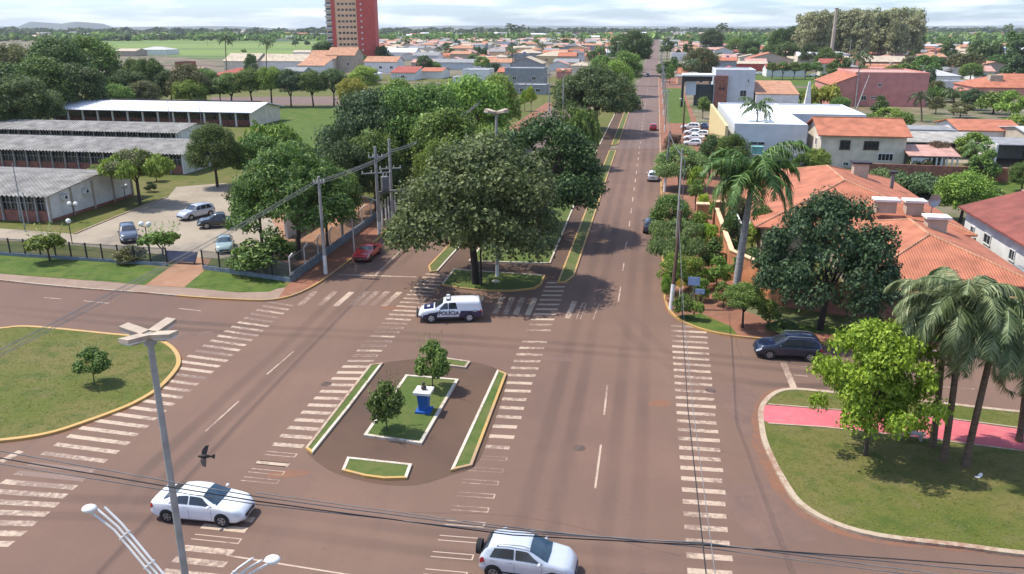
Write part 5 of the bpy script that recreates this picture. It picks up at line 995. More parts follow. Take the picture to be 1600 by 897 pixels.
# --- named houses of the middle distance: x0, x1, eave row, eave height, depth, roof, rise, roof material, wall material
def phouse(x0, x1, y, h, depth, kind, rise, rm, wm, label, cat='house', name='house', wins=0, ov=.4, **k):
    A = P(x0, y, h); B = P(x1, y, h); d = (A+B)/2; w = (B-A).dot(Vector((1, 0, 0)))*.985-2*ov
    q = ()
    if wins: q = tuple(('F', w*(i+.5)/wins, h*.5, min(1.6, w/wins*.5), 1.2) for i in range(wins))
    return house(name, label, cat, (d.x, d.y+ov, 0), w, depth, h, kind, rise, rm, wm, rz=ANG, ov=ov, wins=q, **k)
for a in ((566, 622, 97, 5.5, 14, 'gableX', 2.6, 'tile_orange', 'wall_white', 'white two-storey house with orange striped roof below the red tower', 3),
 (478, 526, 92, 7.0, 16, 'gableX', 4.0, 'tile_orange', 'wall_beige', 'first orange-roofed row house below the tower', 2), (508, 556, 87, 8.6, 14, 'gableX', 4.0, 'tile_orange', 'wall_beige', 'rear orange-roofed row house touching the tower base', 2),
 (462, 508, 103, 5.0, 12, 'shed', 3.0, 'tile_orange', 'wall_white', 'low orange lean-to house above the street trees', 0), (545, 583, 117, 3.0, 14, 'hip', 1.6, 'roof_cool', 'wall_white', 'pale blue metal roofed house above the grove', 0),
 (345, 402, 96, 5.0, 20, 'gableX', 4.0, 'tile_beige', 'wall_cream', 'wide beige-roofed house left of the dark garden tree', 0), (395, 480, 96, 5.0, 16, 'gableX', 3.6, 'tile_beige', 'wall_white', 'long beige-roofed building with a dark roof opening', 0),
 (325, 402, 118, 3.4, 16, 'hip', 2.6, 'tile_red', 'wall_orange', 'red hip-roofed house above the street trees', 0), (438, 476, 112, 3.2, 10, 'gableX', 1.6, 'sheet_grey', 'wall_grey', 'small grey-roofed house just above the street trees', 0),
 (455, 487, 82, 3.6, 12, 'gableX', 1.6, 'tile_beige', 'wall_white', 'small pale house beside the open field left of the tower', 0),
 (600, 650, 82, 4.4, 16, 'gableX', 3.0, 'sheet_white', 'wall_white', 'white gabled hall right of the red tower', 2), (642, 668, 76, 4.4, 16, 'gableX', 1.4, 'sheet_grey', 'wall_white', 'white-fronted grey-roofed house right of the gabled hall', 1),
 (662, 690, 74, 4.2, 14, 'gableX', 1.4, 'sheet_grey', 'wall_grey', 'dark grey roofed house in the middle row', 1), (640, 688, 98, 3.6, 16, 'gableX', 1.6, 'tile_pink', 'wall_beige', 'pinkish long-roofed house above the grove', 0),
 (608, 650, 114, 3.4, 12, 'shed', 2.2, 'tile_red', 'wall_white', 'red lean-to roofed house above the grove', 1), (655, 692, 112, 3.3, 16, 'gableX', 1.4, 'tile_terracotta', 'wall_white', 'terracotta-roofed house half hidden by the grove', 0),
 (672, 742, 98, 3.8, 20, 'gableX', 1.6, 'sheet_grey', 'wall_lightgrey', 'long grey-roofed building above the grove', 0), (720, 765, 110, 4.6, 14, 'flat', 0, 'sheet_pale', 'wall_white', 'white flat-roofed house right above the grove', 1),
 (705, 735, 122, 3.0, 10, 'flat', 0, 'sheet_pale', 'wall_white', 'low white annex above the dark grove tree', 0),
 (786, 852, 108, 7.2, 12, 'flat', 0, 'sheet_pale', 'wall_grey', 'grey modern two-storey house with long white eave by the side street', 2), (800, 856, 134, 3.2, 9, 'flat', 0, 'sheet_pale', 'wall_grey', 'lower grey front of the modern house with stepped parapet', 2),
 (795, 848, 100, 5.6, 16, 'gableY', 3.2, 'tile_beige', 'wall_grey', 'grey gable-fronted house with beige tile roof left of the avenue', 2), (745, 800, 98, 4.2, 16, 'gableX', 2.0, 'tile_orange', 'wall_white', 'orange and white roofed house left of the grey gable', 1),
 (836, 905, 88, 4.6, 18, 'hip', 2.8, 'tile_beige', 'wall_yellow', 'yellow-walled house with broad beige hip roof', 2), (885, 912, 84, 6.8, 14, 'hip', 2.0, 'sheet_dark', 'wall_white', 'white two-storey house with dark hipped roof near the avenue', 2),
 (868, 892, 112, 3.4, 8, 'gableX', 1.2, 'tile_terracotta', 'wall_pink', 'small house with rusty roof behind the grey-green median tree', 0), (890, 925, 103, 4.0, 12, 'hip', 1.8, 'tile_beige', 'wall_cream', 'beige-roofed house beside the left carriageway', 1),
 (800, 836, 76, 4.2, 12, 'gableX', 2.0, 'tile_beige', 'wall_beige', 'beige-roofed house in the middle rows left of the avenue', 1),
 (858, 880, 66, 5.5, 12, 'gableY', 2.2, 'tile_beige', 'wall_beige', 'gable-fronted house high in the rows left of the avenue', 0), (880, 905, 72, 5.6, 12, 'hip', 2.2, 'sheet_dark', 'wall_grey', 'dark-roofed house above the white two-storey one', 0),
 (782, 806, 66, 7, 10, 'flat', 0, 'sheet_pale', 'wall_lightgrey', 'pale grey box-shaped house high in the left rows', 1), (816, 838, 62, 6, 10, 'flat', 0, 'sheet_pale', 'wall_grey', 'grey upright box house left of the avenue', 0),
 (1040, 1098, 60, 6.5, 22, 'flat', 0, 'sheet_grey', 'wall_grey', 'wide grey flat-roofed block right of the far avenue', 3), (1060, 1096, 70, 5.8, 18, 'gableX', 1.8, 'tile_pink', 'wall_salmon', 'salmon pink house in front of the wide grey block', 3),
 (1048, 1078, 84, 5.0, 14, 'flat', 0, 'sheet_pale', 'wall_white', 'low white house with boxy annex behind the olive tree', 2), (1092, 1146, 72, 6.4, 16, 'flat', 0, 'roof_white', 'wall_lightgrey', 'white flat house with a square tower', 1),
 (1146, 1180, 82, 4.2, 16, 'gableX', 1.8, 'tile_terracotta', 'wall_pink', 'reddish low house right of the square tower', 0), (1170, 1236, 92, 4.0, 18, 'gableY', 3.6, 'tile_terracotta', 'wall_beige', 'wide low terracotta gable house above the parked cars', 1),
 (1144, 1200, 100, 3.6, 16, 'gableX', 1.2, 'tile_beige', 'wall_red', 'beige-roofed open shelter with dark red wall by the parked cars', 0), (1140, 1178, 62, 5, 16, 'gableX', 1.8, 'sheet_pale', 'wall_white', 'white house between dark trees right of the tower house', 1),
 (1198, 1262, 108, 3.8, 16, 'gableX', 2.0, 'tile_red', 'wall_white', 'red-roofed house at the end of the clipped tree row', 0), (1258, 1306, 62, 4.8, 18, 'gableX', 2.2, 'tile_beige', 'wall_white', 'pale long roof below the left of the eucalyptus', 1),
 (1326, 1374, 80, 5.4, 16, 'gableY', 3.2, 'tile_pink', 'wall_lightgrey', 'grey gable-fronted house with pink stepped roof', 2), (1347, 1420, 97, 4.6, 14, 'gableX', 2.8, 'tile_beige', 'wall_brick', 'long cream-roofed house with brick wall', 3),
 (1358, 1432, 60, 6.2, 20, 'flat', 0, 'roof_white', 'wall_lightgrey', 'long pale grey hall with a dark blue opening', 0), (1376, 1418, 46, 9.0, 30, 'gableX', 3, 'sheet_white', 'wall_yellow', 'bright yellow hall under the eucalyptus grove', 0),
 (1428, 1466, 72, 4.8, 16, 'gableX', 1.6, 'sheet_pale', 'wall_white', 'white-roofed house left of the dark conical tree', 1), (1526, 1640, 47, 8.0, 50, 'flat', 0, 'sheet_grey', 'wall_white', 'very long white warehouse at the right skyline', 0),
 (1500, 1532, 50, 8.0, 40, 'flat', 0, 'roof_white', 'wall_white', 'white warehouse left of the very long one', 0), (1502, 1540, 68, 5.0, 20, 'gableX', 1.6, 'roof_cool', 'wall_white', 'pale warehouse behind the dark wide tree', 0),
 (1440, 1502, 119, 3.8, 16, 'hip', 2.2, 'sheet_pale', 'wall_white', 'white house with pale grey pyramid roof', 2), (1428, 1520, 128, 3.0, 6, 'flat', 0, 'sheet_pale', 'wall_white', 'low white annex in front of the pyramid roof', 0),
 (1530, 1680, 138, 3.6, 22, 'hip', 4.0, 'tile_terracotta', 'wall_pink', 'broad terracotta hip roof with water tank block at the right edge', 0), (1472, 1500, 104, 4.0, 14, 'gableX', 1.8, 'tile_terracotta', 'wall_white', 'small terracotta-roofed house behind round trees', 0),
 (1524, 1556, 112, 4.0, 14, 'gableX', 2.2, 'tile_pink', 'wall_white', 'pinkish-roofed house under the umbrella-shaped tree', 1), (1575, 1620, 78, 5.0, 14, 'gableX', 2.0, 'sheet_white', 'wall_blue', 'blue and white house behind the right-edge pines', 0),
 (270, 292, 98, 8.5, 8, 'flat', 0, 'tile_brown', 'wall_brick', 'square brick water tower block above the woodland', 0), (262, 312, 112, 3.6, 12, 'gableX', 1.6, 'tile_pink', 'wall_white', 'pink-roofed house beside the square brick block', 0),
 (212, 262, 78, 4.2, 20, 'hip', 2.4, 'sheet_pale', 'wall_white', 'pale hip-roofed house beyond the woodland', 0), (178, 214, 80, 4.0, 16, 'gableX', 1.8, 'tile_beige', 'wall_beige', 'beige-roofed house beside the pale hip roof', 0),
 (192, 222, 50.5, 9, 40, 'flat', 0, 'tile_brown', 'wall_brick', 'reddish block far out beyond the green field', 0), (684, 730, 48, 9, 40, 'gableX', 3, 'tile_orange', 'wall_salmon', 'orange building on the skyline right of the tower', 0), (672, 690, 46, 9, 30, 'flat', 0, 'wall_blue', 'wall_blue', 'blue-roofed hall on the skyline', 0),
 (588, 626, 44, 34, 60, 'flat', 0, 'sheet_pale', 'wall_lightgrey', 'large pale hall far behind the red tower', 0)):
    o_ = phouse(*a[:10], wins=a[10])
    if 'square tower' in a[9]:
        mb = MB(); mb.box((3.5, 5, 5), (6, 5, 11)); mb.build('stair_tower', 'wall_grey', o_)
    if 'water tank block' in a[9]:
        mb = MB(); mb.box((-8, 6, 5), (4, 3, 5)); mb.build('tank_block', 'wall_beige', o_)
    if 'blue opening' in a[9]:
        mb = MB(); mb.box((16, -.05, 3.4), (10, .3, 4)); mb.build('opening', 'wall_blue', o_)
# --- walls
def wallrun(label, pts, h, mat, th=.3, cap=None, cat='wall', name='garden_wall', z=.1):
    r = root(name, pts[0], label, cat); o = Vector(pts[0]); mb = MB(); cb = MB()
    for a, b in zip(pts, pts[1:]):
        a, b = Vector(a)-o, Vector(b)-o; d = b-a; m = (a+b)/2; an = math.atan2(d.y, d.x)
        mb.box((m.x, m.y, h/2-.1), (d.length-.002, th, h+.2), an)
        if cap: cb.box((m.x, m.y, h+.05), (d.length+.05, th+.16, .12), an)
    mb.build('wall', mat, r)
    if cap: cb.build('coping', cap, r)
    return r
wallrun('orange stuccoed wall stepping down beside the avenue garden', [ST(10.2, 94, .1), ST(10.3, 75.6, .1), ST(14.2, 68.6, .1)], 2.9, 'wall_orange', cap='wall_salmon')
wallrun('long brick-red garden wall along the cross street behind the navy SUV', [ST(14.4, 68.4, .1), ST(24, 65.6, .1), ST(70, 64.5, .1)], 2.7, 'wall_brick', cap='wall_orange')
for i, (t_, s_) in enumerate(((8.6, 94.4), (10.6, 96))):
    r_ = root('gate_pillar', ST(t_, s_, .1), ('left' if i == 0 else 'right')+' orange gate pillar at the end of the avenue garden wall', 'pillar', ANG); mb = MB(); mb.box((0, 0, 1.6), (1.3, 1.0, 3.4)); mb.build('shaft', 'wall_orange', r_); mb = MB(); mb.box((0, 0, 3.36), (1.5, 1.2, .14)); mb.build('cap', 'wall_salmon', r_)
wallrun('brown boundary wall behind the terracotta villa', [ST(14, 118, .1), ST(35, 118, .1), ST(35.4, 92, .1)], 2.2, 'wall_brick')
wallrun('long brown wall below the cream house and leafy beds', [ST(36, 136, .1), ST(68, 134, .1)], 2.2, 'wall_brick')
wallrun('grey rendered wall under the white hall', [ST(16.5, 140, .1), ST(30.5, 140, .1)], 2.6, 'wall_grey')
wallrun('white concrete wall behind trees at the service street', [ST(-38, 95, .1), ST(-38, 83, .1)], 2.6, 'wall_white')
# ================================================================ vehicles
def carpaint(name, c, metal=0, rough=.28):
    return pmat(name, c, rough, metal, var=.03, coat=.8, spec=.5)
carpaint('paint_white', (.66, .67, .68)); carpaint('paint_silver', (.42, .44, .47), .35, .35); carpaint('paint_pearl', (.50, .53, .57), .2, .3); carpaint('paint_red', (.42, .012, .015)); carpaint('paint_navy', (.006, .011, .032)); carpaint('paint_black', (.012, .012, .014))
carpaint('paint_blue', (.03, .06, .16)); carpaint('paint_slate', (.05, .065, .09)); carpaint('paint_grey', (.22, .24, .26), .3); carpaint('police_navy', (.012, .014, .07)); carpaint('paint_yellow', (.60, .48, .08)); carpaint('paint_green', (.25, .33, .30), .2)
pmat('tyre', (.015, .015, .015), .9); pmat('rim', (.38, .38, .39), .35, .7); pmat('rim_white', (.50, .50, .50), .4, .3); pmat('lamp_glass', (.62, .64, .66), .12, spec=.9); pmat('lamp_red', (.30, .01, .012), .2, spec=.8); pmat('plastic', (.02, .02, .021), .6); pmat('chrome', (.62, .62, .62), .15, 1)
def lerp_list(L, x):
    if x <= L[0][0]: return L[0][1]
    for (a, b), (c, d) in zip(L, L[1:]):
        if x <= c: t = (x-a)/(c-a); return b+(d-b)*t
    return L[-1][1]
def sm(L, x, k=.07): return (lerp_list(L, x-k)+2*lerp_list(L, x)+lerp_list(L, x+k))/4
CARS = dict(
 sedan=dict(L=4.6, top=[(0, .70), (.03, .98), (.12, 1.06), (.62, 1.10), (1.42, 1.42), (1.9, 1.475), (2.55, 1.45), (3.42, 1.03), (4.2, .88), (4.5, .72), (4.6, .50)], belt=[(0, .66), (.1, .93), (.6, 1.0), (3.4, .95), (4.2, .80), (4.6, .48)], w=[(0, .66), (.12, .80), (.6, .87), (1, .885), (3.8, .885), (4.3, .84), (4.6, .60)],
   wt=[(0, .60), (.5, .70), (1.35, .56), (2.6, .58), (3.4, .74), (4.2, .72), (4.6, .5)], zb=[(0, .32), (.4, .2), (4.2, .18), (4.6, .26)], ws=(2.62, 3.40), rw=(.68, 1.36), sw=(1.0, 3.25, 1.45, 2.72), div=(2.02,), ax=(.92, 3.62), wr=.32),
 hatch=dict(L=3.95, top=[(0, .75), (.05, 1.08), (.28, 1.36), (.55, 1.50), (1.2, 1.56), (2.0, 1.52), (2.9, 1.06), (3.55, .95), (3.85, .80), (3.95, .55)], belt=[(0, .74), (.1, .98), (3.0, .96), (3.6, .84), (3.95, .52)], w=[(0, .70), (.12, .80), (.5, .83), (3.3, .83), (3.7, .80), (3.95, .60)],
   wt=[(0, .62), (.5, .60), (2.0, .60), (2.9, .72), (3.6, .70), (3.95, .52)], zb=[(0, .34), (.4, .24), (3.6, .24), (3.95, .3)], ws=(2.05, 2.88), rw=(.06, .42), sw=(.42, 2.75, .62, 2.1), div=(1.5,), ax=(.62, 3.12), wr=.32),
 suv=dict(L=4.7, top=[(0, .85), (.05, 1.12), (.30, 1.52), (.6, 1.68), (1.4, 1.73), (2.5, 1.68), (3.35, 1.18), (4.2, 1.05), (4.55, .90), (4.7, .6)], belt=[(0, .8), (.1, 1.05), (3.4, 1.06), (4.2, .95), (4.7, .58)], w=[(0, .72), (.12, .86), (.5, .92), (4.0, .92), (4.4, .88), (4.7, .68)],
   wt=[(0, .66), (.5, .66), (2.5, .65), (3.3, .80), (4.2, .78), (4.7, .58)], zb=[(0, .38), (.4, .30), (4.3, .30), (4.7, .36)], ws=(2.55, 3.32), rw=(.06, .42), sw=(.50, 3.15, .75, 2.6), div=(1.35, 2.15), ax=(.88, 3.70), wr=.37),
 pickup=dict(L=5.2, top=[(0, .92), (.04, 1.08), (1.72, 1.10), (1.86, 1.12), (2.02, 1.66), (2.3, 1.74), (3.05, 1.70), (3.85, 1.20), (4.7, 1.10), (5.05, .95), (5.2, .65)], belt=[(0, .9), (.1, 1.04), (3.9, 1.08), (4.7, 1.0), (5.2, .62)], w=[(0, .84), (.1, .90), (.5, .92), (4.5, .92), (4.9, .88), (5.2, .70)],
   wt=[(0, .84), (1.7, .84), (1.95, .68), (3.1, .66), (3.8, .80), (4.7, .78), (5.2, .60)], zb=[(0, .45), (.5, .38), (4.7, .34), (5.2, .4)], ws=(3.1, 3.83), rw=(1.87, 2.01), sw=(1.98, 3.65, 2.12, 3.1), div=(2.75,), ax=(1.05, 4.15), wr=.39),
 coupe=dict(L=4.7, top=[(0, .62), (.04, .92), (.15, .98), (.9, 1.02), (1.75, 1.28), (2.1, 1.33), (2.5, 1.30), (3.05, .98), (4.4, .90), (4.66, .80), (4.7, .6)], belt=[(0, .62), (.1, .9), (1.3, .92), (3.1, .93), (4.4, .86), (4.7, .58)], w=[(0, .78), (.12, .86), (.6, .90), (4.3, .88), (4.6, .84), (4.7, .78)],
   wt=[(0, .72), (.9, .74), (1.7, .56), (2.4, .56), (3.0, .74), (4.4, .76), (4.7, .70)], zb=[(0, .34), (.4, .22), (4.4, .22), (4.7, .3)], ws=(2.52, 3.03), rw=(1.0, 1.72), sw=(1.5, 2.95, 1.85, 2.5), div=(), ax=(.98, 3.78), wr=.33))
CARS['police'] = dict(CARS['pickup'], top=[(0, .95), (.04, 1.2), (.12, 1.72), (.3, 1.80), (2.0, 1.80), (2.3, 1.80), (3.05, 1.74), (3.85, 1.22), (4.7, 1.12), (5.05, .97), (5.2, .65)], wt=[(0, .78), (.4, .76), (2.0, .74), (3.1, .68), (3.8, .80), (4.7, .78), (5.2, .60)], rw=(.045, .11))
class Shell:
    def __init__(s, sp): s.sp = sp
    def at(s, x, t, sd=1):
        sp = s.sp; top, be, w, wt, zb = (sm(sp[k], x) for k in ('top', 'belt', 'w', 'wt', 'zb')); be = min(be, top-.03); wt = min(wt, w*.97)
        K = [(0, w*.80, zb), (.07, w*.95, zb+.03), (.16, w*.995, zb+.14), (.32, w, zb+(be-zb)*.55), (.46, w*.985, be-.06), (.50, w*.955, be), (.72, wt+.03, top-.075 if top-be > .15 else top-(top-be)*.35), (.78, wt-.06, top-.02), (.88, wt*.55, top), (1, 0, top+.012)]
        for (a, y0, z0), (b, y1, z1) in zip(K, K[1:]):
            if t <= b: q = (t-a)/(b-a); return Vector((x, sd*(y0+(y1-y0)*q), z0+(z1-z0)*q))
        return Vector((x, 0, top))
    def patch(s, c, nu=8, nv=4, off=.012, sd=1):
        """c = (x,t) corners: low-back, low-front, high-front, high-back"""
        vs = []; fs = []
        for j in range(nv+1):
            for i in range(nu+1):
                u, v = i/nu, j/nv; a = [c[0][k]*(1-u)+c[1][k]*u for k in (0, 1)]; b = [c[3][k]*(1-u)+c[2][k]*u for k in (0, 1)]; x, t = a[0]*(1-v)+b[0]*v, a[1]*(1-v)+b[1]*v
                p = s.at(x, t, sd); e = .01; du = s.at(x+e, t, sd)-s.at(x-e, t, sd); dv = s.at(x, min(1, t+e), sd)-s.at(x, t-e, sd); n = du.cross(dv); n = -n.normalized()*sd if n.length > 1e-9 else Vector((0, 0, 1)); vs.append(p+n*off)
        for j in range(nv):
            for i in range(nu): k = j*(nu+1)+i; f = (k, k+1, k+nu+2, k+nu+1); fs.append(f if sd > 0 else f[::-1])
        return vs, fs
def car(name, label, cat, kind, paint_, loc, rz, det=2, glass='glass_dark', group=None, rim='rim', sc=1.0):
    sp = CARS[kind]; S_ = Shell(sp); r = root(name, loc, label, cat, rz, group); r.scale = (sc, sc, sc); L = sp['L']; cx = L/2
    T = [0, .07, .16, .24, .32, .46, .50, .57, .65, .72, .78, .88, 1]; nx = 46 if det > 1 else 26; vs = []; fs = []; row = len(T)*2-1
    xs = [0, .03, .08]+[.08+(L-.16)*i/(nx-5) for i in range(1, nx-5)]+[L-.08, L-.03, L]
    for x in xs:
        vs += [S_.at(x, t, 1) for t in T]+[S_.at(x, t, -1) for t in T[-2::-1]]
    for i in range(len(xs)-1):
        for j in range(row-1): k = i*row+j; fs.append((k, k+row, k+row+1, k+1))
        fs.append((i*row, i*row+row-1, (i+1)*row+row-1, (i+1)*row))
    fs += [tuple(range(row)), tuple(range(len(xs)*row-1, (len(xs)-1)*row-1, -1))]
    vs = [(v.x-cx, v.y, v.z) for v in vs]; mb = MB(); mb.add(vs, fs, True); body = mb.build('body', paint_, r)
    for p in body.data.polygons[-2:]: p.use_smooth = False
    def pt(nm, mat, cs, sides=(1, -1), par=None, **k):
        for sd in sides:
            q = MB(); v, f = S_.patch(cs, sd=sd, **k); q.add([(a.x-cx, a.y, a.z) for a in v], f, True); q.build(nm, mat, par or r)
    def both(nm, mat, cs, **k):
        q = MB()
        for sd in (1, -1): v, f = S_.patch(cs, sd=sd, **k); q.add([(a.x-cx, a.y, a.z) for a in v], f, True)
        return q.build(nm, mat, r)
    a, b = sp['ws']; both('windscreen', glass if kind not in ('sedan', 'hatch') else 'glass_blue', [(b-.02, .74), (b+.03, 1), (a+.04, 1), (a+.06, .755)], nu=6, nv=6)
    a, b = sp['rw']; both('rear_window', glass, [(a+.04, .74), (a, 1), (b-.02, 1), (b-.05, .76)], nu=6, nv=5)
    x0, x1, u0, u1 = sp['sw']; cut = [x0]+[None]*0; dv = list(sp['div']); lo = [x0]+dv+[x1]; hi = [u0]+dv+[u1]
    for i in range(len(lo)-1):
        g = .035; pt('side_window', glass, [(lo[i]+g, .525), (lo[i+1]-g, .525), (hi[i+1]-g, .70), (hi[i]+g, .70)], nu=6, nv=3)
    for ax in sp['ax']:
        for sd in (1, -1):
            y = sm(sp['w'], ax); wr = sp['wr']
            q = MB(); q.tube([(ax-cx, sd*(y-.05), wr+.02), (ax-cx, sd*(y+.006), wr+.02)], wr+.055, 20); q.build('wheel_arch', 'plastic', r)
            q = MB(); q.tube([(ax-cx, sd*(y-.20), wr), (ax-cx, sd*(y-.02), wr), (ax-cx, sd*(y+.02), wr)], [wr, wr, wr-.03], 20); wo = q.build('wheel', 'tyre', r)
            if det > 0:
                q = MB(); q.tube([(ax-cx, sd*(y-.1), wr), (ax-cx, sd*(y+.026), wr)], wr*.62, 16); rr = q.build('rim', rim, wo)
                if det > 1:
                    q = MB()
                    for k in range(5):
                        th = k*6.283/5; q.tube([(ax-cx+math.cos(th+.62)*wr*.3, sd*(y+.03), wr+math.sin(th+.62)*wr*.3), (ax-cx+math.cos(th+.62)*wr*.52, sd*(y+.03), wr+math.sin(th+.62)*wr*.52)], .045, 6)
                    q.build('rim_openings', 'plastic', rr)
    pt('headlight', 'lamp_glass', [(L-.42, .40), (L-.05, .36), (L-.04, .50), (L-.42, .52)], nu=5, nv=2)
    pt('taillight', 'lamp_red', [(.03, .34), (.26, .40), (.20, .50), (.03, .50)], nu=4, nv=2)
    if det > 0:
        zf = sm(sp['zb'], L); q = MB(); hw = sm(sp['w'], L)*.86
        q.box((L-cx+.005, 0, zf+.17), (.05, hw*1.7, .17)); q.build('grille', 'plastic', r)
        q = MB(); q.box((L-cx+.035, 0, zf+.10), (.02, .42, .13)); q.build('number_plate', 'grey_metal', r); q = MB(); q.box((-cx-.012, 0, .66 if kind != 'sedan' else .72), (.03, .42, .13)); q.build('number_plate', 'grey_metal', r)
        mx_ = sp['ws'][1]-.32
        for sd in (1, -1):
            q = MB(); bz = sm(sp['belt'], mx_); q.ball((mx_-cx, sd*(sm(sp['w'], mx_)+.10), bz+.09), .12, 8, 6, (.7, 1, .65)); q.build('mirror', paint_, r)
    if det > 1:
        pt('sill_trim', 'plastic', [(sp['ax'][0]+.45, .02), (sp['ax'][1]-.45, .02), (sp['ax'][1]-.45, .10), (sp['ax'][0]+.45, .10)], nu=2, nv=1)
        for x in sp['div'][-1:]+(sp['sw'][1]-.12,): pt('door_seam', 'plastic', [(x-.006, .14), (x+.006, .14), (x+.006, .50), (x-.006, .50)], nu=1, nv=6, off=.004)
        for x in (sp['div'][-1:]+(sp['div'][-1]-.75,) if sp['div'] else (1.7,)): pt('door_handle', 'plastic' if kind == 'pickup' else paint_, [(x-.26, .43), (x-.08, .43), (x-.08, .455), (x-.26, .455)], nu=2, nv=1, off=.03)
    return r, S_, L
def carpos(rear, front, kind, near, sc=1.0):
    """rear/front wheel contact pixels on the side nearest the camera; near = 'L' or 'R' side of the car"""
    a, b = P(*rear), P(*front); sp = CARS[kind]; h = (b-a).normalized(); lat = Vector((-h.y, h.x, 0))*(1 if near == 'R' else -1)
    mid = (a+b)/2; axm = (sp['ax'][0]+sp['ax'][1])/2-sp['L']/2; c = mid-h*axm*sc+lat*sm(sp['w'], 2)*sc
    return Vector((c.x, c.y, .015)), math.atan2(h.y, h.x)
def carat(px, py, deg, z=.015):       # body centre on the ground, heading in the avenue frame
    p = P(px, py, z); return Vector((p.x, p.y, z)), ANG+R(deg)
# the white sedan crossing
l_, a_ = carpos((263, 817), (347, 824), 'sedan', 'R', 1.04); r_, S_, L_ = car('sedan', 'white four-door sedan crossing at the lower left', 'car', 'sedan', 'paint_white', l_, a_, sc=1.04)
# silver hatchback with spare wheel
l_, a_ = carpos((770, 905), (865, 918), 'hatch', 'R', 1.03); r_, S_, L_ = car('hatchback', 'silver-white hatchback with a spare wheel on its tail, cut by the bottom edge', 'car', 'hatch', 'paint_pearl', l_, a_, sc=1.06)
q = MB(); q.tube([(-L_/2-.02, 0, .92), (-L_/2-.24, 0, .92)], .32, 20); wo = q.build('spare_wheel', 'tyre', r_); q = MB(); q.tube([(-L_/2-.2, 0, .92), (-L_/2-.26, 0, .92)], .2, 16); q.build('cover', 'plastic', wo)
for sd in (1, -1):
    q = MB(); q.tube([(-1.25, sd*.60, 1.50), (-1.0, sd*.60, 1.60), (-.2, sd*.60, 1.62), (.15, sd*.60, 1.54)], .022, 6); q.build('roof_rail', 'grey_metal', r_)
q = MB()
for sd in (1, -1):
    v, f = S_.patch([(.3, .16), (3.6, .16), (3.6, .2), (.3, .2)], sd=sd, off=.02, nu=8, nv=1); q.add([(a.x-L_/2, a.y, a.z) for a in v], f)
q.build('side_moulding', 'plastic', r_)
# police pickup
l_, a_ = carpos((733, 503.5), (675, 505), 'police', 'L', 1.0); r_, S_, L_ = car('police_pickup', 'white and navy police pickup with canopy crossing by the kerbed lawn', 'police car', 'police', 'paint_white', l_, a_, sc=1.0, rim='rim_white')
cx = L_/2
def ppatch(nm, mat, cs, sides=(1, -1), par=None, **k):
    q = MB()
    for sd in sides: v, f = S_.patch(cs, sd=sd, **k); q.add([(a.x-cx, a.y, a.z) for a in v], f, True)
    return q.build(nm, mat, par or r_)
ppatch('rear_livery', 'police_navy', [(.02, .08), (1.95, .08), (1.75, .455), (.02, .455)], off=.008, nu=12, nv=6)
ppatch('sill_livery', 'police_navy', [(1.95, .05), (4.0, .05), (3.7, .16), (1.95, .16)], off=.008, nu=8, nv=2)
ppatch('front_livery', 'police_navy', [(3.75, .08), (5.17, .08), (5.17, .28), (3.55, .42)], off=.008, nu=8, nv=4)
ppatch('bonnet_livery', 'police_navy', [(3.95, .80), (4.75, .80), (4.75, 1), (3.95, 1)], off=.010, nu=5, nv=4)
ppatch('bonnet_emblem', 'rim_white', [(4.25, .93), (4.5, .93), (4.5, 1), (4.25, 1)], off=.018, nu=2, nv=2)
ppatch('canopy_line', 'wall_lightgrey', [(.25, .495), (1.95, .495), (1.95, .51), (.25, .51)], off=.012, nu=6, nv=1)
def lettering(txt, size, mat, par, loc, rot, name='lettering', bold=.004, sx=1.0):
    cu = bpy.data.curves.new(name, 'FONT'); cu.body = txt; cu.size = size; cu.align_x = 'CENTER'; cu.align_y = 'CENTER'; cu.extrude = .004; cu.offset = bold
    to = bpy.data.objects.new(name, cu); COL.objects.link(to); bpy.context.view_layer.update(); me = bpy.data.meshes.new_from_object(to.evaluated_get(bpy.context.evaluated_depsgraph_get())); bpy.data.objects.remove(to)
    me.materials.clear(); me.materials.append(M(mat)); o = link(name, me, par, loc, rot); o.scale = (sx, 1, 1); return o
for sd in (1, -1):
    lettering('POL\u00cdCIA', .46, 'police_navy', r_, (2.72-cx, sd*.945, .80), (R(90), 0, 0 if sd < 0 else R(180)), bold=.012, sx=.98)
    lettering('190', .24, 'rim_white', r_, (.62-cx, sd*.945, .95), (R(90), 0, 0 if sd < 0 else R(180)), 'number', .008)
    q = MB(); q.tube([(2.1-cx, sd*.97, .36), (3.7-cx, sd*.97, .36)], .04, 6); q.build('side_step', 'plastic', r_)
q = MB(); q.box((2.75-cx, 0, 1.86), (.34, 1.15, .10)); lb_ = q.build('light_bar', 'grey_metal', r_)
for sd in (1, -1): q = MB(); q.box((2.75-cx, sd*.42, 1.935), (.26, .3, .05)); q.build('beacon', 'lamp_glass', lb_)
q = MB(); q.tube([(L_/2+.12, -.55, .5), (L_/2+.14, -.55, .95), (L_/2+.14, .55, .95), (L_/2+.12, .55, .5)], .035, 6); q.box((L_/2+.08, 0, .55), (.12, 1.5, .22)); q.build('bull_bar', 'plastic', r_)
# red classic coupe
l_, a_ = carpos((594.5, 396.5), (580, 408.5), 'coupe', 'L', 1.0); r_, S_, L_ = car('classic_coupe', 'red classic two-door coupe with chrome bumper on the service street', 'car', 'coupe', 'paint_red', l_, a_, det=2)
for x in (L_/2+.05, -L_/2-.05): q = MB(); q.box((x, 0, .46), (.10, 1.74, .14)); q.build('bumper', 'chrome', r_)
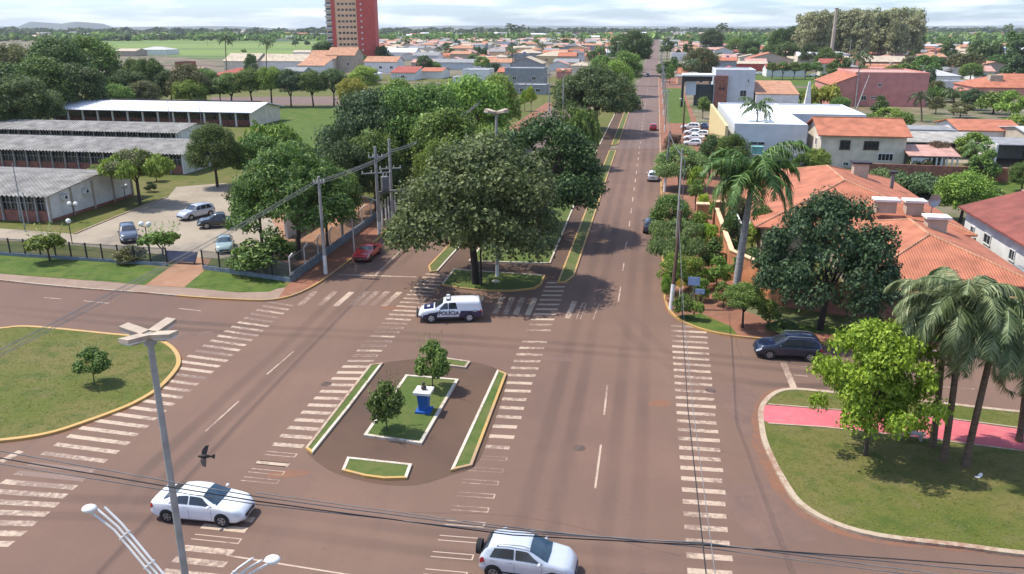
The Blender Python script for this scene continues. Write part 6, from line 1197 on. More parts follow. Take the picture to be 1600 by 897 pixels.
# navy SUV
l_, a_ = carpos((1263, 566), (1204, 562.5), 'suv', 'L', 1.0); r_, S_, L_ = car('suv', 'navy blue SUV parked by the corner garden wall', 'car', 'suv', 'paint_navy', l_, a_)
for sd in (1, -1): q = MB(); q.tube([(-1.7, sd*.64, 1.70), (-1.4, sd*.64, 1.77), (0, sd*.64, 1.77), (.25, sd*.64, 1.70)], .022, 6); q.build('roof_rail', 'grey_metal', r_)
# school car park
def mk(name, label, kind, paint_, px, py, dx, dy, det=1, **k):
    """centre pixel on the ground and a second pixel ahead of it"""
    a, b = P(px, py, .13), P(px+dx, py+dy, .13); d = b-a; return car(name, label, 'car', kind, paint_, a, math.atan2(d.y, d.x), det, **k)[0]
mk('suv', 'dark blue-grey SUV facing the fence in the car park', 'suv', 'paint_slate', 202, 374, 3.5, 14, 2)
mk('suv', 'silver SUV in the middle of the car park', 'suv', 'paint_silver', 307, 340, -16, 3.5, 2)
mk('pickup', 'black pickup half under the tree in the car park', 'pickup', 'paint_black', 345, 354, -16, 1.2, 2)
mk('sedan', 'greenish silver car behind the fence under the wide tree', 'sedan', 'paint_green', 352, 389, -1, 14, 2, glass='glass_blue')
# avenue
def avc(name, label, kind, paint_, px, py, deg, det=1, **k): 
    l, a = carat(px, py, deg); return car(name, label, 'car', kind, paint_, l, a, det, **k)[0]
avc('hatchback', 'white hatchback parked at the right kerb, seen from behind', 'hatch', 'paint_white', 1020, 281, 90, 1)
avc('hatchback', 'dark grey car at the right kerb half under clipped shrubs', 'hatch', 'paint_slate', 1016, 360, 90, 1)
avc('hatchback', 'red hatchback driving away along the avenue', 'hatch', 'paint_red', 1020.5, 203, 90, 1)
avc('suv', 'black car farther along the avenue', 'suv', 'paint_black', 1012, 120, -90, 0)
avc('hatchback', 'dark blue car parked at the far right kerb', 'hatch', 'paint_blue', 1029, 109, 90, 0)
g_ = 'white cars parked beside the hall'
for i, (x, y, k_, l_) in enumerate(((1079, 203, 'suv', 'farthest white car of the row beside the hall'), (1082, 211, 'hatch', 'second white car from the back beside the hall'), (1084, 219.5, 'sedan', 'third white car from the back beside the hall'), (1082, 228.5, 'hatch', 'nearest white car of the row beside the hall'))): 
    r_ = avc('parked_car', l_, k_, 'paint_white', x, y, 172, 1, group=g_)
avc('van', 'dark blue pickup behind the white cars beside the hall', 'pickup', 'paint_blue', 1100, 203, 172, 1)
avc('hatchback', 'white car behind the dark blue pickup row beside the hall', 'hatch', 'paint_white', 1094, 214, 172, 0, group=g_)
avc('sedan', 'silver-white sedan in the yard at the right', 'sedan', 'paint_silver', 1573, 234, 180, 1)
avc('sedan', 'white car just cut by the right edge in the yard', 'sedan', 'paint_white', 1600, 244, 180, 1)
avc('hatchback', 'blue-grey car on the garden drive right of the pink hall', 'hatch', 'paint_blue', 1464, 162, 260, 1)
avc('sedan', 'white car left of the fin in the shaded row', 'sedan', 'paint_white', 1185, 117, 180, 0); avc('sedan', 'silver car just behind the white fin', 'sedan', 'paint_silver', 1212, 118, 180, 0)
avc('sedan', 'dark car in the middle of the shaded row', 'sedan', 'paint_slate', 1243, 119, 180, 0); avc('sedan', 'white car at the right of the shaded row', 'sedan', 'paint_white', 1270, 120, 180, 0)
avc('hatchback', 'yellow car under the lean-to shed', 'hatch', 'paint_yellow', 1452, 228, 180, 1); avc('suv', 'blue covered vehicle at the left end of the lean-to shed', 'suv', 'paint_blue', 1427, 226, 100, 0)
avc('pickup', 'dark pickup parked before the right-hand warehouse', 'pickup', 'paint_black', 1577, 222, 180, 0); avc('suv', 'dark blue vehicle beside the dark garage', 'suv', 'paint_navy', 1556, 222, 180, 0)
avc('sedan', 'white car on the far left carriageway behind the modern grey house', 'sedan', 'paint_white', 872, 171, 90, 0)
# ================================================================ poles, lamps, wires, fences, signs
def pole(label, px, ybase, ytop, r=.16, mat='concrete', white=0, cross=(), name='utility_pole', cat='pole', group=None, base=None, tilt=(0, 0), h=None):
    b = base or P(px, ybase, .1); v = (ytop-448.5)/1250; h = h or CH-b.y*(SP+v*CP)/(CP-v*SP)-.1; o = root(name, b, label, cat, ANG, group); q = MB(); q.tube([(0, 0, -.2), (tilt[0]*.5, tilt[1]*.5, h/2), (tilt[0], tilt[1], h)], [r*1.15, r*.95, r*.75], 10); q.build('shaft', mat, o)
    if white: q = MB(); q.tube([(0, 0, -.1), (tilt[0]*white/h, tilt[1]*white/h, white)], [r*1.18, r*1.1], 10); q.build('painted_foot', 'white_paint', o)
    for z, L, a in cross:
        q = MB(); q.box((tilt[0]*.95, tilt[1]*.95, h-z), (L, .12, .14), a); c = q.build('crossarm', 'timber' if mat == 'timber' else 'concrete', o)
        for k in (-1, -.35, .35, 1): q = MB(); q.tube([(tilt[0]*.95+math.cos(a)*k*L*.46, tilt[1]*.95+math.sin(a)*k*L*.46, h-z+.05), (tilt[0]*.95+math.cos(a)*k*L*.46, tilt[1]*.95+math.sin(a)*k*L*.46, h-z+.32)], .055, 6); q.build('insulator', 'white_paint', c)
    return o, b, h
def top(b, h, dx=0, dy=0): return Vector((b.x+dx, b.y+dy, h+.1))
def arm(o, pts, r=.045, mat='grey_metal', nm='lamp_arm', head=True):
    q = MB(); q.tube(pts, r, 6); a = q.build(nm, mat, o)
    if head: 
        e = Vector(pts[-1]); d = (e-Vector(pts[-2])).normalized(); q = MB(); q.ball(tuple(e+d*.3), .16, 8, 6, (2.0 if abs(d.x) > abs(d.y) else 1, 2.0 if abs(d.y) >= abs(d.x) else 1, .5)); q.build('lamp_head', 'white_paint', a)
p1, b1, h1 = pole('white-footed concrete pole beside the corner of the black fence', 509, 428, 276, .17, white=1.9, cross=((.6, 1.0, .3),))
p2, b2, h2 = pole('left pole of the twin transformer poles on the service street', 593, 366, 229, .19, white=1.5, cross=((3.0, 3.4, .5), (1.2, 1.6, .5)))
p3, b3, h3 = pole('right pole of the twin transformer poles on the service street', 614, 352, 217, .19, white=1.5, cross=((3.5, 2.6, .5),))
q = MB(); q.box((1.3, 1.4, h2-5.3), (3.8, .25, .25), .8); q.build('transformer_beam', 'concrete_dark', p2)
q = MB(); q.tube([(.75, .7, h2-5.1), (.75, .7, h2-3.5)], .48, 14); tr_ = q.build('transformer', 'concrete_dark', p2)
for k in (-.2, .2): q = MB(); q.tube([(.75+k, .7, h2-3.5), (.75+k, .7, h2-3.1)], .06, 6); q.build('bushing', 'white_paint', tr_)
arm(p2, [(-.1, 0, h2-6.2), (-2.2, -.3, h2-5.4)], .05)
g_ = 'short white-footed posts under the transformer'
for i, (x, y) in enumerate(((598, 359), (604, 355.5), (608.5, 352), (619, 346), (626, 342))): pole(['nearest', 'second', 'third', 'fourth', 'farthest'][i]+' of the short white-footed posts below the transformer', x, y, y-44, .09, white=2.4, name='post', cat='post', group=g_)
p4, b4, h4 = pole('slim concrete pole rising from the grove', 703, 300, 184, .18, white=0)
p5, b5, h5 = pole('concrete pole carrying the cable past the bright green tree', 763, 262, 136, .18)
p6, b6, h6 = pole('concrete pole at the small side street', 858, 173, 108, .18, cross=((.5, 1.6, 0),))
def mast(label, px, ybase, ytop, r=.14, n=4, white=0, L=1.5, base=None, rz=.35):
    o, b, h = pole(label, px, ybase, ytop, r, 'concrete', white, name='light_mast', cat='light mast', base=base); q = MB(); q.tube([(0, 0, h-.25), (0, 0, h+.05)], r*1.5, 10); hb = q.build('mast_head', 'concrete', o)
    for i in range(n):
        a = rz+math.pi*2*i/n; rot = Matrix.Rotation(-.16, 3, 'Y'); wd_ = .52 if L > 1 else .34; th_ = .16 if L > 1 else .11; q = MB(); q.box((math.cos(a)*(L*.56+.1), math.sin(a)*(L*.56+.1), h+.10), (L, wd_, th_), a, rot); q.box((math.cos(a)*.35, math.sin(a)*.35, h), (.5, .2, .12), a); lh = q.build('luminaire', 'mast_cream', hb)
        q = MB(); q.box((math.cos(a)*(L*.6+.1), math.sin(a)*(L*.6+.1), h+.02), (L*.8, wd_*.8, .05), a, rot); q.build('lens', 'lamp_glass', lh)
    return o
pmat('mast_cream', (.38, .30, .22), .7, var=.15, scale=3); pmat('mast_pole', (.26, .255, .24), .8, var=.15, scale=2, bump=.2)
bq = at(228.5, 20.5, 15.5); mast('tall near light mast with four flat luminaires over the west lawn', 0, 0, 519, .118, base=Vector((bq.x, bq.y, 0)), L=.74, rz=1.384)
mast('light mast rising through the largest median tree', 777, 432, 176, .15, white=1.5, n=4, L=1.15, rz=.95)
for x, yb, yt, l in ((879, 212, 110, 'light mast behind the grey-green far median tree'), (947, 148, 73, 'third light mast along the median'), (964, 120, 66, 'fourth light mast along the median'), (975, 101, 60, 'farthest visible light mast on the median')): mast(l, x, yb, yt, .17, L=1.9)
# decorative white double street light, mast foot below the frame
zb = 10.6; pc = at(296, 17.6, zb-1.8); o = root('street_light', (pc.x, pc.y, 0), 'white double-armed decorative street light with triple rails at the bottom left', 'street light', 0); q = MB(); q.tube([(0, 0, -.1), (0, 0, zb-2.3)], [.16, .11], 12); q.build('mast', 'white_paint', o)
L1 = at(165, 18.6, zb); R1 = at(395, 16.9, zb-.35); base_ = Vector((0, 0, zb-2.6))
for k_, (tip, nm) in enumerate(((L1, 'left'), (R1, 'right'))):
    tp = Vector((tip.x-pc.x, tip.y-pc.y, tip.z)); d = (tp-base_); side = d.cross(Vector((0, 1, 0))).normalized(); q = MB(); bent = 1 if k_ == 0 else .8
    for j in (-1, 0, 1):
        off = side*.15*j; fl = Vector((-.42 if k_ == 0 else .42, .05, .12)); q.tube([base_+off, tp-d*.14+off, tp+off+fl*(.55+.25*(j*(1 if k_ == 0 else -1)))], .034, 8)
    a_ = q.build('arm_rails', 'white_paint', o)
    for f in (.25, .5, .78):
        c = base_+d*f; q = MB(); q.tube([c-side*.2, c+side*.2], .03, 6); q.build('tie', 'white_paint', a_)
    q = MB(); q.ball(tuple(tp+Vector((-.42 if k_ == 0 else .50, 0, .1))), .17, 12, 8, (1.2, 1.0, .6)); q.build('lamp_head', 'white_paint', a_)
# right-hand kerb poles and lamps
w1, bw1, hw1 = pole('dark wooden pole with white foot at the garden corner', 1048, 484, 333, .17, 'timber', 2.2, tilt=(.35, 1.2))
w2, bw2, hw2 = pole('pale slim concrete pole between the clipped shrubs', 1054, 418, 232, .11, 'concrete', 0)
w3, bw3, hw3 = pole('white-footed pole beside the pale round tree', 1038, 300, 206, .17, 'concrete_dark', 2.6, tilt=(.3, .8))
w4, bw4, hw4 = pole('dark pole beside the parked white cars', 1067, 208, 158, .2, 'timber', 0)
arm(w4, [(0, 0, hw4-.6), (-.8, 0, hw4+.3)], .07)
prev = []
for i, s_ in enumerate((190, 226, 262, 300, 340, 385, 435, 490)):
    pb = ST(TR+1.2, s_, .1); o, b, h = pole(['first', 'second', 'third', 'fourth', 'fifth', 'sixth', 'seventh', 'last'][i]+' pole of the line going up the right kerb of the avenue', 0, 0, 300, .17, 'concrete', 1.6, base=pb, group='poles up the right kerb', h=9.5, cross=((.5, 1.8, 0),)); prev.append((o, b, h))
# wires
pmat('cable_grey', (.16, .155, .15), .8); pmat('cable_black', (.02, .02, .021), .7)
def wire(label, pts, r, sag, mat='cable_grey', n=14, offs=((0, 0),), name='power_cable', wob=0):
    o = root(name, pts[0], label, 'cable'); O = Vector(pts[0])
    for dx, dz in offs:
        q = MB(); L = []
        for a, b in zip(pts, pts[1:]):
            a, b = Vector(a), Vector(b)
            for i in range(n+1):
                t = i/n; p = a.lerp(b, t); p.z -= 4*sag*t*(1-t)*((b-a).length/40)**.5; L.append(p-O+Vector((dx, 0, dz+wob*math.sin(i*1.9+dx*9))))
        q.tube(L, r, 6); q.build('strand', mat, o)
    return o
T1, T2, T3 = top(b1, h1-.5), top(b2, h2-1.6), top(b3, h3-1.6)
start = P(-60, 588, 8.9)
wire('thick grey cable bundle sagging from the left edge to the white-footed pole', [start, T1], .016, .25, offs=((0, 0), (.05, .12), (.02, .26), (.1, .38)), n=20)
wire('grey cable bundle between the white-footed pole and the twin poles', [T1, T2, T3], .04, .15, offs=((0, 0), (.05, .16), (0, -.2)))
wire('grey cable from the twin poles over the grove to the concrete poles', [T3, top(b4, h4-.6), top(b5, h5-1.2)], .06, .9, offs=((0, 0), (0, .25)))
wire('upper grey cable from the far concrete pole towards the side street', [top(b5, h5-.8), top(b6, h6-.8), ST(TL-2, 250, 9)], .055, .6, offs=((0, 0), (0, -.6)))
def W(px, y, z): return at(px, y, z)
def row_pt(px, py, y):
    v = (py-448.5)/1250; z = CH-y*(SP+v*CP)/(CP-v*SP); return at(px, y, z)
for lab, m_, r_, rows in (('lowest dark cable spanning the near crossing from left to right', 'cable_black', .016, ((-80, 702), (400, 783), (800, 836), (1100, 852), (1680, 893))), ('middle thin cable spanning the near crossing above the silver hatchback', 'cable_grey', .014, ((-80, 690), (400, 776), (800, 828), (1100, 850), (1680, 905))),
                          ('thin cable of the lower right corner', 'cable_grey', .013, ((-80, 712), (400, 788), (800, 832), (1100, 848), (1680, 925))), ('faint cable of the lower right corner under the others', 'cable_grey', .012, ((400, 770), (800, 824), (1100, 856), (1680, 930)))):
    wire(lab, [row_pt(x, y, 17.5) for x, y in rows], r_, .02, m_, n=8, wob=.004)
tw = Vector((bw1.x+.35, bw1.y+1.2, hw1))
wire('black twin cable running from the wooden garden pole towards the viewer', [row_pt(1107, 930, 15), row_pt(1075, 640, 26), row_pt(1066, 500, 45), tw], .017, .0, 'cable_black', n=10, offs=((0, 0),))
wire('grey cable beside the black one over the right zebra crossing', [row_pt(1122, 930, 15), row_pt(1083, 640, 26), row_pt(1069, 500, 45), tw], .013, .0, 'cable_grey', n=10)
wire('service cables running from the wooden pole along the right kerb', [tw, Vector((bw2.x, bw2.y, hw2-.5)), Vector((bw3.x+.3, bw3.y+.8, hw3))]+[Vector((b.x, b.y, 9.3)) for o, b, h in prev], .03, .35, 'cable_grey', n=10, offs=((0, 0), (.3, -.5)))
# fence of the school
pmat('fence_black', (.018, .018, .02), .6); pmat('plinth_grey', (.16, .19, .21), .85, var=.2)
m = bpy.data.materials.new('wire_mesh'); m.use_nodes = True; t = m.node_tree; b = t.nodes['Principled BSDF']; b.inputs['Base Color'].default_value = (.10, .11, .11, 1); b.inputs['Roughness'].default_value = .6
tc = node(m, 'ShaderNodeTexCoord'); ck = node(m, 'ShaderNodeTexBrick', offset=0.0); ck.inputs['Scale'].default_value = 9; ck.inputs['Mortar Size'].default_value = .035; ck.inputs['Brick Width'].default_value = .5; ck.inputs['Row Height'].default_value = .5
mp = node(m, 'ShaderNodeMapping'); mp.inputs['Rotation'].default_value = (R(90), 0, 0); tr = node(m, 'ShaderNodeBsdfTransparent'); ms = node(m, 'ShaderNodeMixShader')
t.links.new(tc.outputs['Object'], mp.inputs[0]); t.links.new(mp.outputs[0], ck.inputs['Vector']); t.links.new(ck.outputs['Fac'], ms.inputs[0]); t.links.new(tr.outputs[0], ms.inputs[1]); t.links.new(b.outputs[0], ms.inputs[2]); t.links.new(ms.outputs[0], t.nodes['Material Output'].inputs[0]); MATS['wire_mesh'] = m
def fence(label, a, b, n, h, plinth, post='fence_black', bent=False, pm='plinth_grey', rails=3):
    a, b = Vector(a), Vector(b); d = b-a; L = d.length; o = root('fence', a, label, 'fence', math.atan2(d.y, d.x)); q = MB(); q.box((L/2, 0, plinth/2-.1), (L, .2, plinth+.2)); q.build('plinth', pm, o)
    for i in range(n+1):
        x = L*i/n; q = MB()
        if bent: q.tube([(x, 0, plinth-.1), (x, 0, plinth+h), (x+.05, -.35, plinth+h+.4)], .07, 6)
        else: q.box((x, 0, plinth+h/2), (.12, .10, h+.1))
        q.build('fence_post', post, o)
    for k in range(rails): q = MB(); z = plinth+.1+(h-.2)*k/max(1, rails-1); q.tube([(0, 0, z), (L, 0, z)], .02, 4); q.build('rail', post, o)
    q = MB(); q.add([(0, -.012, plinth), (L, -.012, plinth), (L, -.012, plinth+h), (0, -.012, plinth+h), (0, .012, plinth), (L, .012, plinth), (L, .012, plinth+h), (0, .012, plinth+h)], [(0, 1, 2, 3), (4, 7, 6, 5)]); q.build('mesh_panel', 'wire_mesh', o)
    return o
fa, fb, fc = P(-260, 384, .1), P(455, 441, .1), ST(-31.3, 96, .1)
fence('black railing fence on a grey plinth before the school lawn', P(-120, 391, .1), P(262, 416, .1), 16, 1.55, .35)
fence('black railing fence right of the school gate path', P(318, 421, .1), fb, 5, 1.55, .45)
fence('wire mesh fence with bent white posts along the service street', fb, ST(-31.3, 96, .1), 8, 1.7, .75, 'white_paint', True, rails=2)
fence('far wire mesh fence with bent white posts behind the twin poles', ST(-31.3, 97, .1), ST(-31.3, 150, .1), 14, 1.7, .75, 'white_paint', True, rails=2)
r_ = root('gate_panel', P(290, 412, .1), 'dark blue-grey solar-like panel sign at the school gate', 'panel', ANG); q = MB(); q.box((-.4, 0, .75), (3.4, .12, 1.1), 0, Matrix.Rotation(R(-35), 3, 'X')); q.build('panel', 'solar', r_); q = MB(); q.box((-1.8, 0, .3), (.1, .1, .8)); q.box((1.0, 0, .3), (.1, .1, .8)); q.build('supports', 'fence_black', r_)
# globe lamps of the school
def globe(label, px, y, h, n=2):
    b = P(px, y, .12); o = root('globe_lamp', b, label, 'lamp post', ANG, 'white globe lamps of the school'); q = MB(); q.tube([(0, 0, -.1), (0, 0, h-.3)], .05, 8); 
    if n == 2: q.tube([(-.42, 0, h-.3), (.42, 0, h-.3)], .035, 6)
    q.build('post', 'fence_black', o)
    for x in ((-.42, .42) if n == 2 else (0,)): q = MB(); q.ball((x, 0, h), .27, 12, 8); q.build('globe', 'globe_white', o)
pmat('globe_white', (.75, .75, .72), .3)
globe('twin white globe lamp between the olive tree and the gable wall', 197, 316, 2.3); globe('twin white globe lamp below the first air conditioner', 118, 347, 2.3); globe('single white globe lamp at the left of the car park', 113, 381, 2.6, 1)
globe('twin white globe lamp over the yellowish shrub', 233, 396, 3.2); globe('twin white globe lamp in the shade by the service street', 561, 343, 3.0)
for x, y, t_, l in ((40, 362, 255, 'thin pale lamp pole before the brick school front'), (45, 350, 300, 'second thin pole before the brick school front'), (268, 207, 155, 'left slim pole in front of the white-roofed block'), (316, 204, 155, 'right slim pole in front of the white-roofed block')): pole(l, x, y, t_, .07, 'grey_metal', name='slim_pole')
pole('white sign post behind the red coupe', 554, 398, 358, .06, 'white_paint', name='sign_post')
# tall poles on the right
pole('tall leaning grey pole left of the pink hall', 1336, 176, 118, .18, 'concrete', name='slim_pole', tilt=(3, 2)); pole('pale pole among houses below the eucalyptus grove', 1324, 112, 62, .2, 'concrete', name='slim_pole'); pole('T-shaped pole right of the pink hall', 1438, 132, 102, .2, 'concrete', cross=((.3, 2.2, 0),)); pole('brown pole beside the dish end of the villa', 1514, 424, 372, .12, 'timber')
# signs
def sign(label, px, yb, h, bw, bh, mat, shape='box', pm='grey_metal', two=False):
    b = P(px, yb, .12); o = root('street_sign', b, label, 'sign', ANG); q = MB(); q.tube([(0, 0, -.1), (0, 0, h)], .04, 8); q.build('post', pm, o); q = MB()
    if shape == 'box': q.box((0, -.06, h-bh/2), (bw, .04, bh))
    else: q.box((0, -.06, h-.1), (bw, .04, bw), 0, Matrix.Rotation(R(45), 3, 'Y'))
    q.build('board', mat, o)
    if two: q = MB(); q.box((.55, -.3, h-bh-.45), (bw*.8, .04, bh*.6)); q.build('lower_board', mat, o)
pmat('sign_blue', (.30, .42, .62), .5, var=.1); pmat('sign_yellow', (.62, .42, .04), .5, var=.05)
sign('pale blue rectangular sign on the corner pavement', 1082, 472, 2.3, 1.0, .75, 'sign_blue', two=True)
sign('yellow diamond sign with white post at the garden corner', 1061, 473, 1.9, .62, .62, 'sign_yellow', 'dia', 'white_paint')
# plinth with bust
b = P(663, 642, .12); o = root('monument_plinth', b, 'blue plinth with white slab carrying a small dark bust', 'monument', ANG); pmat('plinth_blue', (.015, .09, .32), .55, var=.08); pmat('bronze', (.06, .045, .035), .45, .4)
q = MB(); q.box((0, 0, .06), (.95, .95, .14)); q.build('base_step', 'plinth_blue', o)
q = MB(); q.add([(-.27, -.27, .12), (.27, -.27, .12), (.27, .27, .12), (-.27, .27, .12), (-.36, -.36, 1.3), (.36, -.36, 1.3), (.36, .36, 1.3), (-.36, .36, 1.3)], [(0, 1, 5, 4), (1, 2, 6, 5), (2, 3, 7, 6), (3, 0, 4, 7), (4, 5, 6, 7)]); q.build('shaft', 'plinth_blue', o)
q = MB(); q.box((0, 0, 1.37), (1.08, 1.08, .16)); q.build('top_slab', 'white_paint', o)
q = MB(); q.tube([(0, .05, 1.44), (0, .05, 1.55), (0, .05, 1.66), (0, .04, 1.72)], [.10, .19, .15, .07], 12); q.ball((0, .02, 1.84), .12, 12, 10, (.85, 1, 1.15)); q.build('bust', 'bronze', o)
b = P(774, 441, .12); o = root('stone', b, 'small pale stone lying on the kerbed lawn before the largest tree', 'stone'); q = MB(); q.ball((0, 0, .08), .35, 10, 6, (1.2, .8, .45)); q.build('body', 'white_kerb', o)
# east lawn bits
b = P(1422, 686, .12); o = root('bench', b, 'pale concrete bench on the lawn under the palms', 'bench', ANG-.1); q = MB(); q.box((0, 0, .42), (1.5, .42, .08)); q.build('seat', 'concrete', o)
for x in (-.55, .55): q = MB(); q.box((x, 0, .19), (.14, .36, .38)); q.build('leg', 'concrete', o)
b = P(1531, 744, .12); o = root('litter', b, 'crumpled white scrap lying on the east lawn', 'litter', .8); q = MB(); q.ball((0, 0, .04), .22, 8, 5, (1.7, .5, .25)); q.ball((-.3, .1, .04), .1, 6, 4, (1, 1, .4)); q.build('body', 'white_paint', o)
b = P(1062.5, 219, .1); o = root('litter_bin', b, 'small dark upright bin on the pavement near the white cars', 'bin', ANG); q = MB(); q.tube([(0, 0, .1), (0, 0, 1.0)], [.22, .28], 10); q.build('drum', 'dark_metal', o); q = MB(); q.tube([(0, 0, -.1), (0, 0, .12)], .05, 6); q.build('leg', 'dark_metal', o); q = MB(); q.tube([(0, 0, 1.0), (0, 0, 1.12)], [.3, .12], 10); q.build('lid', 'dark_metal', o)
# bird in flight
bp_ = row_pt(319, 713, 20); o = root('bird', bp_, 'dark pigeon-like bird flying over the road above the white sedan', 'bird', R(25)); q = MB()
q.tube([(-.20, 0, 0), (-.12, 0, 0), (0, 0, .01), (.10, 0, 0), (.15, 0, .01), (.19, 0, 0)], [.015, .045, .06, .045, .035, .008], 8)
q.add([(-.17, .01, 0), (-.17, -.01, 0), (-.30, -.08, 0), (-.31, 0, 0), (-.30, .08, 0)], [(0, 1, 2, 3, 4)])
for s_ in (1, -1): q.add([(.08, s_*.03, .02), (-.06, s_*.03, .02), (-.09, s_*.18, .05), (-.10, s_*.33, .04), (.0, s_*.30, .045), (.08, s_*.16, .05)], [(0, 1, 2, 3, 4, 5)])
q.build('body', pmat('feather', (.035, .026, .022), .7), o); o.scale = (.95, .95, .95); _f = Vector((-.93, -.15, .10)).normalized(); _n = Vector((.15, -.75, .65)); _w = _n.cross(_f).normalized(); _n = _f.cross(_w); o.rotation_euler = Matrix((_f, _w, _n)).transposed().to_euler()
# ================================================================ far town, skyline, haze
rnd = random.Random(11)
used = []
for o in COL.objects:
    if o.type == 'EMPTY' and not o.parent and o.get('category') in ('house', 'hall', 'shed', 'school building', 'apartment tower', 'modern_house'):
        wbs = [c for c in o.children if c.name.startswith(('wall', 'facade', 'gable'))]
        used.append((o.location.x, o.location.y+8, 14))
def free(x, y, r):
    return all((x-a)**2+(y-b)**2 > (r+q)**2 for a, b, q in used)
def allowed(px, py):
    if px < 170 and py > 62: return False
    if 150 <= px < 560 and py > 52 and py < 88: return False
    if px < 640 and py >= 88: return False
    if 560 <= px < 790 and py > 104: return False
    if px < 860 and py > 128: return False
    if 790 <= px and py > 134: return False
    if 1160 < px < 1300 and py > 106: return False
    return True
HOUSES = []; FARH = []
zone_ = lambda px: ('far left' if px < 200 else 'behind field' if px < 500 else 'near red tower' if px < 690 else 'mid-left' if px < 840 else 'left of avenue' if px < 1020 else 'right of avenue' if px < 1160 else 'near chimney stack' if px < 1300 else 'under eucalyptus' if px < 1450 else 'far right')
depth_ = lambda y: 'front row' if y < 420 else 'middle row' if y < 620 else 'back row' if y < 900 else 'skyline'
RM = (('sheet_grey', 'grey'), ('tile_terracotta', 'terracotta'), ('tile_beige', 'beige'), ('tile_orange', 'orange'), ('tile_pink', 'pinkish'), ('sheet_pale', 'pale'), ('tile_brown', 'brown'), ('tile_red', 'dark red'), ('sheet_white', 'white'))
WMm = (('wall_white', 'white'), ('wall_cream', 'cream'), ('wall_beige', 'beige'), ('wall_grey', 'grey'), ('wall_salmon', 'salmon'))
s = 275; 
while s < 1500:
    t = -.62*s-20
    while t < .62*s+30:
        tj = t+rnd.uniform(-4, 4); sj = s+rnd.uniform(-5, 5); p = ST(tj, sj); px, py, k = proj((p.x, p.y, 0))
        w_ = rnd.uniform(9, 17); d_ = rnd.uniform(9, 15); t += 15.5+rnd.uniform(0, 7)+s*.006
        if not (-20 < px < 1620): continue
        if -36 < tj < 14 or not allowed(px, py) or not free(p.x, p.y+d_/2, 5): continue
        if rnd.random() < (.15 if px > 560 else .35): continue
        used.append((p.x, p.y+d_/2, max(w_, d_)*.6)); HOUSES.append((sj, tj, p, w_, d_, px, py))
    s += 19+s*.018
HOUSES.sort(key=lambda a: a[0])
print('auto houses', len(HOUSES))
recs = []
for i, (sj, tj, p, w_, d_, px, py) in enumerate(HOUSES[:225]):
    rm, rn = rnd.choice(RM[:5] if rnd.random() < .8 else RM); wm, wn = rnd.choice(WMm); kd = rnd.choice(('gableX', 'gableX', 'hip', 'gableY', 'flat' if rnd.random() < .4 else 'hip')); h = 3.3 if rnd.random() < .7 else 6.0
    if kd == 'flat': rm, rn = 'sheet_pale', 'pale'
    o = house('house', 'x', 'house', p, w_, d_, h, kd, 0 if kd == 'flat' else rnd.uniform(1.3, 2.4), rm, wm, rz=ANG+(math.pi/2*0), ov=.4, wins=tuple(('F', w_*(j+.5)/2, h*.5, 1.4, 1.2) for j in range(2)) if sj < 470 and rnd.random() < .6 else ())
    if sj < 560 and rnd.random() < .35:
        q = MB(); z_ = h+(.2 if kd == 'flat' else .9); q.tube([(w_*.25, d_*.6, z_), (w_*.25, d_*.6, z_+1.5)], [.7, .8], 12); q.build('water_tank', rnd.choice(('wall_blue', 'concrete', 'white_paint')), o)
    recs.append((o, f"{'tall' if h > 4 else 'low'} {wn} house, {rn} {dict(gableX='pitched', hip='hipped', gableY='gabled', flat='flat')[kd]} roof", zone_(px), depth_(sj), px))
# trees between the houses
TR_ = []
s = 262
while s < 1500:
    t = -.62*s-20
    while t < .62*s+30:
        tj = t+rnd.uniform(-8, 8); sj = s+rnd.uniform(-8, 8); p = ST(tj, sj); px, py, k = proj((p.x, p.y, 0)); t += 17+rnd.uniform(0, 16)+s*.006
        if not (-20 < px < 1620): continue
        if (-34 < tj < -19.5) or (-5 < tj < 5.2) or not free(p.x, p.y, .5): continue
        if px < 560 and 52 < py < 92 and rnd.random() < .93: continue
        if px < 640 and py > 92: continue
        if px < 860 and py > 126: continue
        if 1160 < px < 1300 and py > 112: continue
        if rnd.random() < .12: continue
        TR_.append((sj, p, px))
    s += 30+s*.02
TR_.sort(key=lambda a: a[0]); print('auto trees', len(TR_)); trecs = []
LM = (('leaf_dark', 'dark green'), ('leaf_mid', 'mid green'), ('leaf_dark', 'dark green'), ('leaf_olive', 'olive green'), ('leaf_light', 'light green'), ('leaf_blue', 'bluish dark'))
for sj, p, px in TR_[:185]:
    lm, ln = rnd.choice(LM); r = rnd.uniform(2.6, 5.6); kd = rnd.choice(('small', 'small', 'farwide', 'tall')); 
    if rnd.random() < .10:
        o = palm(p, (p.x+rnd.uniform(-.5, .5), p.y, rnd.uniform(8, 12)), 'far', 'palm_leaf', 'x', r=.2, sc=rnd.uniform(1.1, 1.5), n=6); ln = 'slender'; lb = 'slender palm among the roofs'
    else: o = tree(p, r*rnd.uniform(1.3, 1.9), r*(.6 if kd == 'tall' else 1), kd, lm, 'x', clear=.12); lb = f"{ln} {dict(small='round', farwide='spreading', tall='narrow')[kd]} tree"
    trecs.append((o, lb, zone_(px), depth_(sj), px))
ORD = ['leftmost', 'second', 'third', 'fourth', 'fifth', 'sixth', 'seventh', 'eighth', 'ninth', 'tenth', 'eleventh', 'twelfth']
for rs, grp in ((recs, 'houses of the far town'), (trecs, 'trees among the far roofs')):
    D = {}
    for q in rs: D.setdefault(q[1:4], []).append(q)
    for (a, z, d), L in D.items():
        L.sort(key=lambda q: q[4])
        for i, q in enumerate(L):
            q[0]['group'] = grp
            q[0]['label'] = f"{a}, {d} {z}" + ('' if len(L) == 1 else f", {ORD[min(i, 11)]}" + (' one' if i == 0 else ' from left'))
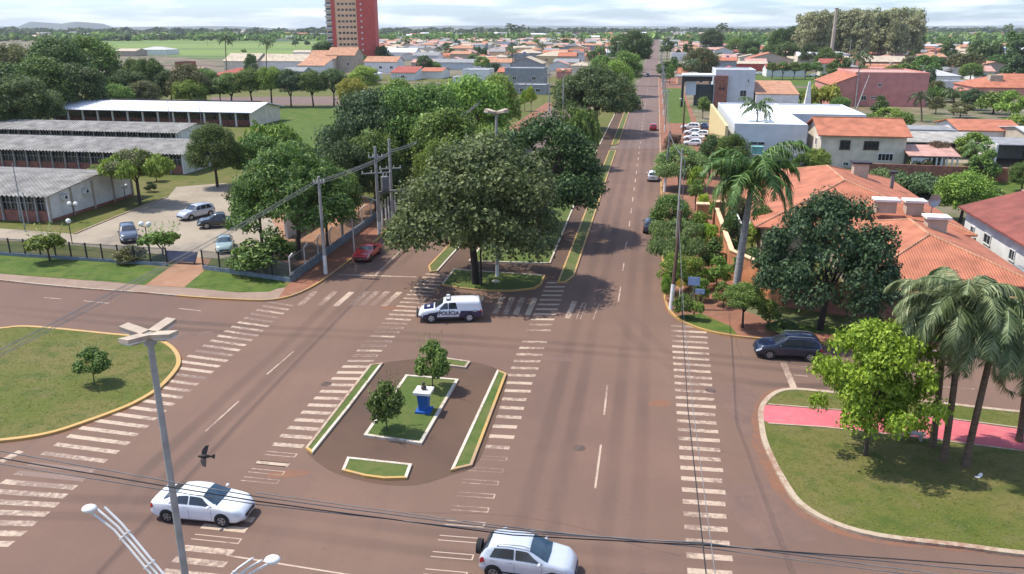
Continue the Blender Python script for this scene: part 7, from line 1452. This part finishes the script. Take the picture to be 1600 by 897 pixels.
# far leftovers: roofs and tree belts that read as one mass
def mass_roofs():
    mbs = {}
    for sj, tj, p, w_, d_, px, py in HOUSES[225:]:
        rm = rnd.choice(('tile_terracotta', 'sheet_grey', 'tile_beige', 'tile_pink')); mb = mbs.setdefault(rm, MB()); mw = mbs.setdefault('wall_cream', MB()); mw.box((p.x, p.y, 1.6), (w_, d_, 3.6), ANG)
        x0, x1, y0, y1 = -w_/2-.4, w_/2+.4, -d_/2-.4, d_/2+.4; q = [Vector(v) for v in ((x0, y0, 3.4), (x1, y0, 3.4), (x1, 0, 5.4), (x0, 0, 5.4), (x1, y1, 3.4), (x0, y1, 3.4))]; rot = Matrix.Rotation(ANG, 3, 'Z'); q = [rot @ v+Vector((p.x, p.y, 0)) for v in q]; mb.add(q, [(0, 1, 2, 3), (3, 2, 4, 5), (0, 3, 5), (1, 4, 2)])
    s = 1500
    while s < 4200:
        n = int(s*1.3/60)
        for _ in range(n):
            x = rnd.uniform(-.66, .70)*s; y = s+rnd.uniform(-60, 60)
            if x < -.03*s and rnd.random() < .35: continue
            w_ = rnd.uniform(12, 40); h = rnd.uniform(3, 8); rm = rnd.choice(('tile_terracotta', 'sheet_grey', 'tile_beige', 'sheet_white')); mb = mbs.setdefault(rm, MB()); mw = mbs.setdefault('wall_cream', MB()); mw.box((x, y, h/2), (w_, 14, h)); mb.add([(x-w_/2, y-8, h), (x+w_/2, y-8, h), (x+w_/2, y, h+2.4), (x-w_/2, y, h+2.4), (x+w_/2, y+8, h), (x-w_/2, y+8, h)], [(0, 1, 2, 3), (3, 2, 4, 5)])
        s *= 1.11
    for m_, mb in mbs.items(): struct(mb.build('distant_town', m_), 'stuff')
mass_roofs()
def belt(name, n, fx, fy, rr, hh, mat, seed):
    """a belt of far trees as leaf clumps"""
    g = random.Random(seed); mb = MB()
    for _ in range(n):
        x, y = fx(g), fy(g); r = g.uniform(*rr); h = g.uniform(*hh)
        for _ in range(46):
            a = g.random()*6.283; u = g.uniform(-.3, 1); s_ = math.sqrt(max(0, 1-u*u)); c = Vector((x+r*s_*math.cos(a)*g.uniform(.6, 1), y+r*s_*math.sin(a), h*(.5+.5*u*g.uniform(.7, 1.05)))); l = r*g.uniform(.18, .4); d = Vector((g.uniform(-1, 1), g.uniform(-1, 1), g.uniform(0, 1))).normalized(); t1 = d.orthogonal().normalized(); t2 = d.cross(t1); mb.add([c-t1*l, c-t2*l*.7, c+t1*l, c+t2*l*.7], [(0, 1, 2, 3)])
    return struct(mb.build(name, mat), 'stuff')
_far = [(p.x, p.y) for sj, p, px in TR_[185:]]
_it = iter(_far*2); _it2 = iter(_far*2)
belt('distant_trees', len(_far), lambda g: next(_it)[0], lambda g: next(_it2)[1], (3, 6), (5, 9), 'leaf_mid', 9)
belt('distant_trees', 330, lambda g: g.uniform(-900, 1050), lambda g: g.uniform(1350, 1900), (8, 16), (7, 14), 'leaf_mid', 1)
belt('distant_trees', 420, lambda g: g.uniform(-1900, 2200), lambda g: g.uniform(2300, 3400), (14, 34), (9, 20), 'leaf_dark', 2)
belt('distant_trees', 220, lambda g: g.uniform(250, 900), lambda g: g.uniform(850, 1300), (6, 13), (6, 13), 'leaf_mid', 3)
belt('distant_trees', 260, lambda g: g.uniform(-1500, -350), lambda g: 1500+g.uniform(-60, 260), (8, 18), (5, 12), 'leaf_dark', 4)
# eucalyptus grove: individual tall trees, with chimney stack
g_ = 'tall eucalyptus of the grove'
for i in range(26):
    u = i/25; px = 1246+u*178+rnd.uniform(-3, 3); y = 560+rnd.uniform(-15, 60); b = at(px, y); tp = 19-8*u+rnd.uniform(-4, 4); tp = max(7, tp)
    v = (tp-448.5)/1250; h = CH-y*(SP+v*CP)/(CP-v*SP); o = tree(Vector((b.x, y, 0)), h, rnd.uniform(6, 9), 'tall', 'leaf_euca', (ORD[min(i, 11)]+' tall eucalyptus from the left in the grove' if i < 12 else ORD[min(25-i, 11)].replace('leftmost', 'rightmost')+' tall eucalyptus from the right in the grove' if 25-i < 12 else ['inner left', 'inner right'][i % 2]+' eucalyptus in the middle of the grove'), name='eucalyptus', clear=.12, group=g_, thin=True)
b = at(1297, 535); r_ = root('chimney_stack', (b.x, 535, 0), 'slender pale brick chimney stack before the eucalyptus grove', 'chimney'); q = MB(); v = (14-448.5)/1250; h = CH-535*(SP+v*CP)/(CP-v*SP); q.tube([(0, 0, -1), (0, 0, h-1.5), (0, 0, h)], [1.3, .85, 1.05], 14); q.build('shaft', 'wall_beige', r_); q = MB(); q.tube([(0, 0, h), (0, 0, h+.5)], 1.1, 14); q.build('rim', 'tile_brown', r_)
def hill(x0, x1, y, h, mat='hill_far'):
    mb = MB(); n = 24; vs = []
    for i in range(n+1):
        t = i/n; x = x0+(x1-x0)*t; z = h*min(1, 3.2*math.sin(math.pi*t))**1.2*(.85+.15*math.sin(9*t)); vs += [(x, y-300, -5), (x, y, z), (x, y+500, z*.8), (x, y+900, -5)]
    fs = [(a*4+k, a*4+4+k, a*4+5+k, a*4+1+k) for a in range(n) for k in range(3)]; mb.add(vs, fs, True); struct(mb.build('hills', mat))
hill(-4950, -4300, 8500, 75); hill(-7200, -2600, 9500, 34); hill(-2400, 9000, 12500, 46)
# pale air over the town
hz = MB(); hz.box((0, 6500, 39), (30000, 15000, 82.0)); hzo = hz.build('haze', 'bark'); m = bpy.data.materials.new('haze'); m.use_nodes = True; t = m.node_tree; t.nodes.remove(t.nodes['Principled BSDF']); pv = node(m, 'ShaderNodeVolumePrincipled'); pv.inputs['Density'].default_value = HAZE; pv.inputs['Color'].default_value = (.93, .96, 1, 1); t.links.new(pv.outputs[0], t.nodes['Material Output'].inputs['Volume']); hzo.data.materials.clear(); hzo.data.materials.append(m); struct(hzo, 'stuff')
